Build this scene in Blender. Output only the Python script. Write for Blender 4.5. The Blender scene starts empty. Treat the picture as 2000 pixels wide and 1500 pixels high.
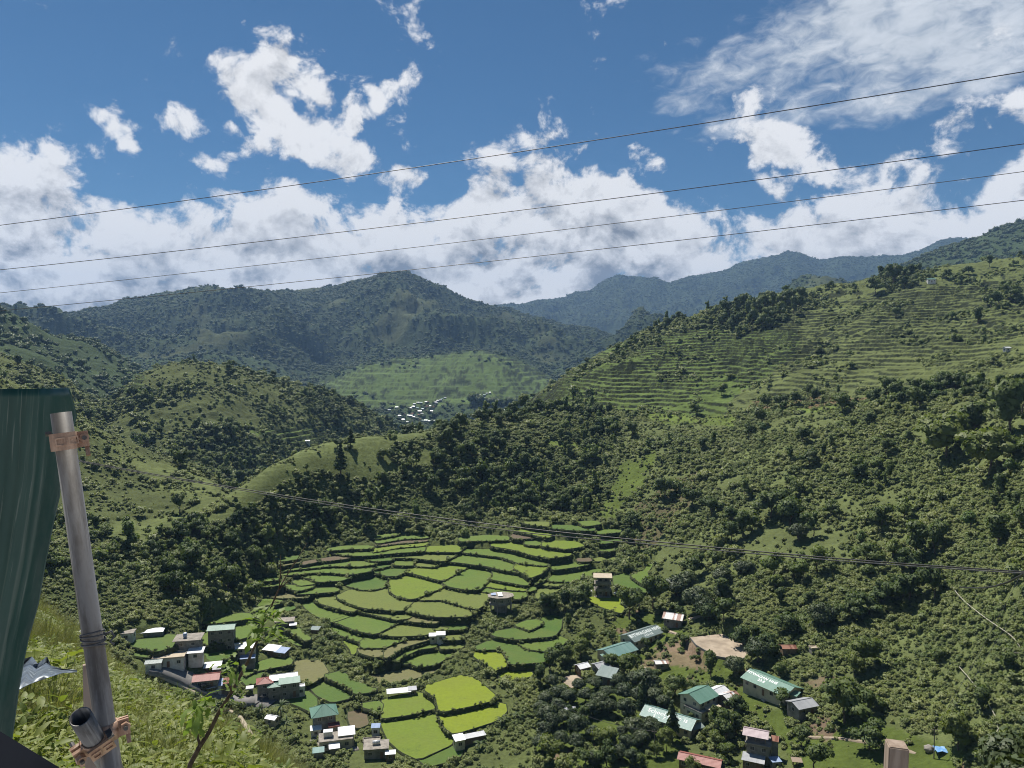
import bpy, bmesh, math, random
import numpy as np
from mathutils import Vector, Matrix, Euler

# ------------------------------------------------------------------ camera, world, sun
F = 1450.0 / 2000.0            # focal length in frame widths
PITCH = math.atan(50.0 / 1450.0)
scene = bpy.context.scene
COL = scene.collection
cam_data = bpy.data.cameras.new("camera")
cam = bpy.data.objects.new("camera", cam_data)
COL.objects.link(cam)
cam_data.sensor_width = 36.0
cam_data.lens = 36.0 * F
cam_data.clip_start = 0.05
cam_data.clip_end = 40000.0
cam.location = (0, 0, 0)
cam.rotation_euler = (math.pi / 2 - PITCH, 0, 0)
scene.camera = cam

SUN_EL = math.radians(59.0)
SUN_AZ = math.radians(-28.0)     # from +Y towards +X
sun_data = bpy.data.lights.new("sun", 'SUN')
sun_data.energy = 5.0
sun_data.angle = math.radians(0.53)
sun_data.color = (1.0, 0.95, 0.86)
sun = bpy.data.objects.new("sun", sun_data)
COL.objects.link(sun)
sdir = Vector((math.sin(SUN_AZ) * math.cos(SUN_EL), math.cos(SUN_AZ) * math.cos(SUN_EL), math.sin(SUN_EL)))
sun.rotation_euler = sdir.to_track_quat('Z', 'Y').to_euler()

scene.view_settings.view_transform = 'Standard'
scene.view_settings.look = 'None'
scene.view_settings.exposure = 0.50
scene.view_settings.gamma = 1.0
scene.view_settings.use_curve_mapping = False
scene.render.engine = 'CYCLES'
cy = scene.cycles
cy.max_bounces = 4
cy.diffuse_bounces = 2
cy.glossy_bounces = 2
cy.transmission_bounces = 2
cy.transparent_max_bounces = 4
cy.volume_bounces = 0
cy.sample_clamp_indirect = 4.0
cy.filter_width = 1.05
cy.use_adaptive_sampling = True
cy.adaptive_threshold = 0.02
try:
    cy.use_denoising = True
    cy.denoiser = 'OPENIMAGEDENOISE'
    cy.denoising_prefilter = 'ACCURATE'
except Exception:
    pass

def pix_dir(px, py):
    """unit-forward ray of a photograph pixel (2000 x 1500) in world axes"""
    X = (np.asarray(px, float) - 1000.0) / 1450.0
    Z = -(np.asarray(py, float) - 750.0) / 1450.0
    c, s = math.cos(PITCH), math.sin(PITCH)
    return X, c + Z * s, -s + Z * c

def azt(px, py):
    x, y, z = pix_dir(px, py)
    return np.arctan2(x, y), z / np.hypot(x, y)

def project(x, y, z):
    c, s = math.cos(PITCH), math.sin(PITCH)
    d = np.maximum(y * c - z * s, 1e-3)
    v = y * s + z * c
    return 1000.0 + 1450.0 * x / d, 750.0 - 1450.0 * v / d

# ---- world: Nishita sky with procedural cloud banks
world = bpy.data.worlds.new("World")
scene.world = world
world.use_nodes = True
WT = world.node_tree
WT.nodes.clear()

class E:
    """a tiny expression wrapper round node sockets"""
    tree = WT
    def __init__(s, sock): s.s = sock
    @staticmethod
    def m(op, a, b=None, c=None, clamp=False):
        n = E.tree.nodes.new('ShaderNodeMath'); n.operation = op; n.use_clamp = clamp
        for i, v in enumerate((a, b, c)):
            if v is None: continue
            if isinstance(v, E): E.tree.links.new(v.s, n.inputs[i])
            else: n.inputs[i].default_value = float(v)
        return E(n.outputs[0])
    def __add__(a, b): return E.m('ADD', a, b)
    __radd__ = __add__
    def __sub__(a, b): return E.m('SUBTRACT', a, b)
    def __rsub__(a, b): return E.m('SUBTRACT', b, a)
    def __mul__(a, b): return E.m('MULTIPLY', a, b)
    __rmul__ = __mul__
    def __truediv__(a, b): return E.m('DIVIDE', a, b)
    def max(a, b): return E.m('MAXIMUM', a, b)
    def min(a, b): return E.m('MINIMUM', a, b)
    def clamp(a): return E.m('MULTIPLY', a, 1.0, clamp=True)
    def smooth(a, lo, hi):
        n = E.tree.nodes.new('ShaderNodeMapRange'); n.interpolation_type = 'SMOOTHSTEP'
        n.inputs['From Min'].default_value = lo; n.inputs['From Max'].default_value = hi
        E.tree.links.new(a.s, n.inputs['Value'])
        return E(n.outputs['Result'])

def combine(x, y, z):
    n = E.tree.nodes.new('ShaderNodeCombineXYZ')
    for i, v in enumerate((x, y, z)):
        if isinstance(v, E): E.tree.links.new(v.s, n.inputs[i])
        else: n.inputs[i].default_value = v
    return n.outputs[0]

def noise(vec, scale, detail=8, rough=0.55, dist=0.0, lac=2.0):
    n = E.tree.nodes.new('ShaderNodeTexNoise'); n.noise_dimensions = '3D'
    n.inputs['Scale'].default_value = scale; n.inputs['Detail'].default_value = detail
    n.inputs['Roughness'].default_value = rough; n.inputs['Distortion'].default_value = dist
    n.inputs['Lacunarity'].default_value = lac
    E.tree.links.new(vec, n.inputs['Vector'])
    return E(n.outputs[0])

def mixcol(fac, a, b):
    n = E.tree.nodes.new('ShaderNodeMix'); n.data_type = 'RGBA'
    E.tree.links.new(fac.s, n.inputs[0])
    for i, v in ((6, a), (7, b)):
        if isinstance(v, tuple): n.inputs[i].default_value = (*v, 1)
        else: E.tree.links.new(v, n.inputs[i])
    return n.outputs[2]

def build_world():
    E.tree = WT
    tc = WT.nodes.new('ShaderNodeTexCoord')
    sep = WT.nodes.new('ShaderNodeSeparateXYZ')
    WT.links.new(tc.outputs['Generated'], sep.inputs[0])
    x, y, z = (E(sep.outputs[i]) for i in range(3))
    az = E.m('ARCTAN2', x, y)
    el = E.m('ARCSINE', z)
    sky = WT.nodes.new('ShaderNodeTexSky')
    sky.sky_type = 'NISHITA'
    sky.sun_disc = False
    sky.sun_elevation = SUN_EL
    sky.sun_rotation = SUN_AZ
    sky.altitude = 900
    sky.air_density = 1.0
    sky.dust_density = 0.3
    sky.ozone_density = 4.5
    bg = WT.nodes.new('ShaderNodeBackground')
    bg.inputs['Strength'].default_value = 0.062
    tint = WT.nodes.new('ShaderNodeMix'); tint.data_type = 'RGBA'; tint.blend_type = 'MULTIPLY'; tint.inputs[0].default_value = 1.0
    WT.links.new(sky.outputs[0], tint.inputs[6]); tint.inputs[7].default_value = (0.325, 0.57, 0.68, 1)
    WT.links.new(tint.outputs[2], bg.inputs['Color'])

    # the noise that shapes every cumulus edge, sampled in direction space, and again a little nearer the sun
    def puff(dz):
        v = combine(x * 1.0, y * 1.0, (z + dz) * 1.2)
        big = noise(v, 6.0, 2, 0.5)
        fine = noise(v, 16.0, 14, 0.62, 0.25)
        return (big - 0.5) * 0.9 + (fine - 0.5) * 2.0
    n = puff(0.0)
    n2 = puff(0.018)
    n3 = puff(0.05)

    # top of the long cloud bank, as an elevation over azimuth
    pts = [(0, 270), (90, 262), (170, 300), (260, 355), (360, 385), (440, 362), (500, 345), (590, 352), (650, 375), (715, 395),
           (755, 360), (830, 348), (890, 352), (930, 300), (1000, 268), (1080, 262), (1130, 285), (1180, 305), (1240, 320), (1300, 360), (1345, 395),
           (1400, 375), (1470, 362), (1540, 385), (1610, 385), (1640, 350), (1700, 285), (1760, 285), (1800, 325), (1850, 345), (1900, 300), (1960, 215), (2000, 205)]
    curve = [(-math.pi, 0.22), (-2.4, 0.17), (-1.7, 0.24), (-1.1, 0.2), (-0.75, 0.25)]
    for px, py in pts:
        a, t = azt(px, py); curve.append((float(a), math.atan(float(t))))
    curve += [(0.75, 0.27), (1.1, 0.2), (1.7, 0.25), (2.4, 0.18), (math.pi, 0.22)]
    fc = WT.nodes.new('ShaderNodeFloatCurve')
    cv = fc.mapping.curves[0]
    for i, (a, e) in enumerate(curve):
        X, Y = (a + math.pi) / (2 * math.pi), e * 2
        if i < 2: cv.points[i if i == 0 else 1].location = (X, Y)
        else: cv.points.new(X, Y)
    for p in cv.points: p.handle_type = 'VECTOR'
    fc.mapping.update()
    WT.links.new(((az + math.pi) / (2 * math.pi)).s, fc.inputs['Value'])
    top = E(fc.outputs[0]) * 0.5
    bank = ((top - el) * 9.0 + 0.03).min(0.60)

    def blob(px, py, rx, ry, rot, amp=0.4):
        a, t = azt(px, py); e = math.atan(float(t)); a = float(a)
        c, s = math.cos(math.radians(rot)), math.sin(math.radians(rot))
        dx, dy = az - a, el - e
        u = (dx * c + dy * s) * (1450.0 / rx)
        v = (dy * c - dx * s) * (1450.0 / ry)
        return ((1.0 - (u * u + v * v).min(3.0)) * (amp * 0.78))
    cum = bank
    for b in [(430, 130, 60, 50, -30, .5), (480, 170, 90, 52, -15, .55), (560, 150, 62, 55, -20, .5), (345, 100, 30, 22, -40, .3), (385, 140, 40, 24, -40, .3), (540, 225, 60, 50, -40, .5), (585, 280, 85, 42, -32, .5), (520, 285, 40, 20, 10, .3),
              (660, 325, 90, 36, -20, .5), (745, 350, 70, 30, -10, .45), (685, 225, 42, 42, 25, .38), (640, 200, 30, 22, -50, .3), (729, 198, 14, 20, 30, .16), (790, 345, 60, 26, -8, .5), (700, 310, 80, 34, -22, .55), (610, 250, 50, 40, -30, .4), (1930, 265, 85, 62, 10, .55), (1700, 335, 120, 46, -8, .55), (1830, 375, 150, 42, 0, .55), (1985, 220, 50, 50, 0, .5), (300, 255, 40, 14, -10, .2), (365, 240, 78, 30, -8, .42), (420, 250, 40, 20, 0, .3), (215, 240, 50, 18, -35, .26), (250, 280, 26, 16, -60, .25),
              (225, 206, 18, 14, 0, .22), (410, 320, 55, 26, 0, .28), (1290, 318, 45, 26, 0, .4), (1245, 300, 30, 18, 0, .3), (1540, 285, 85, 34, -14, .5), (1490, 300, 40, 22, 30, .4), (1620, 320, 70, 34, -20, .5), (1385, 292, 20, 18, 0, .25), (1880, 250, 55, 50, 0, .45), (1840, 330, 30, 20, 0, .3)]:
        cum = cum.max(blob(*b))
    wisp = noise(combine(x, y, z * 1.1), 40.0, 6, 0.6, 0.6)
    d = cum + n * 1.2 + (wisp - 0.5) * 0.5
    a_cum = d.smooth(0.06, 0.40)
    # light: tops and edges white, thick lower parts grey
    lit = (n - n2) * 1.5 + (n - n3) * 0.7
    thick = d.smooth(0.30, 1.1)
    low = (top - el).smooth(0.02, 0.15)
    body = noise(combine(x, y, z * 1.9), 10.0, 7, 0.58, 0.3)
    shade = (0.98 - thick * (low * 0.50 + 0.14) + lit * (0.70 + low * 0.70) + (body - 0.52) * 2.0 * low).clamp()
    c_cum = mixcol(shade, (0.15, 0.16, 0.18), (0.645, 0.645, 0.65))

    # high thin sheet with ripples, upper part of the sky over the right shoulder
    wv = combine(x * 1.0 + z * 0.9, y, z * 2.0 - x * 0.55)
    rip = noise(wv, 30.0, 8, 0.60, 0.5)
    cell = noise(wv, 13.0, 3, 0.5, 0.2)
    str1 = noise(combine(x * 0.7 + z, y * 0.6, z * 2.6 - x * 0.6), 5.0, 4, 0.6, 0.3)
    sheet = blob(1700, 60, 360, 100, 6, 0.75).max(blob(1880, 120, 260, 70, 18, 0.6)).max(blob(1600, 222, 230, 34, 6, 0.35)).max(blob(1720, 190, 200, 30, 12, 0.3)).max(blob(1960, -40, 420, 150, 10, 0.8))
    ds = sheet.min(0.50) + (rip - 0.5) * 1.1 + (cell - 0.5) * 0.8 + (str1 - 0.5) * 1.5
    a_sh = ds.smooth(-0.02, 0.75) * 0.92
    c_sh = mixcol((rip * 1.5 + cell * 1.0 - 0.75).clamp(), (0.33, 0.37, 0.415), (0.58, 0.605, 0.635))

    em_s = WT.nodes.new('ShaderNodeBackground'); WT.links.new(c_sh, em_s.inputs['Color'])
    em_c = WT.nodes.new('ShaderNodeBackground'); WT.links.new(c_cum, em_c.inputs['Color'])
    m1 = WT.nodes.new('ShaderNodeMixShader'); m2 = WT.nodes.new('ShaderNodeMixShader')
    WT.links.new(a_sh.s, m1.inputs[0]); WT.links.new(bg.outputs[0], m1.inputs[1]); WT.links.new(em_s.outputs[0], m1.inputs[2])
    WT.links.new(a_cum.s, m2.inputs[0]); WT.links.new(m1.outputs[0], m2.inputs[1]); WT.links.new(em_c.outputs[0], m2.inputs[2])
    out = WT.nodes.new('ShaderNodeOutputWorld')
    WT.links.new(m2.outputs[0], out.inputs['Surface'])
build_world()
world.cycles.sampling_method = 'MANUAL'
world.cycles.sample_map_resolution = 512

# ------------------------------------------------------------------ small helpers
RNG = np.random.default_rng(7)
random.seed(7)

_perm = np.random.default_rng(11).permutation(256).astype(np.int64)
_perm = np.concatenate([_perm, _perm])
_ga = np.random.default_rng(12).uniform(0, 2 * math.pi, 256)
_gx, _gy = np.cos(_ga), np.sin(_ga)

def perlin(x, y):
    xi = np.floor(x).astype(np.int64); yi = np.floor(y).astype(np.int64)
    xf, yf = x - xi, y - yi
    xi &= 255; yi &= 255
    u = xf * xf * xf * (xf * (xf * 6 - 15) + 10); v = yf * yf * yf * (yf * (yf * 6 - 15) + 10)
    def g(ix, iy, fx, fy):
        h = _perm[_perm[ix & 255] + (iy & 255)]
        return _gx[h] * fx + _gy[h] * fy
    n00 = g(xi, yi, xf, yf); n10 = g(xi + 1, yi, xf - 1, yf)
    n01 = g(xi, yi + 1, xf, yf - 1); n11 = g(xi + 1, yi + 1, xf - 1, yf - 1)
    return (n00 * (1 - u) + n10 * u) * (1 - v) + (n01 * (1 - u) + n11 * u) * v * 1.0

def fbm(x, y, s, octv=4, gain=0.5, off=0.0):
    o = 0; a = 1.0; f = 1.0 / s
    for i in range(octv):
        o = o + a * perlin(x * f + off + 17.3 * i, y * f - off + 9.1 * i); a *= gain; f *= 2.03
    return o

def ridged(x, y, s, octv=4, gain=0.5, off=0.0):
    o = 0; a = 1.0; f = 1.0 / s
    for i in range(octv):
        o = o + a * (1 - 2.0 * np.abs(perlin(x * f + off + 31.7 * i, y * f + 5.5 * i - off))); a *= gain; f *= 2.1
    return o

def sstep(lo, hi, x):
    t = np.clip((x - lo) / (hi - lo), 0, 1)
    return t * t * (3 - 2 * t)

def inpoly(px, py, poly):
    px = np.asarray(px); py = np.asarray(py)
    r = np.zeros(px.shape, bool)
    n = len(poly); j = n - 1
    for i in range(n):
        x0, y0 = poly[i]; x1, y1 = poly[j]
        if y0 != y1:
            r ^= ((y0 > py) != (y1 > py)) & (px < (x1 - x0) * (py - y0) / (y1 - y0) + x0)
        j = i
    return r

def polydist(x, y, poly):
    d = np.full(np.shape(x), 1e9)
    n = len(poly)
    for i in range(n):
        ax, ay = poly[i]; bx, by = poly[(i + 1) % n]
        ex, ey = bx - ax, by - ay
        L = ex * ex + ey * ey + 1e-9
        t = np.clip(((x - ax) * ex + (y - ay) * ey) / L, 0, 1)
        d = np.minimum(d, np.hypot(x - ax - t * ex, y - ay - t * ey))
    return d

def mesh_arrays(name, verts, faces, mats=(), smooth=False, midx=None):
    """mesh from arrays: faces is an (n,3) or (n,4) array or a list of index lists"""
    me = bpy.data.meshes.new(name)
    verts = np.asarray(verts, np.float32)
    if isinstance(faces, np.ndarray) and faces.ndim == 2:
        k = faces.shape[1]; nf = len(faces)
        me.vertices.add(len(verts)); me.vertices.foreach_set('co', verts.ravel())
        me.loops.add(nf * k); me.loops.foreach_set('vertex_index', faces.astype(np.int32).ravel())
        me.polygons.add(nf); me.polygons.foreach_set('loop_start', np.arange(0, nf * k, k, dtype=np.int32))
        me.update(calc_edges=True)
    else:
        me.from_pydata([tuple(v) for v in verts], [], [list(f) for f in faces])
        me.update()
    for m in mats: me.materials.append(m)
    if midx is not None: me.polygons.foreach_set('material_index', np.asarray(midx, np.int32))
    if smooth: me.polygons.foreach_set('use_smooth', np.ones(len(me.polygons), bool))
    return me

def link(name, data, parent=None, loc=None, rot=None, scl=None):
    o = bpy.data.objects.new(name, data)
    COL.objects.link(o)
    if parent is not None: o.parent = parent
    if loc is not None: o.location = loc
    if rot is not None: o.rotation_euler = rot
    if scl is not None: o.scale = scl if hasattr(scl, '__len__') else (scl,) * 3
    return o

def tag(o, label, cat, group=None):
    o['label'] = label; o['category'] = cat
    if group: o['group'] = group
    return o

def thing(name, label, cat, loc=(0, 0, 0), rz=0.0, group=None):
    return tag(link(name, None, None, loc, (0, 0, rz)), label, cat, group)

class MB:
    """collects boxes, prisms and tubes as ONE mesh"""
    def __init__(s): s.v = []; s.f = []
    def add(s, verts, faces):
        b = len(s.v); s.v += [tuple(v) for v in verts]; s.f += [[b + i for i in f] for f in faces]; return s
    def box(s, c, size, rz=0.0, rx=0.0):
        x, y, z = (k / 2 for k in size)
        R = Matrix.Rotation(rz, 3, 'Z') @ Matrix.Rotation(rx, 3, 'X')
        vs = [R @ Vector((sx * x, sy * y, sz * z)) + Vector(c) for sz in (-1, 1) for sy in (-1, 1) for sx in (-1, 1)]
        return s.add(vs, [(0, 2, 3, 1), (4, 5, 7, 6), (0, 1, 5, 4), (2, 6, 7, 3), (0, 4, 6, 2), (1, 3, 7, 5)])
    def slab(s, quad, t):
        """a quad of four corners given thickness t downwards along its normal"""
        q = [Vector(p) for p in quad]
        n = (q[1] - q[0]).cross(q[2] - q[0]).normalized()
        vs = q + [p - n * t for p in q]
        k = len(q)
        fs = [tuple(range(k)), tuple(range(2 * k - 1, k - 1, -1))] + [(i, i + k, (i + 1) % k + k, (i + 1) % k) for i in range(k)]
        return s.add(vs, fs)
    def tube(s, pts, rad, n=8, caps=True):
        pts = [Vector(p) for p in pts]
        rads = rad if hasattr(rad, '__len__') else [rad] * len(pts)
        b = len(s.v)
        u = None
        for i, p in enumerate(pts):
            t = (pts[min(i + 1, len(pts) - 1)] - pts[max(i - 1, 0)]).normalized()
            if u is None: u = t.orthogonal().normalized()
            u = (u - t * u.dot(t)).normalized(); w = t.cross(u)
            for k in range(n):
                a = 2 * math.pi * k / n
                s.v.append(tuple(p + (u * math.cos(a) + w * math.sin(a)) * rads[i]))
        for i in range(len(pts) - 1):
            for k in range(n):
                s.f.append([b + i * n + k, b + i * n + (k + 1) % n, b + (i + 1) * n + (k + 1) % n, b + (i + 1) * n + k])
        if caps:
            s.f.append([b + k for k in range(n)][::-1]); s.f.append([b + (len(pts) - 1) * n + k for k in range(n)])
        return s
    def mesh(s, name, mat, smooth=False):
        return mesh_arrays(name, s.v, s.f, [mat], smooth)
    def build(s, name, mat, parent=None, smooth=False):
        return link(name, s.mesh(name, mat, smooth), parent)

# ------------------------------------------------------------------ materials
def new_mat(name):
    m = bpy.data.materials.new(name); m.use_nodes = True
    nt = m.node_tree; nt.nodes.clear()
    E.tree = nt
    out = nt.nodes.new('ShaderNodeOutputMaterial')
    return m, nt, out

def principled(nt, out, rough=0.8, spec=0.3, metal=0.0):
    p = nt.nodes.new('ShaderNodeBsdfPrincipled')
    p.inputs['Roughness'].default_value = rough
    p.inputs['Specular IOR Level'].default_value = spec
    p.inputs['Metallic'].default_value = metal
    nt.links.new(p.outputs[0], out.inputs['Surface'])
    return p

def obj_vec(nt, kind='Object'):
    return nt.nodes.new('ShaderNodeTexCoord').outputs[kind]

def scaled(nt, vec, s):
    n = nt.nodes.new('ShaderNodeMapping'); n.inputs['Scale'].default_value = s if hasattr(s, '__len__') else (s, s, s)
    nt.links.new(vec, n.inputs['Vector']); return n.outputs[0]

def bump(nt, p, h, strength=0.4, dist=0.05):
    b = nt.nodes.new('ShaderNodeBump'); b.inputs['Strength'].default_value = strength; b.inputs['Distance'].default_value = dist
    nt.links.new(h.s, b.inputs['Height']); nt.links.new(b.outputs[0], p.inputs['Normal'])

def plain(name, c1, c2=None, scale=2.0, rough=0.8, spec=0.3, metal=0.0, bmp=0.0, bd=0.02, stretch=(1, 1, 1), lo=0.35, hi=0.65, dirt=None):
    m, nt, out = new_mat(name)
    p = principled(nt, out, rough, spec, metal)
    v = scaled(nt, obj_vec(nt), stretch)
    n = noise(v, scale, 6, 0.6)
    c = mixcol(n.smooth(lo, hi), c1, c2 or c1)
    if dirt:
        d = noise(v, scale * 0.27 + 0.3, 5, 0.65).smooth(0.48, 0.72)
        c = mixcol(d * 0.7, c, dirt)
    nt.links.new(c, p.inputs['Base Color'])
    if bmp: bump(nt, p, n, bmp, bd)
    return m

def metal_roof(name, c1, c2, rough=0.45, spec=0.5, metal=0.0, rust=None, rust_amt=0.5, pitch=0.25):
    """painted or bare corrugated sheet: ribs run down the slope (local Y), sheets differ a little in tone along local X"""
    m, nt, out = new_mat(name)
    p = principled(nt, out, rough, spec, metal)
    v = obj_vec(nt)
    sep = nt.nodes.new('ShaderNodeSeparateXYZ'); nt.links.new(v, sep.inputs[0])
    x = E(sep.outputs[0])
    rib = E.m('SINE', x * (2 * math.pi / pitch))
    sheet = nt.nodes.new('ShaderNodeTexWhiteNoise'); sheet.noise_dimensions = '1D'
    nt.links.new(E.m('FLOOR', x * 1.25).s, sheet.inputs['W'])
    n = noise(v, 1.3, 6, 0.65)
    c = mixcol((n * 0.7 + E(sheet.outputs[0]) * 0.45 - 0.1).clamp(), c1, c2)
    grime = noise(scaled(nt, v, (0.9, 0.3, 0.3)), 1.0, 6, 0.7)
    c = mixcol(grime.smooth(0.50, 0.72) * 0.55, c, tuple(k * 0.55 for k in c1))
    if rust:
        st = noise(scaled(nt, v, (1.6, 0.35, 0.35)), 1.0, 6, 0.7)
        c = mixcol((st + (E(sheet.outputs[0]) - 0.5) * 0.5).smooth(0.62 - rust_amt * 0.3, 0.70 - rust_amt * 0.25), c, rust)
    nt.links.new(c, p.inputs['Base Color'])
    bump(nt, p, rib, 0.5, 0.03)
    return m

def leaf_mat(name, c1, c2, trans=0.28, var=0.5, patch=40.0, spec=0.25, rough=0.55):
    """foliage: tone differs from plant to plant (object random), in broad patches over the land, and from leaf to leaf"""
    m, nt, out = new_mat(name)
    oi = nt.nodes.new('ShaderNodeObjectInfo')
    geo = nt.nodes.new('ShaderNodeNewGeometry')
    rnd = E(oi.outputs['Random'])
    land = noise(geo.outputs['Position'], 1.0 / patch, 3, 0.6)
    isl = E(geo.outputs['Random Per Island'])
    f = (rnd * var + (land - 0.5) * 1.3 + isl * 0.45 + (0.30 - var * 0.5)).clamp()
    c = mixcol(f, c1, c2)
    p = nt.nodes.new('ShaderNodeBsdfPrincipled')
    p.inputs['Roughness'].default_value = rough; p.inputs['Specular IOR Level'].default_value = spec
    nt.links.new(c, p.inputs['Base Color'])
    t = nt.nodes.new('ShaderNodeBsdfTranslucent')
    tc = nt.nodes.new('ShaderNodeMix'); tc.data_type = 'RGBA'; tc.blend_type = 'MULTIPLY'; tc.inputs[0].default_value = 1.0
    nt.links.new(c, tc.inputs[6]); tc.inputs[7].default_value = (1.25, 1.35, 0.6, 1)
    nt.links.new(tc.outputs[2], t.inputs['Color'])
    mx = nt.nodes.new('ShaderNodeMixShader'); mx.inputs[0].default_value = trans
    nt.links.new(p.outputs[0], mx.inputs[1]); nt.links.new(t.outputs[0], mx.inputs[2])
    nt.links.new(mx.outputs[0], out.inputs['Surface'])
    return m

def land_mat(name, detail):
    """ground: the land-cover colour of each vertex broken up by grain at two sizes"""
    m, nt, out = new_mat(name)
    p = principled(nt, out, 0.95, 0.1)
    at = nt.nodes.new('ShaderNodeAttribute'); at.attribute_name = 'cover'
    geo = nt.nodes.new('ShaderNodeNewGeometry')
    a = noise(geo.outputs['Position'], 1.0 / detail, 6, 0.65)
    b = noise(geo.outputs['Position'], 1.0 / (detail * 6), 4, 0.6)
    k = (a * 1.1 + b * 0.9)
    mul = nt.nodes.new('ShaderNodeVectorMath'); mul.operation = 'SCALE'
    nt.links.new(at.outputs['Color'], mul.inputs[0]); nt.links.new((k.max(0.35)).s, mul.inputs['Scale'])
    nt.links.new(mul.outputs[0], p.inputs['Base Color'])
    bump(nt, p, a, 0.8, detail * 0.35)
    return m

def rice_mat():
    m, nt, out = new_mat("young_rice")
    p = principled(nt, out, 0.75, 0.2)
    oi = nt.nodes.new('ShaderNodeObjectInfo')
    geo = nt.nodes.new('ShaderNodeNewGeometry')
    a = noise(geo.outputs['Position'], 0.9, 5, 0.65)
    b = noise(geo.outputs['Position'], 0.07, 4, 0.55, 0.4)
    c1 = nt.nodes.new('ShaderNodeVectorMath'); c1.operation = 'SCALE'
    nt.links.new(oi.outputs['Color'], c1.inputs[0]); nt.links.new((a * 0.55 + 0.72).s, c1.inputs['Scale'])
    c = mixcol(((b - 0.36) * 1.9).clamp() * 0.5, c1.outputs[0], (0.135, 0.145, 0.03))
    w = noise(geo.outputs['Position'], 0.22, 6, 0.7, 0.8)
    c = mixcol(w.smooth(0.55, 0.75) * 0.45, c, (0.045, 0.075, 0.016))
    nt.links.new(c, p.inputs['Base Color'])
    bump(nt, p, a, 0.5, 0.25)
    return m

M = {}
M['land_near'] = land_mat("hillside_soil_and_grass", 0.5)
M['land'] = land_mat("valley_soil_and_grass", 1.6)
M['land_mid'] = land_mat("hill_grass", 4.0)
M['land_far'] = land_mat("mountain_cover", 26.0)
M['rice'] = rice_mat()
M['wall_stone'] = plain("overgrown_stone_wall", (0.060, 0.066, 0.040), (0.038, 0.055, 0.020), 0.8, 0.95, 0.1, bmp=0.8, bd=0.2)
M['mango'] = leaf_mat("mango_leaves", (0.032, 0.056, 0.021), (0.092, 0.118, 0.050), 0.2, 0.5, 40.0, 0.3, 0.55)
M['broad'] = leaf_mat("forest_leaves", (0.032, 0.062, 0.017), (0.118, 0.155, 0.046), 0.25, 0.6, 40.0, 0.22, 0.6)
M['fresh'] = leaf_mat("fresh_green_leaves", (0.06, 0.11, 0.024), (0.16, 0.20, 0.055), 0.3, 0.6)
M['light_leaf'] = leaf_mat("light_leaves", (0.065, 0.105, 0.024), (0.16, 0.19, 0.05), 0.3, 0.6)
M['scrub'] = leaf_mat("scrub_leaves", (0.095, 0.142, 0.040), (0.24, 0.262, 0.10), 0.3, 0.55, 30.0)
M['far_leaf'] = leaf_mat("far_forest_leaves", (0.032, 0.064, 0.020), (0.105, 0.142, 0.044), 0.18, 0.5, 160.0)
M['pine'] = leaf_mat("pine_needles", (0.024, 0.048, 0.016), (0.06, 0.09, 0.03), 0.15, 0.5)
M['palm'] = leaf_mat("palm_leaves", (0.03, 0.06, 0.015), (0.08, 0.11, 0.03), 0.3, 0.5)
M['weed'] = leaf_mat("weed_leaves", (0.085, 0.138, 0.025), (0.25, 0.275, 0.065), 0.38, 0.5, 5.0, 0.35)
M['straw'] = leaf_mat("dry_grass", (0.14, 0.16, 0.055), (0.30, 0.29, 0.125), 0.3, 0.5, 6.0)
M['sunleaf'] = leaf_mat("big_lobed_leaves", (0.10, 0.17, 0.03), (0.22, 0.28, 0.06), 0.4, 0.3, 3.0, 0.35)
M['yellow_leaf'] = leaf_mat("yellow_blossom", (0.45, 0.42, 0.04), (0.6, 0.5, 0.05), 0.2, 0.3)
M['bark'] = plain("bark", (0.09, 0.07, 0.05), (0.16, 0.13, 0.10), 6, 0.9, 0.1, bmp=0.5)
M['stem'] = plain("weed_stem", (0.05, 0.035, 0.025), (0.10, 0.075, 0.045), 30, 0.8, 0.2)
M['concrete'] = plain("concrete", (0.33, 0.30, 0.26), (0.22, 0.20, 0.175), 0.9, 0.9, 0.15, bmp=0.2, dirt=(0.13, 0.12, 0.10))
M['grey_wall'] = plain("bare_concrete_wall", (0.26, 0.25, 0.23), (0.18, 0.17, 0.155), 0.8, 0.9, 0.15, dirt=(0.10, 0.095, 0.085))
M['cream_wall'] = plain("cream_painted_wall", (0.55, 0.50, 0.38), (0.48, 0.43, 0.33), 0.7, 0.85, 0.2, dirt=(0.3, 0.26, 0.2))
M['white_wall'] = plain("white_painted_wall", (0.62, 0.62, 0.60), (0.52, 0.51, 0.48), 0.7, 0.85, 0.2, dirt=(0.36, 0.34, 0.30))
M['green_wall'] = plain("pale_green_wall", (0.33, 0.42, 0.34), (0.28, 0.36, 0.29), 0.7, 0.85, 0.2)
M['wood_wall'] = plain("weathered_board_wall", (0.14, 0.10, 0.07), (0.22, 0.17, 0.12), 1.5, 0.9, 0.1, stretch=(3, 3, 0.6))
M['plank'] = plain("raw_lumber", (0.33, 0.26, 0.205), (0.22, 0.165, 0.125), 5, 0.75, 0.2, stretch=(6, 6, 0.7), bmp=0.15, bd=0.003)
M['glass'] = plain("dark_window_glass", (0.02, 0.025, 0.03), (0.03, 0.035, 0.04), 1, 0.15, 0.5)
M['frame'] = plain("window_frame_paint", (0.4, 0.38, 0.34), (0.33, 0.31, 0.28), 2, 0.6, 0.3)
M['door'] = plain("door_wood", (0.13, 0.075, 0.045), (0.19, 0.11, 0.07), 2, 0.6, 0.3)
M['r_green'] = metal_roof("green_roof_sheet", (0.095, 0.205, 0.155), (0.155, 0.275, 0.22), 0.42)
M['r_teal'] = metal_roof("pale_teal_roof_sheet", (0.10, 0.215, 0.195), (0.19, 0.30, 0.275), 0.40)
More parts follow.
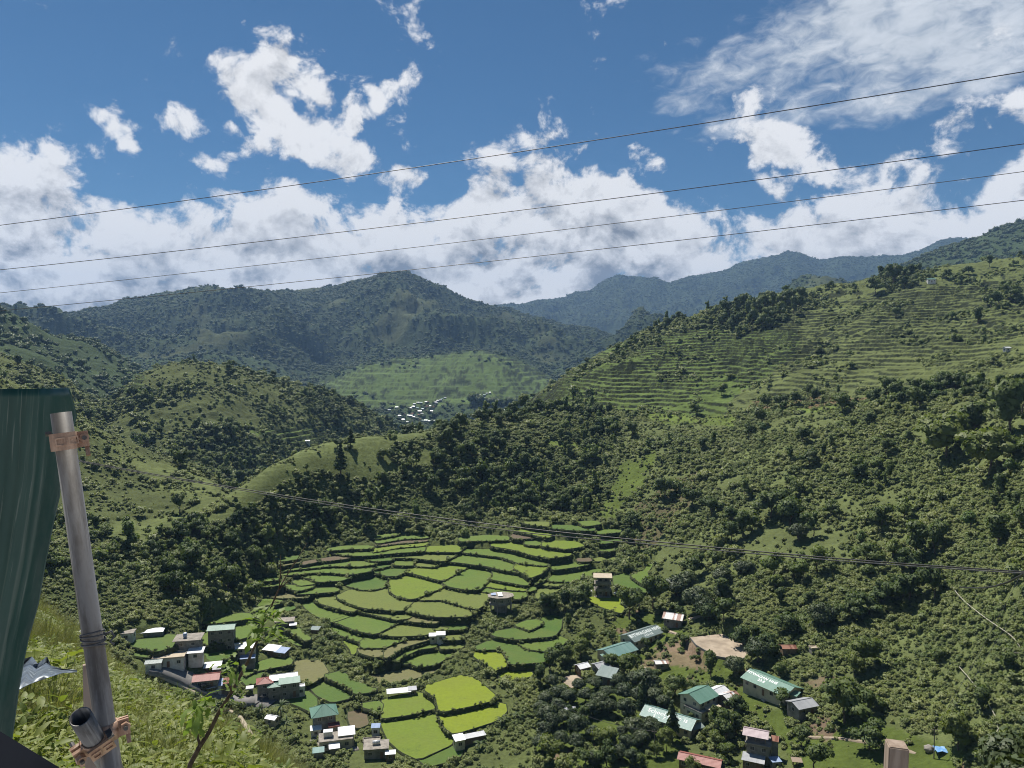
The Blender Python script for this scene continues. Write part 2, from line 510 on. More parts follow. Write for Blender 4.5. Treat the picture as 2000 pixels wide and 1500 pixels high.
M['r_greygreen'] = metal_roof("grey_green_roof_sheet", (0.13, 0.18, 0.17), (0.22, 0.27, 0.26), 0.4)
M['r_white'] = metal_roof("bare_zinc_roof_sheet", (0.62, 0.63, 0.65), (0.78, 0.79, 0.80), 0.42, 0.5, 0.15)
M['r_grey'] = metal_roof("grey_zinc_roof_sheet", (0.30, 0.31, 0.33), (0.42, 0.43, 0.45), 0.42, 0.5, 0.1)
M['r_blue'] = metal_roof("blue_roof_sheet", (0.20, 0.28, 0.45), (0.28, 0.36, 0.52), 0.4)
M['r_red'] = metal_roof("red_roof_sheet", (0.24, 0.075, 0.06), (0.33, 0.12, 0.10), 0.5)
M['r_rust'] = metal_roof("rusty_roof_sheet", (0.32, 0.17, 0.12), (0.20, 0.09, 0.06), 0.75, 0.2, rust=(0.15, 0.06, 0.04), rust_amt=0.5)
M['r_patch'] = metal_roof("half_rusted_zinc_sheet", (0.60, 0.59, 0.58), (0.70, 0.70, 0.70), 0.5, 0.4, rust=(0.28, 0.15, 0.11), rust_amt=0.75)
M['r_pink'] = metal_roof("faded_pink_roof_sheet", (0.36, 0.27, 0.29), (0.45, 0.36, 0.38), 0.5)
M['letter'] = plain("white_roof_paint", (0.80, 0.82, 0.80), (0.62, 0.68, 0.66), 1.6, 0.7, 0.2)
M['tank'] = plain("water_tank_metal", (0.62, 0.62, 0.62), (0.5, 0.5, 0.5), 1.5, 0.35, 0.5, 0.2)
M['court'] = plain("pale_court_concrete", (0.40, 0.33, 0.25), (0.27, 0.22, 0.165), 0.16, 0.9, 0.15, dirt=(0.20, 0.16, 0.12))
M['asphalt'] = plain("road_concrete", (0.21, 0.20, 0.19), (0.15, 0.145, 0.14), 0.4, 0.9, 0.2)
M['kerb'] = plain("pale_kerb_concrete", (0.48, 0.41, 0.31), (0.40, 0.34, 0.26), 0.5, 0.9, 0.15)
M['tarp'] = plain("blue_tarpaulin", (0.09, 0.26, 0.55), (0.25, 0.42, 0.65), 1.2, 0.5, 0.4)
M['rock'] = plain("grey_boulder", (0.28, 0.26, 0.23), (0.18, 0.165, 0.14), 1.0, 0.9, 0.2, bmp=0.6, bd=0.1)
M['wire'] = plain("black_cable_sheath", (0.02, 0.02, 0.022), (0.035, 0.035, 0.04), 2, 0.5, 0.4)
M['wire_grey'] = plain("aluminium_cable", (0.06, 0.062, 0.065), (0.10, 0.10, 0.105), 3, 0.6, 0.3, 0.0)
M['pole'] = plain("weathered_utility_pole", (0.2, 0.18, 0.16), (0.14, 0.12, 0.10), 3, 0.9, 0.2)
M['path'] = plain("pale_path_rail", (0.42, 0.40, 0.33), (0.30, 0.29, 0.23), 1, 0.8, 0.3)
M['navy_paint'] = plain("dark_vehicle_paint", (0.03, 0.03, 0.035), (0.04, 0.035, 0.035), 1, 0.3, 0.5)

# ------------------------------------------------------------------ terrain: a height field measured along rays from the viewpoint
# each curve: (pixel column, pixel row, distance) or (pixel column, None, distance, height)
def cz(px, r, z): return (px, None, r, z)
CURVES = [
 # under the viewpoint
 ([cz(-300, 2, -4.2), cz(600, 2, -4.2), cz(2300, 2, -4.5)], 2.0, 0.0),
 # near slope, middle
 ([(-300, 1430, 18), (0, 1415, 18), (200, 1420, 18), (400, 1470, 18), (550, 1560, 17), (700, 1700, 17), (1000, 1850, 17), (1500, 1850, 17), (2300, 1800, 17)], 2.0, 0.15),
 # near slope, lip
 ([(-300, 1120, 62), (0, 1150, 62), (60, 1187, 62), (150, 1256, 60), (230, 1332, 60), (290, 1388, 58), (400, 1460, 56), (480, 1494, 52), (560, 1524, 48), (640, 1570, 46), (760, 1620, 46), (1000, 1750, 46), (1500, 1750, 46), (2300, 1650, 46)], 0.4, 0.3),
 # valley floor, near edge
 ([cz(-300, 205, -118), (1500, 1572, 200), (1700, 1560, 196), cz(2000, 185, -103), cz(2300, 180, -95)], 2.0, 0.1),
 # foot of the slopes behind the fields
 ([(-300, 1230, 265), (0, 1232, 275), (250, 1218, 285), (400, 1183, 300), (480, 1130, 346), (560, 1085, 382), (700, 1048, 408), (850, 1030, 420), (1050, 1008, 434), (1200, 1012, 426),
   (1240, 1080, 382), (1330, 1112, 350), (1400, 1180, 308), (1500, 1262, 275), (1650, 1332, 252), (1800, 1432, 225), (2000, 1500, 198), (2300, 1560, 185)], 0.7, 0.1),
 # spur crest, bench under the terraced hill
 ([(-300, 1000, 345), (0, 1040, 345), (130, 1066, 345), (230, 1062, 352), (350, 1040, 374), (400, 1010, 390), (450, 968, 404), (520, 914, 425), (600, 878, 460), (700, 858, 490), (800, 848, 515), (900, 836, 540),
   (1000, 815, 580), (1050, 803, 600), (1200, 812, 610), (1400, 826, 560), (1600, 803, 520), (1800, 775, 490), (2000, 745, 460), (2300, 700, 440)], 0.4, 0.2),
 # behind the spur
 ([(-300, 1000, 400), (0, 1005, 400), (230, 1016, 400), (350, 1002, 415), (430, 968, 440), (520, 985, 520), cz(600, 620, -108), cz(700, 680, -128), cz(900, 720, -128), cz(1000, 700, -88), cz(1050, 680, -58),
   (1100, 793, 650), (1200, 803, 645), (1400, 814, 595), (1600, 792, 555), (1800, 765, 522), (2000, 735, 492), (2300, 690, 470)], 0.5, 0.4),
 # grassy ridge on one side, terraced hillside on the other
 ([(-300, 650, 560), (-100, 710, 560), (0, 742, 560), (130, 792, 560), (200, 858, 540), (300, 902, 520), (430, 946, 490), cz(520, 560, -112), cz(600, 680, -128), cz(700, 800, -140), cz(900, 900, -146), cz(1000, 850, -108), cz(1050, 800, -72),
   (1100, 763, 760), (1200, 722, 790), (1400, 700, 800), (1600, 680, 800), (1800, 640, 800), (2000, 600, 800), (2300, 560, 800)], 0.35, 0.8),
 # gully behind that ridge
 ([cz(-300, 700, 0), cz(0, 690, -42), cz(130, 680, -60), cz(200, 670, -90), cz(430, 650, -118), cz(520, 670, -124), cz(600, 760, -134), cz(700, 900, -150), cz(900, 1100, -155), cz(1000, 920, -118), cz(1050, 860, -65),
   (1100, 742, 850), (1200, 692, 870), (1400, 642, 900), (1600, 612, 920), (1800, 572, 940), (2000, 548, 950), (2300, 520, 950)], 0.5, 0.6),
 # domed hill and the skyline of the terraced hill
 ([(-300, 660, 900), (0, 700, 900), (130, 745, 930), (180, 790, 945), (215, 800, 950), (270, 737, 1000), (330, 716, 1030), (380, 709, 1050), (450, 718, 1060), (520, 738, 1060), (600, 760, 1060), (700, 795, 1080), (760, 832, 1100), cz(830, 1120, -165), cz(920, 1150, -172), cz(1000, 980, -128),
   (1040, 782, 910), (1100, 738, 910), (1180, 685, 930), (1280, 643, 960), (1400, 603, 1000), (1560, 569, 1050), (1700, 545, 1080), (1850, 526, 1100), (2000, 510, 1120), (2300, 485, 1120)], 0.15, 0.35),
 # hollow behind
 ([cz(-300, 1100, 10), cz(0, 1080, -20), cz(130, 1100, -50), cz(215, 1120, -75), cz(270, 1250, -60), cz(380, 1350, -90), cz(600, 1350, -130), cz(760, 1400, -172), cz(900, 1500, -186), cz(1000, 1500, -190), cz(1040, 1300, -150), cz(1100, 1300, -100), cz(1280, 1400, -50), cz(1560, 1500, 20), cz(2000, 1500, 90), cz(2300, 1500, 110)], 0.8, 1.0),
 # far valley bottom, far slope on the other side
 ([(-300, 575, 1700), (-100, 592, 1700), (0, 610, 1700), (60, 635, 1720), (100, 657, 1750), (150, 668, 1780), (200, 692, 1800), (250, 725, 1800), (280, 748, 1800), cz(380, 1800, -110), cz(600, 1800, -152), (700, 832, 1850), (830, 836, 1900), (950, 832, 1900), cz(1040, 1900, -170), cz(1200, 1900, -90), cz(1560, 1900, 60), cz(2000, 1900, 180), cz(2300, 1900, 200)], 0.15, 0.6),
 # terraced fan
 ([cz(-300, 2100, 120), cz(0, 2100, 70), cz(200, 2200, -50), cz(270, 2300, -90), (400, 745, 2500), (600, 748, 2700), (700, 722, 2600), (800, 705, 2600), (900, 693, 2600), (950, 687, 2600), (1000, 698, 2600), (1050, 722, 2600), (1100, 752, 2500), cz(1200, 2500, -90), cz(1560, 2400, 60), cz(2000, 2400, 230), cz(2300, 2400, 260)], 0.3, 0.5),
 ([cz(-300, 2500, 0), cz(0, 2500, -40), (270, 742, 2500), (380, 722, 2700), (600, 738, 2900), (700, 722, 2900), (800, 712, 2900), (950, 699, 2900), (1000, 705, 2900), (1100, 742, 2800), (1200, 700, 2900), cz(1560, 2600, 120), (1700, 575, 2600), (1850, 530, 2600), (2000, 500, 2600), (2300, 470, 2600)], 0.8, 1.0),
 # mountain, lower slope; wooded shoulder at the far side
 ([cz(-300, 3300, 100), (0, 668, 3300), (270, 688, 3300), (380, 668, 3300), (600, 655, 3500), (750, 640, 3500), (950, 648, 3500), (1100, 688, 3400), (1180, 694, 3400), cz(1300, 3300, 100), cz(1500, 3100, 200), (1700, 548, 2950), (1780, 513, 2950), (1850, 482, 2950), (1910, 465, 2950), (1960, 442, 2950), (2000, 430, 2950), (2300, 390, 2950)], 0.3, 1.0),
 # mountain crest
 ([(-300, 630, 3900), (0, 640, 3900), (90, 633, 4000), (140, 624, 4050), (200, 613, 4100), (240, 600, 4150), (285, 590, 4200), (310, 581, 4200), (350, 581, 4200), (400, 578, 4200), (450, 573, 4200), (500, 570, 4200), (540, 564, 4200), (570, 568, 4200), (600, 567, 4200), (640, 563, 4200), (680, 556, 4200), (700, 550, 4200), (718, 543, 4200), (745, 539, 4200), (770, 541, 4200),
   (790, 543, 4200), (830, 560, 4200), (860, 575, 4200), (900, 588, 4200), (950, 598, 4200), (1000, 608, 4200), (1050, 633, 4200), (1100, 650, 4100), (1180, 672, 4000), (1240, 700, 4000), cz(1350, 4000, 60), cz(1560, 3900, 200), cz(2000, 3900, 480), cz(2300, 3900, 600)], 0.1, 0.25),
 ([cz(-300, 5400, 0), cz(700, 5400, 0), cz(1100, 5300, 0), cz(1560, 5300, 100), cz(2000, 5200, 300), cz(2300, 5200, 300)], 1.0, 1.0),
 # blue range, flank and crest
 ([cz(-300, 6600, 100), cz(800, 6600, 180), (1000, 650, 6600), (1200, 642, 6600), (1400, 612, 6600), (1700, 582, 6600), (2000, 560, 6600), (2300, 540, 6600)], 0.8, 1.0),
 ([cz(-300, 8000, 300), (700, 610, 8000), (800, 596, 8000), (880, 588, 8000), (950, 596, 8000), (1010, 601, 8000), (1035, 594, 8000), (1060, 588, 8000), (1100, 586, 8000), (1130, 575, 8000), (1152, 573, 8000), (1175, 557, 8000), (1210, 544, 8000), (1240, 549, 8000), (1262, 548, 8000), (1282, 545, 8000), (1305, 554, 8000), (1340, 545, 8000), (1380, 541, 8000), (1415, 535, 8000), (1440, 523, 8000), (1480, 515, 8000), (1510, 508, 8000),
   (1540, 500, 8000), (1560, 502, 8000), (1580, 509, 8000), (1605, 515, 8000), (1640, 507, 8000), (1700, 509, 8000), (1760, 500, 8000), (1800, 488, 8000), (1840, 467, 8000), (1870, 472, 8000), (1900, 480, 8000), (1950, 480, 8000), (2000, 475, 8000), (2300, 460, 8000)], 0.1, 0.2),
 ([cz(-300, 9800, 0), cz(2300, 9800, 0)], 1.0, 1.0),
]
NAZ = 1000
AZ = np.radians(np.linspace(-43, 43, NAZ))
RZ = [np.geomspace(2.0, 150, 80), np.linspace(152, 452, 200), np.concatenate([np.arange(454, 620, 2.4), np.arange(620, 960, 1.25), np.arange(960, 1171, 3.0)]), np.geomspace(1178, 2960, 150), np.geomspace(2985, 9800, 150)]
RR = np.concatenate(RZ)
NR = len(RR)

def smooth1(a, deg):
    k = max(1, int(round(deg / (86.0 / NAZ))))
    w = np.exp(-0.5 * (np.arange(-3 * k, 3 * k + 1) / k) ** 2); w /= w.sum()
    return np.convolve(np.pad(a, 3 * k, mode='edge'), w, 'valid')

def terrain_grid():
    R, T, W = [], [], []
    prev = None
    for pts, sm, w in CURVES:
        a, t, r = [], [], []
        for p in pts:
            if p[1] is None:
                aa, _ = azt(p[0], 700); a.append(float(aa)); t.append(p[3] / p[2])
            else:
                aa, tt = azt(p[0], p[1]); a.append(float(aa)); t.append(float(tt))
            r.append(p[2])
        o = np.argsort(a); a = np.array(a)[o]; t = np.array(t)[o]; r = np.array(r)[o]
        ti = smooth1(np.interp(AZ, a, t), sm); ri = smooth1(np.interp(AZ, a, r), max(sm, 0.6))
        if prev is not None: ri = np.maximum(ri, prev * 1.015 + 1.0)
        prev = ri
        R.append(ri); T.append(ti); W.append(np.full(NAZ, w))
    R = np.array(R); Z = np.array(T) * R; W = np.array(W)
    H = np.empty((NR, NAZ)); WW = np.empty((NR, NAZ))
    K = len(R)
    for j in range(NAZ):
        x, y = R[:, j], Z[:, j]
        h = np.diff(x); d = np.diff(y) / h
        m = np.zeros(K)
        s = d[:-1] * d[1:] > 0
        w1 = 2 * h[1:] + h[:-1]; w2 = h[1:] + 2 * h[:-1]
        with np.errstate(divide='ignore', invalid='ignore'):
            m[1:-1] = np.where(s, (w1 + w2) / (w1 / d[:-1] + w2 / d[1:]), 0)
        m[0] = d[0]; m[-1] = d[-1]
        rr = np.clip(RR, x[0], x[-1])
        i = np.clip(np.searchsorted(x, rr) - 1, 0, K - 2)
        t = (rr - x[i]) / h[i]
        H[:, j] = ((1 + 2 * t) * (1 - t) ** 2) * y[i] + t * (1 - t) ** 2 * h[i] * m[i] + t * t * (3 - 2 * t) * y[i + 1] + t * t * (t - 1) * h[i] * m[i + 1]
        WW[:, j] = W[i, j] * (1 - t) + W[i + 1, j] * t
    return H, WW, R
H0, NW, CR = terrain_grid()
AA, RG = np.meshgrid(AZ, RR)
GX, GY = RG * np.sin(AA), RG * np.cos(AA)

def sample(G, x, y):
    r = np.hypot(x, y); a = np.arctan2(x, y)
    fi = np.interp(r, RR, np.arange(NR)); fj = (a - AZ[0]) / (AZ[1] - AZ[0])
    fj = np.clip(fj, 0, NAZ - 1.001); fi = np.clip(fi, 0, NR - 1.001)
    i = fi.astype(int); j = fj.astype(int); u = fi - i; v = fj - j
    return G[i, j] * (1 - u) * (1 - v) + G[i + 1, j] * u * (1 - v) + G[i, j + 1] * (1 - u) * v + G[i + 1, j + 1] * u * v

def hit(px, py, G, rmin=150.0):
    """where the line of sight through a photograph pixel meets the land"""
    a, t = azt(px, py); a = float(a); t = float(t)
    fj = np.clip((a - AZ[0]) / (AZ[1] - AZ[0]), 0, NAZ - 1.001); j = int(fj); v = fj - j
    col = G[:, j] * (1 - v) + G[:, j + 1] * v
    d = col - t * RR
    k0 = np.searchsorted(RR, rmin)
    w = np.where(d[k0:] >= 0)[0]
    if len(w) == 0: i = NR - 2; u = 1.0
    else:
        i = w[0] + k0
        if i == 0: u = 0; i = 1
        else: u = d[i - 1] / (d[i - 1] - d[i] + 1e-12)
        i = max(i - 1, 0); u = float(np.clip(u, 0, 1))
    r = RR[i] * (1 - u) + RR[min(i + 1, NR - 1)] * u
    return r * math.sin(a), r * math.cos(a), t * r, r

def on_plane(px, py, z):
    x, y, zz = pix_dir(px, py)
    k = z / zz
    return np.stack([x * k, y * k], -1)

# ------------------------------------------------------------------ rice paddies: outlines on their own levels
# crops of the photograph the outlines were measured in: (x offset, y offset), four units to a pixel
CROPS = {7: (400, 980), 8: (850, 980), 2: (600, 1150), 1: (200, 1150)}
C_B = (0.150, 0.215, 0.018); C_G = (0.104, 0.172, 0.022); C_D = (0.070, 0.138, 0.018); C_Y = (0.142, 0.182, 0.036); C_O = (0.170, 0.165, 0.070); C_S = (0.13, 0.095, 0.065); C_X = (0.205, 0.265, 0.010)
PADDIES = [
 (7, C_G, "topmost narrow rice terrace under the dark trees", [(1330, 270), (1500, 250), (1520, 258), (1340, 292)]),
 (7, C_G, "thin curved rice terrace just below the topmost one", [(1330, 305), (1500, 275), (1740, 272), (1735, 285), (1550, 292), (1350, 327)]),
 (7, C_S, "brown fallow strip between two thin green terraces", [(1340, 337), (1560, 302), (1735, 292), (1735, 310), (1500, 330), (1350, 350)]),
 (7, C_B, "bright yellow-green tapering terrace near the top of the fields", [(1315, 377), (1500, 337), (1720, 317), (1735, 330), (1710, 345), (1500, 362), (1320, 397)]),
 (7, C_G, None, [(960, 375), (1080, 352), (1300, 350), (1310, 368), (1100, 372), (970, 384)]),
 (7, C_G, "long pale green terrace with a step at its middle", [(965, 402), (1130, 392), (1310, 392), (1500, 367), (1715, 354), (1712, 388), (1480, 402), (1280, 422), (1160, 422), (1050, 410)]),
 (7, C_S, "bare brown terrace strip among thin green ones", [(750, 480), (900, 455), (1090, 425), (1170, 432), (1080, 450), (900, 467), (760, 494)]),
 (7, C_D, None, [(575, 455), (640, 437), (740, 430), (730, 447), (600, 467)]),
 (7, C_O, None, [(590, 490), (740, 465), (740, 477), (600, 502)]),
 (7, C_G, None, [(580, 535), (760, 502), (960, 484), (1330, 470), (1325, 492), (1200, 507), (1000, 502), (850, 517), (700, 532), (600, 547)]),
 (7, C_D, None, [(1255, 455), (1330, 440), (1460, 430), (1465, 457), (1330, 467)]),
 (7, C_G, None, [(570, 560), (720, 545), (870, 527), (1100, 522), (1310, 520), (1290, 545), (1140, 570), (1000, 557), (860, 552), (700, 572), (580, 574)]),
 (7, C_D, None, [(1310, 512), (1400, 490), (1455, 480), (1460, 497), (1340, 527)]),
 (7, C_Y, "pale olive terrace above the large bright field", [(1470, 425), (1620, 415), (1900, 412), (1960, 420), (1860, 467), (1700, 447), (1600, 440), (1475, 439)]),
 (7, C_G, None, [(1470, 470), (1640, 465), (1622, 498), (1560, 497), (1470, 494)]),
 (7, C_Y, "small straw-coloured paddy with a pale rim", [(1640, 470), (1850, 487), (1800, 512), (1645, 502)]),
 (7, C_B, "large bright green field high on the fields, pointed towards a low wall", [(1570, 550), (1640, 512), (1800, 516), (1870, 497), (2000, 505), (2060, 508), (1860, 618), (1780, 600), (1650, 565)]),
 (8, C_G, "wide mid-green field beside the large bright one", [(215, 510), (330, 525), (440, 575), (430, 600), (340, 690), (230, 685), (100, 660), (62, 630)]),
 (8, C_G, "fan-shaped green strip above the flat-roofed octagonal house", [(445, 530), (560, 560), (700, 605), (725, 640), (718, 655), (600, 635), (435, 605), (460, 580)]),
 (8, C_B, None, [(425, 637), (560, 652), (712, 665), (705, 698), (560, 688), (385, 660)]),
 (8, C_G, None, [(375, 668), (560, 697), (700, 707), (715, 740), (640, 765), (560, 722), (350, 702)]),
 (7, C_D, "dark green curved paddy behind the small heap in the fields", [(1310, 545), (1400, 525), (1560, 525), (1590, 537), (1540, 560), (1500, 580), (1430, 580), (1380, 567)]),
 (7, C_B, "bright heart-shaped paddy in the middle of the fields", [(1450, 610), (1530, 572), (1640, 592), (1760, 627), (1860, 670), (1650, 755), (1600, 760), (1500, 735), (1445, 700)]),
 (7, C_D, "deep green paddy with a small dark heap at its lower edge", [(1080, 640), (1200, 612), (1300, 600), (1430, 612), (1400, 635), (1438, 658), (1330, 688), (1220, 688), (1140, 665)]),
 (7, C_Y, "broad olive-green field in the centre, edged by a winding wall", [(1045, 740), (1150, 692), (1220, 702), (1340, 692), (1440, 667), (1447, 718), (1515, 757), (1630, 772), (1560, 850), (1460, 850), (1300, 837), (1210, 822), (1130, 792), (1050, 757)]),
 (8, C_Y, "long yellowish field running towards the octagonal house", [(-160, 792), (-150, 777), (50, 780), (300, 850), (320, 850), (270, 895), (100, 900), (0, 897), (-100, 882), (-230, 852)]),
 (8, C_Y, "olive field at the octagonal house, behind a short dark wall", [(70, 687), (230, 702), (340, 702), (500, 732), (400, 760), (390, 800), (320, 845), (60, 770), (40, 767), (-135, 768)]),
 (7, C_Y, "narrow olive terrace curling round the broad central field", [(865, 760), (1030, 727), (1040, 772), (1195, 842), (1150, 860), (1000, 822), (900, 792)]),
 (7, C_Y, None, [(1215, 850), (1350, 857), (1600, 897), (1590, 912), (1500, 922), (1330, 882), (1215, 860)]),
 (7, C_O, "pale straw strip at the end of a long dark wall", [(1600, 900), (1820, 932), (1800, 952), (1640, 937), (1535, 917)]),
 (7, C_G, "green crescent field below the curling olive terrace", [(770, 800), (860, 782), (870, 812), (970, 847), (1145, 892), (1005, 940), (960, 930), (850, 880), (790, 832)]),
 (7, C_G, "green field between two olive ones in a long row", [(1155, 892), (1330, 902), (1505, 947), (1335, 1035), (1200, 1010), (1080, 962), (1012, 940)]),
 (7, C_Y, "yellowish field ending at the white shed", [(1512, 947), (1700, 980), (1760, 987), (1900, 1002), (1700, 1042), (1500, 1052), (1345, 1037)]),
 (2, C_D, None, [(985, 312), (1100, 297), (1240, 290), (1240, 315), (1000, 327)]),
 (7, C_G, "green terrace with a rounded end above the bushy bank", [(960, 992), (1060, 1012), (1280, 1062), (1225, 1100), (1150, 1075), (1020, 1022)]),
 (7, C_G, "green terrace tapering towards the white shed", [(1285, 1062), (1500, 1072), (1650, 1052), (1500, 1102), (1400, 1140), (1222, 1140), (1225, 1107)]),
 (7, C_B, "small bright green wedge beside the bushy bank", [(1080, 1080), (1195, 1118), (1190, 1160), (1155, 1200), (1140, 1150)]),
 (7, C_O, "pale fallow paddy below the tapering green terrace", [(1215, 1147), (1398, 1147), (1380, 1208), (1330, 1213), (1212, 1180)]),
 (7, C_O, "pale curved terrace sweeping below the white shed", [(1410, 1142), (1560, 1092), (1750, 1064), (1740, 1082), (1560, 1132), (1480, 1182), (1405, 1225)]),
 (2, C_G, "mid-green curved terrace above the oval paddy", [(660, 552), (720, 512), (850, 457), (990, 442), (1000, 457), (880, 472), (760, 522), (690, 570)]),
 (2, C_G, "oval green paddy with dark bushes round it", [(740, 590), (800, 542), (900, 507), (1100, 502), (1120, 520), (1040, 570), (1000, 592), (880, 612), (800, 580)]),
 (2, C_O, "dull olive fallow terrace above the long grey shed", [(450, 702), (600, 692), (780, 622), (860, 642), (1020, 627), (1010, 650), (800, 712), (560, 750)]),
 (2, C_Y, None, [(1085, 387), (1210, 377), (1210, 397), (1080, 402)]),
 (2, C_Y, None, [(1060, 452), (1210, 422), (1215, 462), (1050, 472)]),
 (8, C_Y, "small olive paddy at the head of the valley", [(670, 162), (890, 162), (895, 195), (760, 182)]),
 (8, C_G, "small green paddy at the head of the valley, beside bushes", [(1110, 162), (1250, 152), (1290, 175), (1180, 192)]),
 (8, C_D, "deep green strip at the head of the valley", [(900, 187), (1100, 192), (1240, 210), (1240, 227), (1050, 222), (890, 205)]),
 (8, C_B, "bright strip just under the two thin cables", [(600, 227), (760, 227), (930, 260), (880, 282), (740, 252)]),
 (8, C_S, "bare brown paddy above a bright strip", [(585, 257), (700, 267), (780, 285), (620, 292)]),
 (8, C_G, "straight-edged green terrace near the wood's edge", [(190, 285), (400, 267), (570, 275), (570, 302), (300, 307), (195, 310)]),
 (8, C_G, None, [(710, 302), (760, 299), (848, 315), (800, 345), (700, 332)]),
 (8, C_B, "bright wedge-shaped paddy right of a dark bush", [(855, 312), (1080, 312), (1160, 347), (1030, 372), (835, 347)]),
 (8, C_B, "long bright terrace with a curved lower wall, upper fields", [(450, 327), (560, 322), (700, 342), (900, 387), (1050, 402), (1050, 422), (900, 442), (780, 422), (600, 372), (440, 347)]),
 (8, C_B, "short bright terrace end beside a hedge", [(-80, 357), (180, 347), (230, 357), (180, 395), (0, 392), (-80, 390)]),
 (8, C_G, "long green terrace crossing the upper fields in one sweep", [(190, 392), (250, 377), (440, 380), (560, 412), (700, 442), (880, 472), (870, 502), (660, 482), (520, 432), (350, 412)]),
 (8, C_G, "broad green band across the upper middle of the fields", [(65, 465), (180, 417), (300, 427), (480, 457), (635, 487), (615, 520), (695, 560), (520, 532), (400, 502), (200, 477)]),
 (8, C_B, "bright triangular field against the bushy gully", [(642, 490), (800, 502), (880, 512), (830, 560), (740, 595), (705, 565), (620, 522)]),
 (8, C_G, None, [(1250, 227), (1440, 222), (1440, 240), (1260, 252)]),
 (8, C_D, None, [(1280, 297), (1400, 292), (1445, 310), (1290, 332)]),
 (8, C_G, None, [(1290, 382), (1400, 352), (1420, 370), (1330, 397)]),
 (8, C_Y, None, [(1240, 450), (1370, 432), (1420, 455), (1250, 467)]),
 (8, C_S, "bare reddish plot beside the bushy gully", [(1110, 452), (1230, 447), (1210, 467), (1120, 467)]),
 (8, C_G, "green strip above the three-storey concrete tower", [(890, 522), (1000, 492), (1130, 482), (1200, 492), (1080, 512), (940, 532)]),
 (8, C_G, "long green paddy running up to the concrete tower", [(890, 612), (960, 562), (1150, 547), (1320, 532), (1330, 557), (1180, 582), (1080, 627), (900, 622)]),
 (8, C_Y, "thin yellowish strip near the concrete tower", [(800, 652), (880, 632), (1050, 637), (960, 662)]),
 (8, C_Y, "rough green plot sloping to the trees near the tower", [(790, 692), (900, 667), (980, 682), (880, 727), (790, 762)]),
 (8, C_G, None, [(730, 672), (780, 642), (780, 690), (730, 702)]),
 (8, C_G, None, [(760, 632), (830, 602), (860, 607), (790, 642)]),
 (8, C_D, "smooth green field directly beside the concrete tower", [(1395, 592), (1510, 562), (1525, 602), (1600, 652), (1670, 692), (1640, 712), (1480, 672), (1400, 652)]),
 (8, C_G, "curved green terrace tucked against the right-hand hill foot", [(1535, 582), (1640, 542), (1680, 482), (1690, 502), (1650, 562), (1680, 622), (1720, 652), (1690, 672), (1605, 632)]),
 (8, C_X, "brilliant yellow-green patch in front of the concrete tower", [(1190, 757), (1430, 747), (1440, 792), (1470, 842), (1450, 872), (1300, 822), (1240, 792)]),
 (8, C_D, "large green paddy below the octagonal house", [(440, 1032), (640, 1002), (740, 1017), (840, 972), (830, 922), (900, 897), (985, 912), (980, 982), (930, 1050), (640, 1077), (480, 1052)]),
 (8, C_G, "small raised paddy on the slope under the octagonal house", [(640, 972), (720, 942), (825, 932), (830, 960), (740, 1005), (680, 985)]),
 (8, C_G, "green paddy left of the scrubby slope, third below the octagonal house", [(655, 1107), (850, 1082), (950, 1062), (1020, 1087), (960, 1152), (880, 1172), (720, 1152)]),
 (8, C_D, "big rich green paddy with a long curved wall", [(335, 1142), (440, 1097), (620, 1102), (700, 1152), (900, 1187), (860, 1252), (580, 1272), (560, 1202), (520, 1152), (330, 1157)]),
 (2, C_X, "brilliant yellow-green squarish paddy near the banana clump", [(1310, 530), (1340, 492), (1510, 492), (1560, 602), (1470, 637), (1400, 592)]),
 (2, C_X, "small brilliant yellow-green paddy under the squarish one", [(1480, 662), (1600, 647), (1750, 662), (1740, 687), (1560, 717)]),
 (2, C_X, "large brilliant green paddy with straight sides near the long shed", [(915, 782), (1260, 682), (1460, 852), (1450, 872), (1250, 922), (1040, 962), (1010, 852)]),
 (2, C_X, "brilliant yellow-green paddy just above the shed with a white hut end", [(1045, 987), (1300, 952), (1520, 902), (1550, 962), (1470, 1032), (1150, 1132), (1090, 1092), (1060, 1042)]),
 (2, C_B, "bright green paddy in front of the long grey shed", [(600, 892), (700, 862), (900, 832), (990, 882), (998, 935), (800, 982), (587, 1012), (592, 962)]),
 (2, C_B, "largest bright green paddy at the bottom of the fields", [(585, 1042), (800, 1012), (1000, 972), (1018, 1060), (1130, 1182), (1120, 1217), (870, 1332), (740, 1272), (640, 1182), (605, 1112)]),
 (2, C_D, "deep green corner paddy at the very bottom of the fields", [(880, 1335), (1130, 1222), (1200, 1282), (1190, 1312), (1050, 1362), (940, 1387)]),
 (2, C_G, "small green paddy corner beside the tilled brown plot", [(430, 922), (580, 897), (575, 952), (550, 977), (510, 942)]),
 (2, C_S, "tilled brown garden plot behind the white-roofed flat house", [(320, 990), (440, 975), (470, 1060), (400, 1090), (340, 1060)]),
 (2, C_D, "dark green irregular paddy above a thick wall, left of the long shed", [(145, 692), (270, 662), (330, 722), (400, 752), (530, 802), (380, 822), (330, 772), (200, 712)]),
 (2, C_D, "dark green paddy directly behind the pyramid-roofed house", [(20, 762), (120, 722), (200, 752), (340, 852), (200, 887), (80, 832)]),
 (1, C_D, "dark green paddy between the red-roofed house and the pyramid roof", [(1430, 872), (1570, 802), (1660, 872), (1670, 912), (1640, 962), (1530, 912)]),
 (1, C_O, "yellowing ripe paddy behind the red-and-green-roofed house", [(1480, 612), (1560, 562), (1640, 592), (1700, 572), (1760, 662), (1620, 747), (1530, 692)]),
 (1, C_G, None, [(1100, 642), (1300, 562), (1470, 557), (1470, 592), (1200, 642), (1120, 682)]),
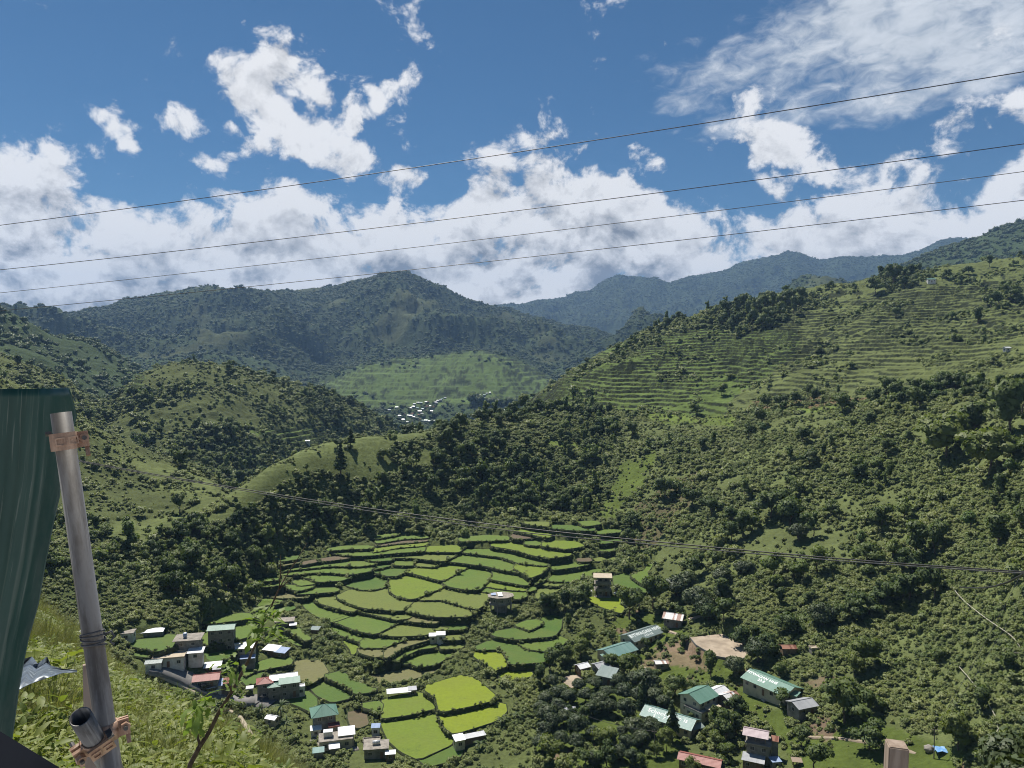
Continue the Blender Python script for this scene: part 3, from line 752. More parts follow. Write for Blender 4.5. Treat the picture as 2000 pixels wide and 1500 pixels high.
 (1, C_D, "dark green paddy left of the red-and-green-roofed house", [(1090, 712), (1200, 652), (1240, 662), (1220, 722), (1140, 762)]),
 (1, C_G, "green paddy wrapped round the tall grey house", [(780, 380), (780, 340), (830, 312), (1000, 287), (1180, 282), (1180, 362), (1080, 392), (1030, 400), (850, 440), (800, 430)]),
 (1, C_D, "dark green paddy in front of the tall grey house", [(750, 522), (860, 492), (1020, 462), (1040, 502), (940, 562), (860, 572)]),
 (1, C_D, "leaf-shaped paddy behind the white-roofed compound", [(200, 442), (330, 402), (540, 372), (600, 392), (590, 442), (420, 492), (370, 472)]),
 (1, C_D, None, [(230, 492), (360, 497), (360, 537), (260, 522)]),
 (1, C_G, None, [(1420, 307), (1530, 322), (1620, 397), (1590, 407), (1510, 357)]),
 (1, C_G, None, [(1350, 352), (1440, 357), (1560, 432), (1560, 452), (1430, 402)]),
 (1, C_G, None, [(780, 277), (1000, 217), (1100, 202), (1200, 217), (1100, 242), (900, 267)]),
 (1, C_D, None, [(1200, 100), (1340, 87), (1400, 100), (1300, 122)]),
 (1, C_D, None, [(1360, 172), (1480, 147), (1500, 157), (1400, 187)]),
 (7, C_G, None, [(370, 637), (450, 607), (580, 597), (560, 612), (420, 627)]),
 (7, C_G, None, [(370, 660), (480, 645), (600, 637), (610, 650), (450, 668)]),
 (7, C_G, None, [(680, 622), (840, 622), (870, 642), (740, 657)]),
 (7, C_G, None, [(600, 657), (720, 667), (840, 662), (830, 672), (740, 697), (660, 682)]),
 (7, C_G, None, [(730, 582), (860, 574), (1000, 577), (1140, 592), (1060, 617), (880, 627), (840, 602)]),
 (7, C_G, None, [(720, 712), (880, 687), (1040, 682), (1030, 702), (850, 717), (740, 722)]),
 (7, C_O, None, [(500, 742), (600, 712), (740, 737), (780, 750), (600, 754)]),
 (7, C_G, None, [(430, 772), (580, 767), (600, 792), (540, 807)]),
]
def solve_levels():
    """levels of all paddies at once: every wall stands as high as the dark band under its edge is seen to be"""
    n = len(PAD); A, b = [], []
    z0 = np.array([p['z'] for p in PAD])
    R = np.array([np.hypot(*p['xy'].mean(0)) for p in PAD])
    cnt = {}
    for axis, step in ((0, 3.0), (1, 2.0)):
        for c in np.arange(230 if axis == 0 else 1015, 1330 if axis == 0 else 1500, step):
            iv = []
            for k, p in enumerate(PAD):
                q = p['px']; u = q[:, axis]; w = q[:, 1 - axis]
                if c <= u.min() or c >= u.max(): continue
                xs = []
                for i in range(len(q)):
                    a0, a1 = u[i], u[(i + 1) % len(q)]
                    if (a0 > c) != (a1 > c): xs.append(w[i] + (c - a0) / (a1 - a0) * (w[(i + 1) % len(q)] - w[i]))
                if len(xs) >= 2: iv.append((min(xs), max(xs), k))
            iv.sort()
            for (s0, e0, k0), (s1, e1, k1) in zip(iv[:-1], iv[1:]):
                g = s1 - e0
                if axis == 0 and g < 15: cnt.setdefault((k0, k1, 0), []).append(max(g, 1.0))
                if axis == 1 and g < 5: cnt.setdefault((k0, k1, 1), []).append(g)
    for (k0, k1, ax), g in cnt.items():
        row = np.zeros(n); row[k0] = 1; row[k1] = -1
        w = math.sqrt(len(g)) * (1.0 if ax == 0 else 0.5)
        A.append(row * w); b.append(w * (np.median(g) * R[k1] / 1450.0 * 0.95 if ax == 0 else 0.0))
    for k in range(n):
        row = np.zeros(n); row[k] = 0.7; A.append(row); b.append(0.7 * z0[k])
    z = np.linalg.lstsq(np.array(A), np.array(b), rcond=None)[0]
    z = np.clip(z, z0 - 4.5, z0 + 4.5)
    for p, zz in zip(PAD, z):
        p['z'] = float(zz); p['xy'] = on_plane(p['px'][:, 0], p['px'][:, 1], float(zz))
    print('LEVELS', np.round(z - z0, 1).tolist())

def paddy_level(poly_px):
    c = np.mean(poly_px, 0)
    return hit(c[0], c[1], H0)[2]

PAD = []
for crop, colr, lab, pts in PADDIES:
    ox, oy = CROPS[crop]
    pp = np.array([(ox + x / 4.0, oy + y / 4.0) for x, y in pts])
    z = paddy_level(pp)
    PAD.append(dict(px=pp, z=z, col=colr, label=lab, xy=on_plane(pp[:, 0], pp[:, 1], z)))
solve_levels()

# ------------------------------------------------------------------ finish the height field
PX0, PY0 = project(GX, GY, H0)
FOOT = np.interp(AA, AZ, CR[4]); CREST = np.interp(AA, AZ, CR[5]); BACK = np.interp(AA, AZ, CR[6]); SKYL = np.interp(AA, AZ, CR[9])
SPUR_MEADOW = [(212, 1052), (212, 1018), (300, 998), (360, 998), (430, 960), (520, 903), (600, 864), (690, 840), (850, 826), (850, 846), (765, 862), (745, 880), (785, 915), (740, 940), (690, 940), (640, 912), (600, 915), (530, 968), (460, 1010), (385, 1032), (300, 1056)]
SPUR_MEADOW_2 = [(600, 868), (740, 868), (790, 915), (745, 938), (690, 928), (620, 892)]
SPUR_MEADOW_3 = [(790, 885), (860, 872), (868, 898), (800, 910)]
GULLY_GRASS = [(1178, 1004), (1188, 950), (1228, 898), (1278, 880), (1265, 930), (1228, 985), (1204, 1010)]
BENCH = [(1240, 796), (1330, 800), (1440, 812), (1430, 838), (1300, 826)]
BENCH_2 = [(1540, 796), (1640, 790), (1720, 788), (1640, 806), (1560, 806)]
STRIP = [(1070, 862), (1200, 868), (1200, 880), (1070, 874)]
BARE = [(1228, 1062), (1255, 985), (1305, 940), (1375, 925), (1345, 990), (1300, 1040), (1270, 1075)]
CUT = [(1470, 785), (1540, 776), (1680, 772), (1760, 752), (1770, 764), (1690, 786), (1560, 798), (1480, 800)]
VILLAGE_LAWN = [(1190, 1215), (1240, 1190), (1330, 1210), (1345, 1245), (1450, 1300), (1520, 1330), (1490, 1395), (1440, 1390), (1400, 1330), (1260, 1330), (1235, 1290)]
LOWER_LAWN = [(1450, 1400), (1520, 1385), (1600, 1395), (1740, 1420), (1880, 1470), (1880, 1520), (1560, 1520), (1520, 1440)]
GROVE_LAWN = [(1065, 1500), (1090, 1440), (1150, 1410), (1220, 1420), (1200, 1450), (1110, 1470), (1090, 1520)]
GROVE = [(1050, 1345), (1110, 1335), (1200, 1335), (1250, 1390), (1330, 1430), (1340, 1520), (1050, 1520)]
GARDEN_SOIL = [(1320, 1258), (1400, 1290), (1390, 1310), (1310, 1300), (1275, 1310), (1250, 1295), (1290, 1270)]
GARDEN_SOIL_2 = [(1570, 1330), (1630, 1320), (1640, 1340), (1590, 1345)]
LEFT_RIDGE = [(120, 790), (210, 848), (300, 896), (430, 940), (470, 958), (420, 992), (330, 965), (240, 908), (150, 860)]
LEFT_TOP_GRASS = [(0, 720), (80, 745), (140, 775), (60, 775), (0, 770)]
TERR = [(1030, 800), (1180, 675), (1290, 640), (1420, 640), (1560, 645), (1560, 690), (1480, 740), (1420, 790), (1440, 835), (1200, 815), (1060, 810)]
DOME_TERR = [(490, 840), (640, 830), (650, 868), (560, 872)]
GAP_TERR = [(215, 712), (285, 700), (275, 770), (225, 765)]
FAN = [(620, 750), (700, 718), (800, 700), (950, 683), (1060, 715), (1090, 760), (1000, 790), (800, 790), (700, 800)]
PINE_STAND = [(1395, 640), (1405, 600), (1490, 585), (1570, 575), (1570, 605), (1510, 640), (1440, 655)]
TREE_BELT = [(1170, 700), (1270, 645), (1400, 600), (1420, 625), (1300, 660), (1190, 715)]
RIDGE_TREES = [(1700, 560), (1720, 535), (1800, 525), (1800, 552), (1740, 570)]

BANKS = [[(572, 1182), (622, 1195), (655, 1255), (695, 1298), (745, 1320), (735, 1348), (680, 1335), (620, 1275), (588, 1232)], [(905, 1262), (930, 1210), (1000, 1200), (1012, 1168), (1100, 1148), (1165, 1160), (1155, 1205), (1085, 1200), (1000, 1215), (960, 1245), (932, 1292)], [(958, 1300), (1010, 1318), (1045, 1342), (1005, 1362), (978, 1332)], [(690, 1300), (780, 1285), (800, 1310), (720, 1330)], [(1140, 1060), (1200, 1040), (1240, 1090), (1180, 1120), (1140, 1090)]]

# the valley floor follows the levels the paddies were found at
_c = np.array([p['xy'].mean(0) for p in PAD]); _d = np.array([p['z'] for p in PAD]) - sample(H0, _c[:, 0], _c[:, 1])
_m = (RG > 195) & (RG < 470) & (GX > -190) & (GX < 90)
_i = np.where(_m)
_w = np.full(len(_i[0]), 0.06); _v = np.zeros(len(_i[0]))
for (cx, cyy), dd in zip(_c, _d):
    k = np.exp(-((GX[_i] - cx) ** 2 + (GY[_i] - cyy) ** 2) / (2 * 9.0 ** 2)); _w += k; _v += k * (dd - 0.5)
H0[_i] += np.clip(_v / _w, -5, 5)

def stairs(h, s, nz, w):
    q = h / s + nz
    f = q - np.floor(q)
    g = np.where(f < 0.70, f * 0.16, 0.112 + (f - 0.70) / 0.30 * 0.888)
    g = np.where(f < 0.70, g, 0.112 + sstep(0.70, 1.0, f) * 0.888)
    return h + w * (s * (np.floor(q) + g - nz) - h)

NW *= 1 - 0.85 * sstep(1600, 1720, PX0) * (RG > 2400) * (RG < 3600)
H = H0.copy()
gl = np.zeros_like(H)
near = RG < 150
H += np.where(near, 0.35 * fbm(GX, GY, 9, 4) * sstep(4, 14, RG), 0)
mid = (RG >= 150) & (RG < 1175)
hn = (7.0 * fbm(GX, GY, 85, 6, 0.55) + 4.0 * (ridged(GX, GY, 60, 4, 0.5, 3.3) - 0.8)) * (1 + 0.9 * sstep(560, 760, RG))
H += np.where(mid, hn * NW * sstep(150, 300, RG), 0)
far = (RG >= 1175) & (RG < 3000)
H += np.where(far, (30 * fbm(GX, GY, 300, 6, 0.54) + 26 * (ridged(GX, GY, 240, 5, 0.52, 1.7) - 0.95)) * NW * sstep(1175, 1500, RG), 0)
mtn = RG >= 2980
H += np.where(mtn, (190 * (ridged(GX, GY, 760, 6, 0.5, 6.7) - 0.95) + 60 * fbm(GX, GY, 420, 6, 0.55)) * NW * 0.9 * sstep(2980, 3300, RG), 0)
# terraces
on_hill = (PX0 > 1035) & (RG > CREST - 10) & (RG < SKYL + 90)
tw = np.where(on_hill, np.where(inpoly(PX0, PY0, TERR), 1.0, 0.65), 0.0)
tw *= np.where(inpoly(PX0, PY0, PINE_STAND), 0.2, 1.0)
k = 7
twn = np.clip(tw + np.where(on_hill, 1.3 * fbm(GX, GY, 75, 3), 0), 0, 1)
H = stairs(H, 3.3, 1.0 * fbm(GX, GY, 90, 4, 0.6), twn)
m2 = (inpoly(PX0, PY0, SPUR_MEADOW) | inpoly(PX0, PY0, SPUR_MEADOW_2) | inpoly(PX0, PY0, SPUR_MEADOW_3)) & (RG > 330) & (RG < 620)
H = stairs(H, 1.8, 0.3 * fbm(GX, GY, 30, 3), np.where(m2, 0.8, 0))
m3 = (inpoly(PX0, PY0, DOME_TERR) & (RG > 700) & (RG < 1100)) | (inpoly(PX0, PY0, GAP_TERR) & (RG > 700) & (RG < 1175))
H = stairs(H, 5.0, 0.3 * fbm(GX, GY, 90, 3), np.where(m3, 0.95, 0))
fanm = inpoly(PX0, PY0, FAN) & (RG > 1850) & (RG < 2700)
H = stairs(H, 12.0, 0.4 * fbm(GX, GY, 200, 4), np.where(fanm, 0.95, 0))
# the outlines reach back to the foot of the wall above
def rounded(P, it=1):
    for _ in range(it):
        Q = np.roll(P, -1, 0)
        P = np.stack([P * 0.88 + Q * 0.12, P * 0.12 + Q * 0.88], 1).reshape(-1, 2)
    return P
for p in PAD:
    P = rounded(p['xy'], 1)
    area = 0.5 * np.sum(P[:, 0] * np.roll(P[:, 1], -1) - np.roll(P[:, 0], -1) * P[:, 1])
    if area < 0: P = P[::-1]
    T = np.roll(P, -1, 0) - np.roll(P, 1, 0); T /= np.linalg.norm(T, axis=1, keepdims=True) + 1e-9
    N = np.stack([T[:, 1], -T[:, 0]], -1)
    up = P / np.linalg.norm(P, axis=1, keepdims=True)
    k = np.sum(N * up, 1)
    p['xy'] = P + N * (0.35 + 2.4 * np.clip(k, 0, 1))[:, None]
# let every paddy into the land
for p in PAD:
    b0 = p['xy'].min(0) - 3; b1 = p['xy'].max(0) + 3
    w = np.where((GX > b0[0]) & (GX < b1[0]) & (GY > b0[1]) & (GY < b1[1]))
    if len(w[0]) == 0: continue
    x, y = GX[w], GY[w]
    ins = inpoly(x, y, p['xy']) | (polydist(x, y, p['xy']) < 1.3)
    H[w] = np.where(ins, np.minimum(H[w], p['z'] - 0.7), H[w])

def ground(x, y):
    return float(sample(H, np.array([x]), np.array([y]))[0])
def ground_pad(x, y):
    for p in PAD:
        if inpoly(np.array([x]), np.array([y]), p['xy'])[0]: return p['z']
    return ground(x, y)
def place(px, py, rmin=150.0):
    """ground point seen at a pixel, on a paddy's level where it falls in one"""
    for p in PAD:
        if inpoly(np.array([px]), np.array([py]), p['px'])[0]:
            q = on_plane(px, py, p['z']); return float(q[0]), float(q[1]), p['z'] - 0.05, float(np.hypot(*q))
    return hit(px, py, H, rmin)

# level yards under the court, as built ground
def level(poly_px, dz=0.0):
    c = np.mean(np.array(poly_px), 0)
    z = hit(c[0], c[1], H0)[2] + dz
    q = np.array(poly_px, float)
    xy = on_plane(q[:, 0], q[:, 1], z)
    b0 = xy.min(0) - 4; b1 = xy.max(0) + 4
    w = np.where((GX > b0[0]) & (GX < b1[0]) & (GY > b0[1]) & (GY < b1[1]))
    ins = inpoly(GX[w], GY[w], xy) | (polydist(GX[w], GY[w], xy) < 1.4)
    H[w] = np.where(ins, z - 0.35, H[w])
    return xy, z
COURT_PX = [(1346, 1245), (1410, 1238), (1461, 1262), (1459, 1284), (1444, 1292), (1395, 1283), (1360, 1262)]
COURT_XY, COURT_Z = level(COURT_PX)
YARD_PX = [(1094, 1326), (1112, 1319), (1142, 1318), (1136, 1330), (1118, 1344), (1110, 1341)]
YARD_XY, YARD_Z = level(YARD_PX)

# visibility from about the viewpoint, for thinning what is never seen
TT = H / RG
RUNMAX = np.maximum.accumulate(TT, axis=0)
def seen(x, y, hgt, slack=0.012):
    r = np.hypot(x, y)
    rm = sample(RUNMAX, x * 0.985, y * 0.985)
    return (sample(H, x, y) + hgt) / r > rm - slack * np.clip(400 / r, 0.15, 1)

# ------------------------------------------------------------------ land cover
FLOOR = np.array((0.075, 0.098, 0.034)); GRASS = np.array((0.104, 0.126, 0.044)); OLIVE = np.array((0.120, 0.144, 0.050))
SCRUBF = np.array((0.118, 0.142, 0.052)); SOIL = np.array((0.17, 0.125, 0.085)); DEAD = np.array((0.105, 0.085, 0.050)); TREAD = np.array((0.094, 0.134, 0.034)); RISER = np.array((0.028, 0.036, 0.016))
FARF = np.array((0.034, 0.052, 0.020)); FARG = np.array((0.075, 0.088, 0.034)); LAWN = np.array((0.100, 0.135, 0.030))

def cover(x, y, z, slope=None):
    """colour of the ground and the chance of trees and shrubs (0..1) at land points"""
    r = np.hypot(x, y); a = np.arctan2(x, y)
    px, py = project(x, y, z)
    foot = np.interp(a, AZ, CR[4]); crest = np.interp(a, AZ, CR[5]); back = np.interp(a, AZ, CR[6]); skyl = np.interp(a, AZ, CR[9])
    wob = np.where(r < 330, 7.0, 20.0)
    px = px + wob * fbm(x, y, 30, 3, 0.55, 3.9); py = py + wob * 0.7 * fbm(x, y, 34, 3, 0.55, 8.3)
    n1 = fbm(x, y, 70, 4, 0.55, 2.2); n2 = fbm(x, y, 22, 3, 0.5, 5.1); n3 = fbm(x, y, 260, 4, 0.55, 7.7)
    sh = x.shape
    col = np.empty(sh + (3,)); tree = np.zeros(sh); shrub = np.zeros(sh)
    def put(m, c, t=None, s=None, k=1.0):
        if c is not None:
            kk = (np.where(m, k, 0.0) if np.isscalar(k) else np.where(m, k, 0.0))[..., None]
            col[...] = col * (1 - kk) + np.asarray(c) * kk
        if t is not None: tree[m] = np.broadcast_to(t, sh)[m]
        if s is not None: shrub[m] = np.broadcast_to(s, sh)[m]
    allm = np.ones(sh, bool)
    col[...] = SCRUBF
    # valley floor
    put(r < 150, OLIVE * 0.9, 0, 0)
    v = (r >= 150) & (r < foot)
    put(v, GRASS * 0.9, 0.02, np.clip(0.42 + 0.9 * n2, 0, 1))
    for P in BANKS:
        put(inpoly(px, py, P) & (r > 150) & (r < 420), SCRUBF * 0.8, 0.06, 1.0)
    # forested slope behind the fields and the spur
    f = (r >= foot - 4) & (r < back + 30)
    put(f, FLOOR, np.clip(0.42 + 1.2 * n1 + 0.5 * n2, 0.05, 1), 0.95)
    right = f & (px > 1215) & (py > 790)
    lean = np.clip((px - 1215) / 120.0, 0, 1)
    put(right, SCRUBF, np.clip(0.02 + 0.9 * n1, 0.0, 1) * (1 - 0.62 * lean) + 0.01, np.clip(0.80 + 1.3 * n1 + 1.1 * n2, 0.06, 1))
    put(right & (n1 > 0.12), SCRUBF * 0.8)
    lowr = (px > 1380) & (r < foot) & (r > 150) & (py < 1400)
    put(lowr, SCRUBF, 0.05, 0.85)
    # grassy places
    rr = (r > 330) & (r < 640)
    mead = (inpoly(px, py, SPUR_MEADOW) | inpoly(px, py, SPUR_MEADOW_2) | inpoly(px, py, SPUR_MEADOW_3)) & rr
    put(mead, GRASS, 0.0, np.clip(-0.05 + 0.7 * n2, 0, 0.5))
    put(inpoly(px, py, GULLY_GRASS) & rr, LAWN * 0.9, 0.0, 0.12)
    put((inpoly(px, py, BENCH) | inpoly(px, py, STRIP)) & (r < 800), LAWN * 1.1, 0.0, 0.1)
    put(inpoly(px, py, BENCH_2) & (r < 800), LAWN * 1.2, 0.0, 0.1)
    put(inpoly(px, py, BARE) & (r > 280) & (r < 520), DEAD, 0.02, np.clip(0.55 + 0.6 * n2, 0, 1), 0.8)
    put(inpoly(px, py, GROVE) & (r < 330), LAWN * 0.75, 0.0, np.clip(0.08 + 0.5 * n2, 0, 0.4))
    for P in (VILLAGE_LAWN, LOWER_LAWN, GROVE_LAWN):
        put(inpoly(px, py, P) & (r < 330), LAWN * 0.8, 0.0, np.clip(0.05 + 0.8 * n2, 0, 0.6))
        put(inpoly(px, py, P) & (r < 330) & (n2 > 0.28), SOIL * 0.85)
    for P in (GARDEN_SOIL, GARDEN_SOIL_2):
        put(inpoly(px, py, P) & (r < 330), SOIL, 0.0, 0.08, 0.8)
    # terraced hillside
    h = (px > 1035) & (r >= back - 5) & (r < skyl + 160)
    put(h, OLIVE * 0.92, np.clip(-0.26 + 1.1 * n1 + 0.5 * n3, 0, 0.6), np.clip(-0.02 + 1.3 * n1 + 0.7 * n2, 0, 1))
    put(h & inpoly(px, py, TERR), TREAD, np.clip(-0.28 + 0.9 * n1, 0, 0.4), np.clip(-0.10 + 1.1 * n1 + 0.7 * n2, 0, 0.8))
    put(h & inpoly(px, py, CUT), SOIL * np.array((0.85, 0.72, 0.62)), 0.0, 0.25, 0.85)
    put(h & inpoly(px, py, PINE_STAND), SCRUBF, 1.0, 0.6)
    put(h & inpoly(px, py, TREE_BELT), SCRUBF, 0.35, 0.8)
    put(h & inpoly(px, py, RIDGE_TREES), SCRUBF, 0.6, 0.8)
    hb = (px > 1035) & (r >= skyl + 160) & (r < 1900)
    put(hb, FARG, 0.4, 0.5)
    # slopes on the other side and the domed hill
    l = (px <= 1035) & (r >= back - 5) & (r < 1180)
    put(l, GRASS * 0.8, np.clip(-0.05 + 1.2 * n1 + 0.4 * n3, 0, 0.8), np.clip(0.40 + 1.0 * n1 + 0.6 * n2, 0.05, 1))
    low = l & (py > 850 + 30 * n1) & (px > 330) & (r > 560)
    put(low, FLOOR, np.clip(0.75 + 0.6 * n1, 0.2, 1), 0.8)
    put(l & (px > 600) & (py > 740), FLOOR, np.clip(0.6 + 0.9 * n1, 0.2, 1), 0.8)
    put(l & inpoly(px, py, LEFT_RIDGE) & (r < 600), OLIVE * 0.95, 0.0, np.clip(0.12 + 0.8 * n2, 0, 0.6))
    put(l & inpoly(px, py, LEFT_TOP_GRASS) & (r < 620), OLIVE, 0.02, 0.1)
    put(l & (inpoly(px, py, DOME_TERR) | inpoly(px, py, GAP_TERR)), TREAD, 0.0, 0.1)
    # far valley
    d = (r >= 1180) & (r < 2990)
    put(d & (px <= 1035), FARF * 1.3, np.clip(0.55 + 0.9 * fbm(x, y, 330, 5, 0.55, 3.0), 0.05, 1), 0.4)
    put(d & (px > 1035), FARF * 1.3, np.clip(0.75 + 0.6 * fbm(x, y, 330, 5, 0.55, 3.0), 0.2, 1), 0.4)
    fan = inpoly(px, py, FAN) & (r > 1850) & (r < 2720)
    nf = fbm(x, y, 240, 4, 0.55, 9.0)
    put(fan, np.array((0.080, 0.118, 0.034)), np.clip(-0.22 + 1.0 * nf, 0, 0.6), 0.1)
    # mountains
    e = r >= 2990
    ne = fbm(x, y, 520, 5, 0.58, 1.0)
    put(e, FARF, np.clip(0.55 + 1.2 * ne, 0.05, 1), 0)
    put(e & (ne < -0.16), FARG * 0.85, None, None, np.clip((-0.16 - ne) * 5, 0, 0.8))
    put(e & (r > 5500), FARF * 0.95)
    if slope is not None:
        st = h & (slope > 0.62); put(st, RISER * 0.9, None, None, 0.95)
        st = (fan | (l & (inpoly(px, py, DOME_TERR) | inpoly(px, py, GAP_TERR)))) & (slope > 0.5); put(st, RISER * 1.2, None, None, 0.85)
    jit = 1.0 + 0.25 * n2 + 0.18 * n1
    col *= jit[..., None]
    return np.clip(col, 0.005, 1), tree, shrub

dr = np.gradient(H, axis=0) / np.gradient(RR)[:, None]
da = np.gradient(H, axis=1) / (RG * (AZ[1] - AZ[0]))
SLOPE = np.hypot(dr, da)
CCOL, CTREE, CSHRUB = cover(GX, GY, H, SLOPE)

def zone(name, i0, i1, stride, mat):
    js = np.arange(0, NAZ, stride)
    if js[-1] != NAZ - 1: js = np.append(js, NAZ - 1)
    I, J = np.meshgrid(np.arange(i0, i1), js, indexing='ij')
    V = np.stack([GX[I, J], GY[I, J], H[I, J]], -1).reshape(-1, 3)
    n, m = I.shape
    k = (np.arange(n - 1)[:, None] * m + np.arange(m - 1)[None, :]).ravel()
    Fc = np.stack([k, k + 1, k + m + 1, k + m], -1)
    me = mesh_arrays(name, V, Fc, [mat], True)
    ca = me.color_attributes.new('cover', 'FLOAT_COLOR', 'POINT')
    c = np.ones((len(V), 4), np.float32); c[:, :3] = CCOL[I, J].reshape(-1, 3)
    ca.data.foreach_set('color', c.ravel())
    o = link(name, me); o['kind'] = 'structure'
    return o
e = np.cumsum([0] + [len(z) for z in RZ])
zone('near_hillside', e[0], e[1] + 1, 4, M['land_near'])
zone('valley_ground', e[1], e[2] + 1, 2, M['land'])
zone('terraced_hills', e[2], e[3] + 1, 1, M['land_mid'])
zone('far_valley_terrain', e[3], e[4] + 1, 1, M['land_far'])
zone('mountain_terrain', e[4], e[5], 1, M['land_far'])

# ------------------------------------------------------------------ paddies with their stone walls
def densify(P, step):
    out = []
    n = len(P)
    for i in range(n):
        a, b = P[i], P[(i + 1) % n]
        k = max(1, int(np.hypot(*(b - a)) / step))
        for t in range(k): out.append(a + (b - a) * t / k)
    return np.array(out)

WALL_EDGE = []
for p in PAD:
    P = densify(p['xy'], 1.6)
    area = 0.5 * np.sum(P[:, 0] * np.roll(P[:, 1], -1) - np.roll(P[:, 0], -1) * P[:, 1])
    if area < 0: P = P[::-1]
    n = len(P)
    T = np.roll(P, -1, 0) - np.roll(P, 1, 0); T /= np.linalg.norm(T, axis=1, keepdims=True) + 1e-9
    N = np.stack([T[:, 1], -T[:, 0]], -1)
    z = p['z']
    me = mesh_arrays('rice_paddy', np.c_[P, np.full(n, z)], [list(range(n))], [M['rice']])
    o = link('rice_paddy', me)
    o.color = (*(k * 0.82 for k in p['col']), 1)
    lab = p['label']
    if lab is None:
        cx, cy = p['px'].mean(0)
        if cx > 1000: lab, g = "one of the small green paddies along the bushy gully", "small paddies along the bushy gully"
        elif cy < 1180 and cx < 800: lab, g = "one of the narrow stacked rice terraces below the forest edge", "narrow stacked rice terraces"
        elif cx < 620: lab, g = "one of the small green plots among the roadside houses", "small plots among the roadside houses"
        else: lab, g = "one of the thin strips between the broad central paddies", "thin strips between the broad paddies"
        tag(o, lab.replace(" left", ""), 'rice paddy', g)
    else:
        tag(o, lab.replace("right of", "beside").replace("left of", "beside").replace("right-hand ", ""), 'rice paddy')
    w = 0.18 + 0.13 * np.abs(perlin(P[:, 0] * 0.7, P[:, 1] * 0.7)) * 2
    hb = 0.16 + 0.16 * perlin(P[:, 0] * 0.5 + 9, P[:, 1] * 0.5)
    j1 = 0.35 * perlin(P[:, 0] * 0.9 + 3, P[:, 1] * 0.9)
    # clear of the ground below on the downhill side
    below = np.array([ground(*(q + nn * 1.6)) for q, nn in zip(P, N)])
    rows = [np.c_[P - N * 0.05, np.full(n, z - 0.02)], np.c_[P + N * 0.12, z + hb], np.c_[P + N * w[:, None], z + hb * 0.9],
            np.c_[P + N * (w + 0.25 + j1 * 0.4)[:, None], np.full(n, z - 1.1)], np.c_[P + N * (w + 0.45 + j1)[:, None], np.minimum(z - 2.4, below - 0.6)]]
    V = np.concatenate(rows); Fc = []
    for a in range(4):
        for i in range(n): Fc.append([a * n + i, a * n + (i + 1) % n, (a + 1) * n + (i + 1) % n, (a + 1) * n + i])
    wme = mesh_arrays('stone_wall', V, np.array(Fc)[:, ::-1], [M['wall_stone']], True)
    link('stone_wall', wme, o)
    ok = z - below > 1.0
    WALL_EDGE.append(np.c_[P + N * (w * 0.7)[:, None], z + hb, np.where(ok, z - below, 0)])
    p['ring'] = P
WALL_EDGE = np.concatenate(WALL_EDGE)

# ------------------------------------------------------------------ vegetation
def leafy(rng, blobs, n, size, up=0.0, core=0.78, tilt=0.55, jitter=0.16, lift=0.28):
    """leaf clumps over the surfaces of a few rounded masses, with a rough inner mass so that no daylight shows straight through"""
    V, Fq, Nn = [], [], []
    vol = np.array([b[3] * b[4] for b in blobs], float); vol /= vol.sum()
    for (cx, cyy, czz, rx, rz), w in zip(blobs, vol):
        k = max(6, int(n * w))
        d = rng.normal(size=(k, 3)); d /= np.linalg.norm(d, axis=1, keepdims=True)
        d[:, 2] = np.where(d[:, 2] < -0.35, -d[:, 2] * 0.6, d[:, 2]); d /= np.linalg.norm(d, axis=1, keepdims=True)
        rad = 1.0 - np.abs(rng.normal(0, jitter, k)) + rng.uniform(-0.02, 0.10, k)
        P = np.c_[cx + d[:, 0] * rx * rad, cyy + d[:, 1] * rx * rad, czz + d[:, 2] * rz * rad]
        for p, o in zip(P, d):
            nn = o + rng.normal(size=3) * tilt; nn[2] += up; nn /= np.linalg.norm(nn)
            u = np.cross(nn, rng.normal(size=3)); u /= np.linalg.norm(u) + 1e-9
            v = np.cross(nn, u)
            s = size * rng.uniform(0.6, 1.35); a = s * 0.5; b = s * rng.uniform(0.32, 0.55)
            base = len(V)
            V += [p - u * a, p + v * b * 0.9 + nn * s * 0.10, p + u * a, p - v * b * 0.9 + nn * s * 0.10]
            m = o * 0.62 + nn * 0.5; m[2] += lift; m /= np.linalg.norm(m)
            Nn += [m] * 4
            Fq.append([base, base + 3, base + 2, base + 1])
    cores = []
    for (cx, cyy, czz, rx, rz) in blobs:
        base = len(V); rings = 4; seg = 7
        for i in range(rings + 1):
            ph = math.pi * i / rings
            for j in range(seg):
                th = 2 * math.pi * j / seg
                rr = core * rng.uniform(0.85, 1.08)
                o = np.array((math.sin(ph) * math.cos(th), math.sin(ph) * math.sin(th), math.cos(ph)))
                V.append(np.array((cx, cyy, czz)) + o * np.array((rx, rx, rz)) * rr); Nn.append(o)
        for i in range(rings):
            for j in range(seg):
                Fq.append([base + i * seg + j, base + (i + 1) * seg + j, base + (i + 1) * seg + (j + 1) % seg, base + i * seg + (j + 1) % seg])
    return np.array(V), np.array(Fq), np.array(Nn)

def crown_mesh(name, mat, parts, extra=None):
    V, Fq, Nn = parts
    mats = [mat]; mi = np.zeros(len(Fq), int)
    if extra is not None:
        mb, m2 = extra
        b = len(V); ev = np.array(mb.v); ef = [[b + i for i in f] for f in mb.f if len(f) == 4]
        c = ev.mean(0); en = ev - np.array([c[0], c[1], 0]) * np.array([1, 1, 0]); en[:, 2] = 0; en /= np.linalg.norm(en, axis=1, keepdims=True) + 1e-6
        V = np.concatenate([V, ev]); Nn = np.concatenate([Nn, en]); Fq = np.concatenate([Fq, np.array(ef)]); mats.append(m2)
        mi = np.concatenate([mi, np.ones(len(ef), int)])
    me = mesh_arrays(name, V, Fq, mats, True, mi)
    me.normals_split_custom_set_from_vertices([tuple(x) for x in Nn])
    return me

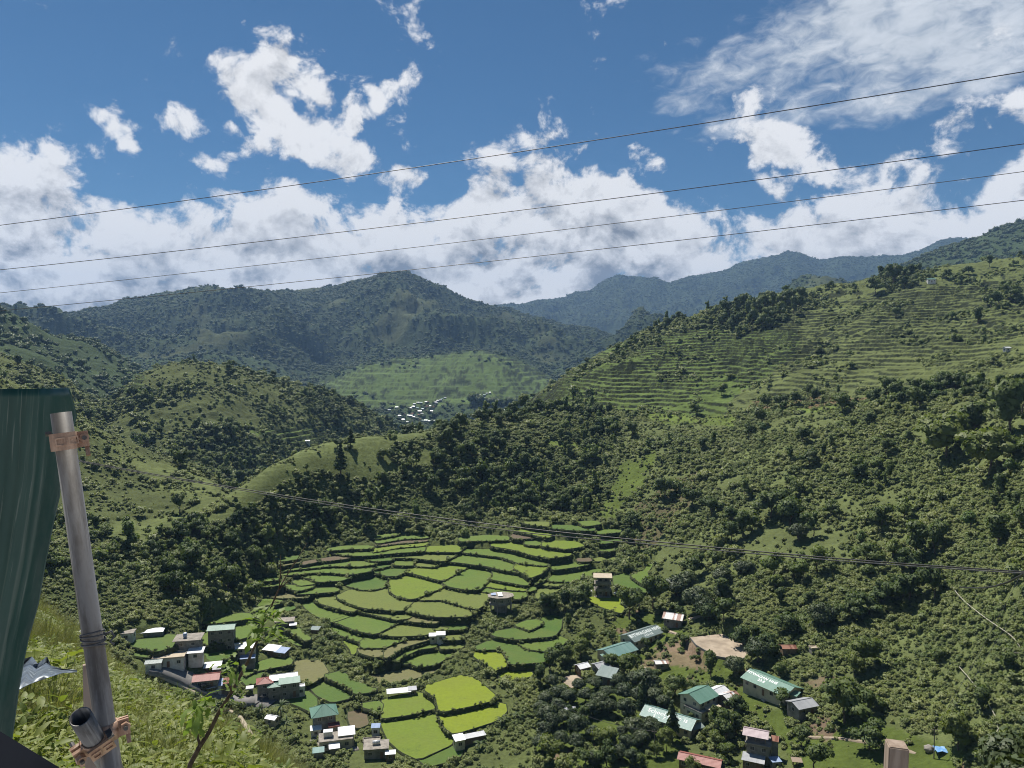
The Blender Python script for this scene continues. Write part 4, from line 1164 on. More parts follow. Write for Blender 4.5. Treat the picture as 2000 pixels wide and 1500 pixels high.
def trunk_mb(rng, h, r, limbs=4, reach=2.0, top=1.6):
    mb = MB()
    pts = [(0, 0, -0.6)]; x = y = 0
    for i in range(1, 5):
        x += rng.normal(0, 0.12 * r * 6); y += rng.normal(0, 0.12 * r * 6); pts.append((x, y, h * i / 4))
    mb.tube(pts, [r * 1.25, r, r * 0.85, r * 0.75, r * 0.6], 7, False)
    for k in range(limbs):
        a = 2 * math.pi * (k + rng.uniform(0, 0.6)) / limbs
        e = (x + reach * math.cos(a), y + reach * math.sin(a), h + top * rng.uniform(0.6, 1.2))
        m = ((x + e[0]) / 2 + 0.1, (y + e[1]) / 2, h + (e[2] - h) * 0.4)
        mb.tube([(x, y, h * 0.8), m, e], [r * 0.5, r * 0.38, r * 0.2], 5, False)
    return mb

rg = np.random.default_rng(21)
def mango_blobs(k):
    """broad dense dome of a mango about 10 m across"""
    b = [(0, 0, 5.2, 4.1, 3.5)]
    for i in range(k):
        a = 2 * math.pi * (i + rg.uniform(0, 0.5)) / k; q = rg.uniform(2.4, 3.6)
        b.append((q * math.cos(a), q * math.sin(a), rg.uniform(3.4, 6.2), rg.uniform(1.7, 2.5), rg.uniform(1.5, 2.2)))
    for i in range(3): b.append((rg.normal(0, 1.5), rg.normal(0, 1.5), rg.uniform(6.8, 7.8), rg.uniform(1.4, 2.0), rg.uniform(1.1, 1.6)))
    return b
def broad_blobs(k, wide=1.0, tall=1.0):
    """uneven forest crown about 6 m across"""
    b = []
    for i in range(k):
        a = rg.uniform(0, 2 * math.pi); q = rg.uniform(0.3, 2.3) * wide
        b.append((q * math.cos(a), q * math.sin(a), rg.uniform(2.6, 6.4) * tall, rg.uniform(1.0, 1.9) * wide, rg.uniform(0.9, 1.6)))
    b.append((0, 0, 4.2 * tall, 1.7 * wide, 2.3 * tall))
    return b
MANGO, BROAD = [], []
for i in range(4):
    tm = trunk_mb(rg, 2.6, 0.33, 5, 2.2)
    MANGO.append((crown_mesh('mango_crown', M['mango'], leafy(rg, mango_blobs(7 + i % 3), 2200, 0.70, up=0.15, lift=0.3)), tm.mesh('mango_trunk', M['bark'], True)))
for i in range(5):
    tm = trunk_mb(rg, 2.4, 0.2, 3, 1.2)
    parts = leafy(rg, broad_blobs(5 + i, 0.9 + 0.12 * i, 1.15 - 0.07 * i), 850, 0.7, up=0.1, jitter=0.24, core=0.72, lift=0.38)
    BROAD.append((crown_mesh('broadleaf_tree', M['broad'], parts, (tm, M['bark'])), crown_mesh('broadleaf_crown', M['broad'], parts), tm.mesh('broadleaf_trunk', M['bark'], True)))
FRESH = []
for i in range(3):
    tm = trunk_mb(rg, 2.8, 0.18, 3, 1.3)
    FRESH.append(crown_mesh('broadleaf_tree', M['fresh'], leafy(rg, broad_blobs(4 + 2 * i, 0.8 + 0.2 * i, 1.2 - 0.1 * i), 700, 0.65, up=0.15, jitter=0.34, core=0.6, lift=0.45), (tm, M['bark'])))
LIGHT = []
for i in range(3):
    tm = trunk_mb(rg, 3.0, 0.16, 4, 1.5)
    parts = leafy(rg, broad_blobs(8, 1.15, 0.95), 900, 0.6, up=0.2, jitter=0.25, core=0.7, lift=0.4)
    LIGHT.append((crown_mesh('light_crown', M['light_leaf'], parts), tm.mesh('light_trunk', M['bark'], True)))
PINE = []
for i in range(3):
    bl = [(rg.normal(0, 0.15), rg.normal(0, 0.15), 3.0 + 1.15 * k, (2.3 - 0.27 * k) * rg.uniform(0.8, 1.15), 0.75) for k in range(8)]
    tm = MB().tube([(0, 0, -0.6), (0.05, 0, 4), (0, 0.05, 8), (0, 0, 11.5)], [0.24, 0.2, 0.13, 0.05], 6, False)
    parts = leafy(rg, bl, 620, 0.75, up=0.1, jitter=0.3, core=0.6)
    PINE.append((crown_mesh('pine_tree', M['pine'], parts, (tm, M['bark'])), crown_mesh('pine_crown', M['pine'], parts), tm.mesh('pine_trunk', M['bark'], True)))
SHRUB = []
for i in range(5):
    bl = []
    for k in range(3 + i):
        a = rg.uniform(0, 6.28); q = rg.uniform(0, 0.85)
        bl.append((q * math.cos(a), q * math.sin(a), rg.uniform(0.35, 1.1), rg.uniform(0.45, 0.8), rg.uniform(0.4, 0.75)))
    SHRUB.append(crown_mesh('shrub', M['scrub'], leafy(rg, bl, 340, 0.34, up=0.25, jitter=0.34, core=0.5, lift=0.6)))
# far wooded clumps: a dozen crowns seen from kilometres off
CLUMP = []
for i in range(4):
    bl = []
    for k in range(7):
        a = rg.uniform(0, 6.28); q = rg.uniform(0, 11)
        bl.append((q * math.cos(a), q * math.sin(a), rg.uniform(2.5, 6.5), rg.uniform(3.5, 6), rg.uniform(3, 5.5)))
    CLUMP.append(crown_mesh('wooded_clump', M['far_leaf'], leafy(rg, bl, 280, 2.3, up=0.15, jitter=0.2, core=0.75, lift=0.35)))

def frond_mesh(name, mat, n, length, droop, width, trunk_h, trunk_r, seed):
    """palm or banana: a trunk and a ring of arching blades"""
    g = np.random.default_rng(seed); V, Fq = [], []
    for k in range(n):
        a = 2 * math.pi * k / n + g.uniform(-0.2, 0.2); el = g.uniform(0.15, 1.2); L = length * g.uniform(0.75, 1.1)
        s = 7; prev = None
        for i in range(s + 1):
            t = i / s
            q = L * t * math.cos(el * (1 - 0.4 * t)); h = trunk_h + L * (math.sin(el) * t - droop * t * t)
            c = np.array((q * math.cos(a), q * math.sin(a), h)); side = np.array((-math.sin(a), math.cos(a), 0)) * width * math.sin(math.pi * (0.08 + 0.9 * t)) * 0.5
            b = len(V); V += [c - side + (0, 0, -0.15 * width), c, c + side + (0, 0, -0.15 * width)]
            if prev is not None: Fq += [[prev, prev + 1, b + 1, b], [prev + 1, prev + 2, b + 2, b + 1]]
            prev = b
    return mesh_arrays(name, np.array(V), np.array(Fq), [mat], True), MB().tube([(0, 0, -0.4), (0.06, 0, trunk_h * 0.5), (0, 0, trunk_h + 0.1)], [trunk_r * 1.2, trunk_r, trunk_r * 0.7], 7).mesh(name + '_trunk', M['bark'], True)

def tree_thing(name, label, cat, crown, trunk, loc, rz, s, group=None, sz=None, tr=True):
    t = thing(name, label, cat, loc, rz, group); t.scale = (s, s, sz or s)
    link('crown', crown, t)
    if tr: link('trunk', trunk, t)
    return t

def px_size(px_w, r): return px_w * r / 1450.0

# ---- scattered growth: chosen over the land, thinned by what the land cover asks for
def scatter_points(r0, r1, n, rng, bias=1.0):
    """n points uniform over the ground between two distances"""
    a = rng.uniform(AZ[0] + 0.02, AZ[-1] - 0.02, n)
    r = np.sqrt(rng.uniform(r0 ** 2, r1 ** 2, n))
    x, y = r * np.sin(a), r * np.cos(a)
    return x, y, sample(H, x, y)
PADBOX = [(p['xy'].min(0) - 0.6, p['xy'].max(0) + 0.6, p['xy']) for p in PAD] + [(COURT_XY.min(0), COURT_XY.max(0), COURT_XY), (YARD_XY.min(0), YARD_XY.max(0), YARD_XY)]
KEEPOUT = []      # building and road footprints: (x, y, radius)
def free(x, y, margin=0.5):
    ok = np.ones(len(x), bool)
    for b0, b1, P in PADBOX:
        w = np.where((x > b0[0]) & (x < b1[0]) & (y > b0[1]) & (y < b1[1]) & ok)[0]
        if len(w): ok[w] = ~(inpoly(x[w], y[w], P) | (polydist(x[w], y[w], P) < margin))
    for kx, ky, kr in KEEPOUT:
        ok &= (x - kx) ** 2 + (y - ky) ** 2 > kr * kr
    return ok

def gn_stuff(name, pts, scl, rots, idx, protos, label):
    """one object: points that carry copies of a few plants"""
    me = bpy.data.meshes.new(name)
    me.vertices.add(len(pts)); me.vertices.foreach_set('co', np.asarray(pts, np.float32).ravel())
    a = me.attributes.new('scl', 'FLOAT_VECTOR', 'POINT'); a.data.foreach_set('vector', np.asarray(scl, np.float32).ravel())
    a = me.attributes.new('rot', 'FLOAT_VECTOR', 'POINT'); a.data.foreach_set('vector', np.asarray(rots, np.float32).ravel())
    a = me.attributes.new('idx', 'INT', 'POINT'); a.data.foreach_set('value', np.asarray(idx, np.int32))
    o = link(name, me); o['kind'] = 'stuff'; o['label'] = label
    ng = bpy.data.node_groups.new(name, 'GeometryNodeTree')
    ng.interface.new_socket('Geometry', in_out='INPUT', socket_type='NodeSocketGeometry')
    ng.interface.new_socket('Geometry', in_out='OUTPUT', socket_type='NodeSocketGeometry')
    gi = ng.nodes.new('NodeGroupInput'); go = ng.nodes.new('NodeGroupOutput')
    join = ng.nodes.new('GeometryNodeJoinGeometry')
    def attr(n, t):
        k = ng.nodes.new('GeometryNodeInputNamedAttribute'); k.data_type = t; k.inputs['Name'].default_value = n; return k.outputs[0]
    A_s, A_r, A_i = attr('scl', 'FLOAT_VECTOR'), attr('rot', 'FLOAT_VECTOR'), attr('idx', 'INT')
    for i, po in enumerate(protos):
        oi = ng.nodes.new('GeometryNodeObjectInfo'); oi.inputs['Object'].default_value = po; oi.transform_space = 'ORIGINAL'
        cmp_ = ng.nodes.new('FunctionNodeCompare'); cmp_.data_type = 'INT'; cmp_.operation = 'EQUAL'
        ng.links.new(A_i, cmp_.inputs[2]); cmp_.inputs[3].default_value = i
        ip = ng.nodes.new('GeometryNodeInstanceOnPoints')
        ng.links.new(gi.outputs[0], ip.inputs['Points']); ng.links.new(oi.outputs['Geometry'], ip.inputs['Instance'])
        ng.links.new(cmp_.outputs[0], ip.inputs['Selection'])
        e2r = ng.nodes.new('FunctionNodeEulerToRotation'); ng.links.new(A_r, e2r.inputs[0]); ng.links.new(e2r.outputs[0], ip.inputs['Rotation'])
        ng.links.new(A_s, ip.inputs['Scale'])
        ng.links.new(ip.outputs[0], join.inputs[0])
    ng.links.new(join.outputs[0], go.inputs[0])
    md = o.modifiers.new('scatter', 'NODES'); md.node_group = ng
    return o

def rot_z(n, rng, lean=0.12):
    return np.c_[rng.normal(0, lean, n), rng.normal(0, lean, n), rng.uniform(0, 6.283, n)]

# ------------------------------------------------------------------ buildings
def _ring(w, h, t, d):
    mb = MB()
    mb.box((0, 0, h / 2 - t / 2), (w, d, t)); mb.box((0, 0, -h / 2 + t / 2), (w, d, t))
    mb.box((-w / 2 + t / 2, 0, 0), (t, d, h - 2 * t)); mb.box((w / 2 - t / 2, 0, 0), (t, d, h - 2 * t))
    return mb
WIN_F = _ring(1.25, 1.15, 0.10, 0.10).box((0, 0.005, 0), (0.05, 0.07, 0.95)).mesh('window', M['frame'])
WIN_P = MB().box((0, 0.02, 0), (1.05, 0.03, 0.95)).mesh('pane', M['glass'])
DOOR_L = MB().box((0, 0, 0), (0.9, 0.06, 2.0)).mesh('door', M['door'])

def opening(parent, kind, x, y, z, rz, s=1.0):
    if kind == 'w':
        w = link('window', WIN_F, parent, (x, y, z), (0, 0, rz)); w.scale = (s, 1, s)
        link('pane', WIN_P, w)
    else:
        d = link('door', DOOR_L, parent, (x, y, z), (0, 0, rz)); d.scale = (s, 1, s)

def block(root, dx=0, dy=0, W=6, D=5, H=3, roof='gable', rm='r_green', wm='cream_wall', floors=1, pitch=22, over=0.5, z0=0.0, yaw=0, openings=True, posts=False):
    """one volume of a building: wall, roof, windows and doors as parts of ROOT"""
    c, s = math.cos(yaw), math.sin(yaw)
    base = Matrix.Translation((dx, dy, z0)) @ Matrix.Rotation(yaw, 4, 'Z')
    th = math.radians(pitch); rise = D / 2 * math.tan(th)
    wb = MB()
    if posts:
        for sx in (-1, 0, 1):
            for sy in (-1, 1): wb.box((sx * (W / 2 - 0.15), sy * (D / 2 - 0.15), H / 2 - 1), (0.16, 0.16, H + 2 - 0.1))
    else:
        v = [(-W / 2, -D / 2, -2.5), (W / 2, -D / 2, -2.5), (W / 2, D / 2, -2.5), (-W / 2, D / 2, -2.5), (-W / 2, -D / 2, H), (W / 2, -D / 2, H), (W / 2, D / 2, H), (-W / 2, D / 2, H)]
        f = [(0, 1, 5, 4), (2, 3, 7, 6), (3, 2, 1, 0)]
        if roof == 'gable':
            v += [(-W / 2, 0, H + rise - 0.03), (W / 2, 0, H + rise - 0.03)]
            f += [(1, 2, 6, 9, 5), (3, 0, 4, 8, 7)]
        elif roof == 'shed':
            v[6] = (W / 2, D / 2, H + D * math.tan(th) - 0.02); v[7] = (-W / 2, D / 2, H + D * math.tan(th) - 0.02)
            f += [(1, 2, 6, 5), (3, 0, 4, 7)]
        else: f += [(1, 2, 6, 5), (3, 0, 4, 7), (4, 5, 6, 7)]
        wb.add(v, f)
    w = wb.build('wall', M[wm], root); w.matrix_local = base
    rb = MB(); o = over; t = 0.09
    if roof == 'gable':
        e = (D / 2 + o); ze = H - o * math.tan(th) + 0.06; zr = H + rise + 0.06; X = W / 2 + o
        rb.slab([(-X, -e, ze), (X, -e, ze), (X, 0, zr), (-X, 0, zr)], t)
        rb.slab([(X, e, ze), (-X, e, ze), (-X, 0.01, zr - 0.002), (X, 0.01, zr - 0.002)], t)
        rb.tube([(-X, 0, zr + 0.02), (X, 0, zr + 0.02)], 0.11, 6)
    elif roof == 'hip':
        e = D / 2 + o; X = W / 2 + o; ze = H - 0.05; zr = H + (D / 2 + o) * math.tan(th); rx = max(W / 2 - D / 2, 0.05)
        rb.add([(-X, -e, ze), (X, -e, ze), (X, e, ze), (-X, e, ze), (-rx, 0, zr), (rx, 0, zr)], [(0, 1, 5, 4), (1, 2, 5), (2, 3, 4, 5), (3, 0, 4), (3, 2, 1, 0)])
        for a, b in ((0, 4), (1, 5), (2, 5), (3, 4)):
            P = [(-X, -e, ze), (X, -e, ze), (X, e, ze), (-X, e, ze), (-rx, 0, zr), (rx, 0, zr)]
            rb.tube([P[a], P[b]], 0.09, 5)
    elif roof == 'shed':
        zf = H - o * math.tan(th) + 0.08; zb = H + (D + o) * math.tan(th) + 0.08
        rb.slab([(-W / 2 - o, -D / 2 - o, zf), (W / 2 + o, -D / 2 - o, zf), (W / 2 + o, D / 2 + o, zb), (-W / 2 - o, D / 2 + o, zb)], t)
    else:
        rb.box((0, 0, H + 0.11), (W + 2 * o, D + 2 * o, 0.2))
        if o < 0.25:
            for sx in (-1, 1): rb.box((sx * (W / 2 + o - 0.07), 0, H + 0.36), (0.14, D + 2 * o, 0.3))
            for sy in (-1, 1): rb.box((0, sy * (D / 2 + o - 0.07), H + 0.357), (W + 2 * o - 0.28, 0.14, 0.294))
    r = rb.build('roof', M[rm], root); r.matrix_local = base
    if openings and not posts and H > 2.0:
        fh = H / floors
        for fl in range(floors):
            zc = fl * fh + fh * 0.56
            n = max(1, int(W / 2.6)); 
            for i in range(n):
                xx = -W / 2 + W * (i + 0.5) / n
                if fl == 0 and i == n // 2 and n > 1: q = base @ Vector((xx, -D / 2 - 0.03, 1.0)); opening(root, 'd', q.x, q.y, q.z, yaw)
                else: q = base @ Vector((xx, -D / 2 - 0.03, zc)); opening(root, 'w', q.x, q.y, q.z, yaw, min(1.0, fh / 2.6))
            n = max(1, int(D / 3.0))
            for sx in (-1, 1):
                for i in range(n):
                    yy = -D / 2 + D * (i + 0.5) / n
                    q = base @ Vector((sx * (W / 2 + 0.03), yy, zc)); opening(root, 'w', q.x, q.y, q.z, yaw + math.pi / 2 * sx, min(1.0, fh / 2.6))
            if fl > 0:
                sb = MB().box((0, 0, fl * fh), (W + 0.12, D + 0.12, 0.18)); b = sb.build('floor_band', M['concrete'], root); b.matrix_local = base
    return base

def lettering(root, base, text, size, W, D, H, pitch, over, dx=0.0, up=0.5, extra=None, side=1):
    th = math.radians(pitch)
    cu = bpy.data.curves.new('lettering', 'FONT'); cu.body = text; cu.size = size; cu.align_x = 'CENTER'; cu.align_y = 'CENTER'; cu.extrude = 0.012; cu.offset = 0.06; cu.space_character = 1.08
    tmp = bpy.data.objects.new('lettering', cu); COL.objects.link(tmp)
    bpy.context.view_layer.update()
    me = bpy.data.meshes.new_from_object(tmp.evaluated_get(bpy.context.evaluated_depsgraph_get()))
    bpy.data.objects.remove(tmp); bpy.data.curves.remove(cu)
    me.name = 'lettering'; me.materials.clear(); me.materials.append(M['letter'])
    e = D / 2 + over; yy = -e + e * up; zz = H - over * math.tan(th) + e * up * math.tan(th) + 0.075
    o = link('lettering', me, root)
    o.matrix_local = base @ Matrix.Translation((dx, yy, zz)) @ Matrix.Rotation(th, 4, 'X')

def house(name, label, px, py, yaw, blocks, cat='house', group=None, sink=0.0, clear=None, rmin=150):
    x, y, z, r = place(px, py, rmin)
    root = thing(name, label, cat, (x, y, z - sink), math.radians(yaw), group)
    bases = [block(root, **b) for b in blocks]
    R = clear or max(math.hypot(b.get('W', 6), b.get('D', 5)) / 2 + math.hypot(b.get('dx', 0), b.get('dy', 0)) for b in blocks) * 0.92
    KEEPOUT.append((x, y, R))
    return root, bases
B = dict
# roadside cluster
house('long_shed', "long low shed with a thin white roof under the dark wood", 290, 1244, 12, [B(W=9.6, D=2.6, H=2.0, roof='shed', rm='r_white', wm='grey_wall', pitch=8, over=0.3)], 'shed')
house('small_house', "tiny white flat-roofed house at the edge of the dark wood", 249, 1249, 12, [B(W=4.2, D=3.6, H=2.6, roof='flat', rm='concrete', wm='white_wall', over=0.3)])
house('flat_roofed_house', "two-storey house with a stained flat concrete roof behind the white compound", 369, 1277, 12, [B(W=7.6, D=5.6, H=5.6, roof='flat', rm='concrete', wm='grey_wall', floors=2, over=0.7), B(dx=3.2, dy=-4.6, W=4.2, D=3.2, H=2.6, roof='shed', rm='r_white', wm='white_wall', pitch=6)])
house('walled_compound', "sprawling white-roofed compound beside the road bend", 332, 1297, 14, [B(W=9.5, D=5.5, H=2.8, roof='flat', rm='kerb', wm='white_wall', over=0.2), B(dx=-4.0, dy=-3.6, W=4.6, D=3.2, H=2.8, roof='gable', rm='r_greygreen', wm='white_wall', pitch=18, over=0.3), B(dx=-4.8, dy=3.6, W=4.5, D=3.0, H=2.6, roof='shed', rm='r_white', wm='white_wall', pitch=6, over=0.3)])
house('tall_grey_house', "tall three-storey bare concrete house with a green roof in the paddies", 434, 1268, 12, [B(W=8.6, D=5.4, H=8.2, roof='gable', rm='r_green', wm='grey_wall', floors=3, pitch=17, over=0.45), B(dx=5.0, dy=-0.5, W=2.6, D=2.6, H=2.2, roof='shed', rm='r_white', wm='white_wall', pitch=6, over=0.3, openings=False)])
house('shiny_roofed_house', "house with the glaring white tin roof beside the tall grey one", 481, 1286, 13, [B(W=6.2, D=5.0, H=5.0, roof='gable', rm='r_white', wm='cream_wall', floors=2, pitch=24, over=0.5), B(dx=-5.0, dy=-1.2, W=4.8, D=4.2, H=3.0, roof='flat', rm='concrete', wm='green_wall', over=0.4), B(dx=1.0, dy=-3.9, W=4.8, D=2.4, H=1.9, roof='shed', rm='r_blue', wm='grey_wall', pitch=8, over=0.25)])
house('twin_roofed_house', "low house under one white and one blue roof by the hedge", 541, 1280, -16, [B(dx=-2.2, W=5.2, D=3.6, H=2.4, roof='shed', rm='r_white', wm='wood_wall', pitch=9, over=0.35), B(dx=2.6, dy=-0.6, W=4.2, D=3.4, H=2.3, roof='shed', rm='r_blue', wm='wood_wall', pitch=9, over=0.35)])
house('flat_roofed_house', "flat concrete-roofed house with a white awning above the bushy bank", 556, 1224, 12, [B(W=7.2, D=4.6, H=2.8, roof='flat', rm='concrete', wm='grey_wall', over=0.4), B(dx=3.6, dy=-3.6, W=2.6, D=2.0, H=1.9, roof='shed', rm='r_white', wm='wood_wall', pitch=8, over=0.2, posts=True)])
house('field_hut', "tiny grey-blue roofed hut in the bushy bank", 616, 1237, -8, [B(W=3.2, D=2.4, H=1.9, roof='shed', rm='r_greygreen', wm='wood_wall', pitch=10, over=0.3)], 'hut')
house('red_roofed_house', "low house with a faded red roof beside the road", 404, 1338, 15, [B(W=7.4, D=5.4, H=2.8, roof='gable', rm='r_red', wm='grey_wall', pitch=18, over=0.5)])
house('roadside_stall', "small stall with a white and blue roof below the red-roofed house", 419, 1349, 17, [B(W=4.4, D=3.6, H=2.3, roof='shed', rm='r_blue', wm='white_wall', pitch=8, over=0.4), B(dx=3.6, dy=0.5, W=3.2, D=3.0, H=2.4, roof='shed', rm='r_rust', wm='wood_wall', pitch=8, over=0.3)], 'stall')
house('small_house', "small house under patched white sheets behind the red-roofed house", 416, 1312, 14, [B(W=5.0, D=3.2, H=2.2, roof='shed', rm='r_white', wm='wood_wall', pitch=8, over=0.35), B(dx=1.6, dy=-2.4, W=2.4, D=1.8, H=2.0, roof='shed', rm='r_grey', wm='wood_wall', pitch=8, over=0.2)])
house('big_two_storey_house', "big two-storey house roofed in red, white and green", 545, 1356, 18, [
 B(dx=1.6, dy=1.2, W=8.6, D=4.6, H=5.6, roof='gable', rm='r_white', wm='grey_wall', floors=2, pitch=20, over=0.4), B(dx=-4.6, dy=-0.2, W=4.6, D=4.6, H=5.5, roof='hip', rm='r_red', wm='grey_wall', floors=2, pitch=22, over=0.5),
 B(dx=3.4, dy=-2.4, W=6.4, D=2.6, H=5.0, roof='shed', rm='r_green', wm='grey_wall', floors=2, pitch=16, over=0.35), B(dx=-1.6, dy=-2.7, W=3.6, D=3.0, H=4.6, roof='hip', rm='r_green', wm='grey_wall', floors=2, pitch=20, over=0.4), B(dx=7.2, dy=-2.0, W=2.4, D=2.4, H=2.6, roof='flat', rm='r_white', wm='white_wall', over=0.1)])
house('kiosk', "tiny square kiosk with a pale flat roof on the roadside wall", 488, 1355, 15, [B(W=1.9, D=1.9, H=2.1, roof='flat', rm='r_white', wm='white_wall', over=0.3)], 'kiosk')
house('pyramid_roofed_house', "two-storey house with a big pale-green pyramid roof", 633, 1420, 20, [B(W=6.6, D=5.8, H=5.2, roof='hip', rm='r_green', wm='grey_wall', floors=2, pitch=30, over=0.9), B(dx=2.6, dy=-4.2, W=3.4, D=2.6, H=2.0, roof='flat', rm='r_red', wm='grey_wall', over=0.1)])
house('flat_roofed_house', "flat-roofed house half covered by a bright white sheet, under the pyramid roof", 656, 1457, 14, [B(W=9.6, D=5.0, H=2.9, roof='flat', rm='concrete', wm='cream_wall', over=0.25), B(dx=3.2, dy=1.0, W=4.4, D=4.2, H=3.6, roof='shed', rm='r_white', wm='cream_wall', pitch=5, over=0.35, openings=False)])
house('shed', "small white-roofed shed stuck to the uphill side of the flat-roofed house", 617, 1436, 16, [B(W=2.9, D=2.2, H=2.2, roof='shed', rm='r_white', wm='white_wall', pitch=7, over=0.3)], 'shed')
house('shed', "pale blue-white shed roof below the bright white sheet", 653, 1470, 16, [B(W=2.6, D=2.2, H=1.9, roof='shed', rm='r_white', wm='grey_wall', pitch=9, over=0.3)], 'shed')
house('shed', "greenish lean-to lowest of the cluster under the pyramid-roofed house", 622, 1479, 14, [B(W=2.8, D=2.0, H=2.0, roof='shed', rm='r_teal', wm='grey_wall', pitch=9, over=0.3)], 'shed')
house('flat_roofed_house', "flat concrete house carrying a white tank, beside the bottom paddy", 735, 1474, 8, [B(W=6.8, D=4.8, H=2.9, roof='flat', rm='concrete', wm='grey_wall', over=0.35), B(dx=-1.6, dy=5.6, W=5.0, D=2.6, H=1.4, roof='flat', rm='concrete', wm='grey_wall', over=0.1, openings=False), B(dx=4.2, dy=-3.4, W=2.6, D=1.6, H=2.1, roof='shed', rm='r_white', wm='wood_wall', pitch=7, over=0.25)])
house('field_hut', "narrow upright hut with a blue-grey lid at the corner of the bottom paddy", 734, 1436, 6, [B(W=2.3, D=2.0, H=2.9, roof='shed', rm='r_blue', wm='white_wall', pitch=6, over=0.25)], 'hut')
house('field_hut', "white shed standing alone on a terrace wall among the olive paddies", 853, 1252, 6, [B(W=3.2, D=2.8, H=2.9, roof='shed', rm='r_white', wm='white_wall', pitch=6, over=0.3, dx=1.6), B(W=2.8, D=2.6, H=2.5, roof='shed', rm='r_white', wm='cream_wall', pitch=6, over=0.25, dx=-1.5)], 'shed')
house('long_shed', "long grey shed on posts along the paddy wall in the middle", 779, 1362, 12, [B(W=7.6, D=2.4, H=2.2, roof='shed', rm='r_white', wm='plank', pitch=7, over=0.35, posts=True), B(dx=4.6, dy=0.4, W=2.6, D=2.2, H=2.4, roof='shed', rm='r_grey', wm='wood_wall', pitch=7, over=0.25)], 'shed')
house('long_shed', "long narrow grey shed with a white hut at its lower end", 916, 1453, 22, [B(dx=1.6, dy=0.6, W=7.0, D=1.8, H=2.0, roof='shed', rm='r_grey', wm='wood_wall', pitch=7, over=0.3), B(dx=-3.4, dy=-0.6, W=2.8, D=2.8, H=2.8, roof='shed', rm='r_white', wm='cream_wall', pitch=7, over=0.3)], 'shed')
house('pale_hut', "pale hut half hidden by the palms", 532, 1414, -20, [B(W=3.4, D=2.6, H=2.2, roof='gable', rm='r_white', wm='kerb', pitch=20, over=0.25)], 'hut')
house('shed', "white-roofed shelter in the bottom corner behind the scaffold pole", 160, 1250, 10, [B(W=3.2, D=2.4, H=2.2, roof='shed', rm='r_white', wm='grey_wall', pitch=8, over=0.3)], 'shed')
# gable-roofed house, school buildings and their neighbours
house('gable_roofed_house', "house with a rust-striped white gable roof above the court", 1316, 1220, -24, [B(W=6.8, D=5.4, H=3.4, roof='gable', rm='r_patch', wm='grey_wall', pitch=24, over=0.7)])
rt, bs = house('school_building', "long school building lettered across its grey-green roof, nearest the court", 1253, 1253, 38, [B(W=16.0, D=7.4, H=3.2, roof='gable', rm='r_greygreen', wm='cream_wall', pitch=22, over=0.6)], 'school', 'school buildings')
lettering(rt, bs[0], "BITWAGAN NHS", 2.15, 16, 7.4, 3.2, 22, 0.6, 0.4, 0.66)
lettering(rt, bs[0], "2 CL 3.2", 1.25, 16, 7.4, 3.2, 22, 0.6, 0.8, 0.30)
house('school_building', "school building with a plain green roof in front of the lettered grey-green one", 1205, 1284, 36, [B(W=12.5, D=8.0, H=3.0, roof='gable', rm='r_teal', wm='cream_wall', pitch=20, over=0.6), B(dx=-7.0, dy=-2.0, W=2.4, D=4.0, H=2.2, roof='shed', rm='r_green', wm='cream_wall', pitch=10, over=0.3)], 'school', 'school buildings')
house('white_hut', "hut with a bright white roof beside the small dirt yard", 1137, 1313, 30, [B(W=4.0, D=3.6, H=2.5, roof='gable', rm='r_white', wm='wood_wall', pitch=22, over=0.45)], 'hut')
house('grey_hut', "grey zinc-roofed house just below the plain green school roof", 1173, 1313, 30, [B(W=4.8, D=4.2, H=2.8, roof='gable', rm='r_grey', wm='grey_wall', pitch=20, over=0.5)])
house('blue_grey_house', "blue-grey roofed house sunk into the tops of the mango grove", 1186, 1332, -28, [B(W=5.6, D=5.0, H=3.0, roof='shed', rm='r_greygreen', wm='grey_wall', pitch=14, over=0.5)])
house('zinc_hut', "small board hut with a white and brown zinc roof in the garden", 1291, 1305, 6, [B(W=4.4, D=3.0, H=2.3, roof='gable', rm='r_patch', wm='plank', pitch=16, over=0.3)], 'hut')
house('lean_to', "open grey lean-to at the top edge of the court", 1447, 1253, -28, [B(W=4.8, D=2.8, H=2.1, roof='shed', rm='r_grey', wm='plank', pitch=6, over=0.3, posts=True)], 'shelter')
house('rusty_hut', "dull rusty-roofed hut in the trees beyond the court", 1539, 1274, 0, [B(W=4.6, D=3.4, H=2.0, roof='gable', rm='r_rust', wm='wood_wall', pitch=18, over=0.35)], 'hut')
house('stone_hut', "little pale block hut among the bushes near the rusty hut", 1589, 1274, 8, [B(W=2.4, D=1.9, H=1.5, roof='flat', rm='kerb', wm='grey_wall', over=0.1)], 'hut')
house('two_storey_house', "two-storey cream house with a green gable roof in the school yard", 1364, 1388, 38, [B(W=8.6, D=7.6, H=5.4, roof='gable', rm='r_green', wm='cream_wall', floors=2, pitch=22, over=0.7), B(dx=-3.2, dy=-2.2, W=4.6, D=6.6, H=2.5, roof='flat', rm='concrete', wm='cream_wall', over=0.15)])
house('white_roofed_house', "white-roofed house wedged behind the rusty gable", 1402, 1366, 38, [B(W=5.4, D=5.0, H=2.9, roof='gable', rm='r_white', wm='cream_wall', pitch=20, over=0.4)])
house('rusty_gable_house', "house with a rusty gable roof that has one white sheet", 1424, 1378, 30, [B(W=5.0, D=4.8, H=3.2, roof='gable', rm='r_patch', wm='wood_wall', pitch=20, over=0.45)])
house('flat_annex', "cream annex with a pale flat roof under the two-storey house", 1389, 1396, 32, [B(W=4.6, D=3.4, H=2.7, roof='flat', rm='kerb', wm='cream_wall', over=0.25)], 'annex')
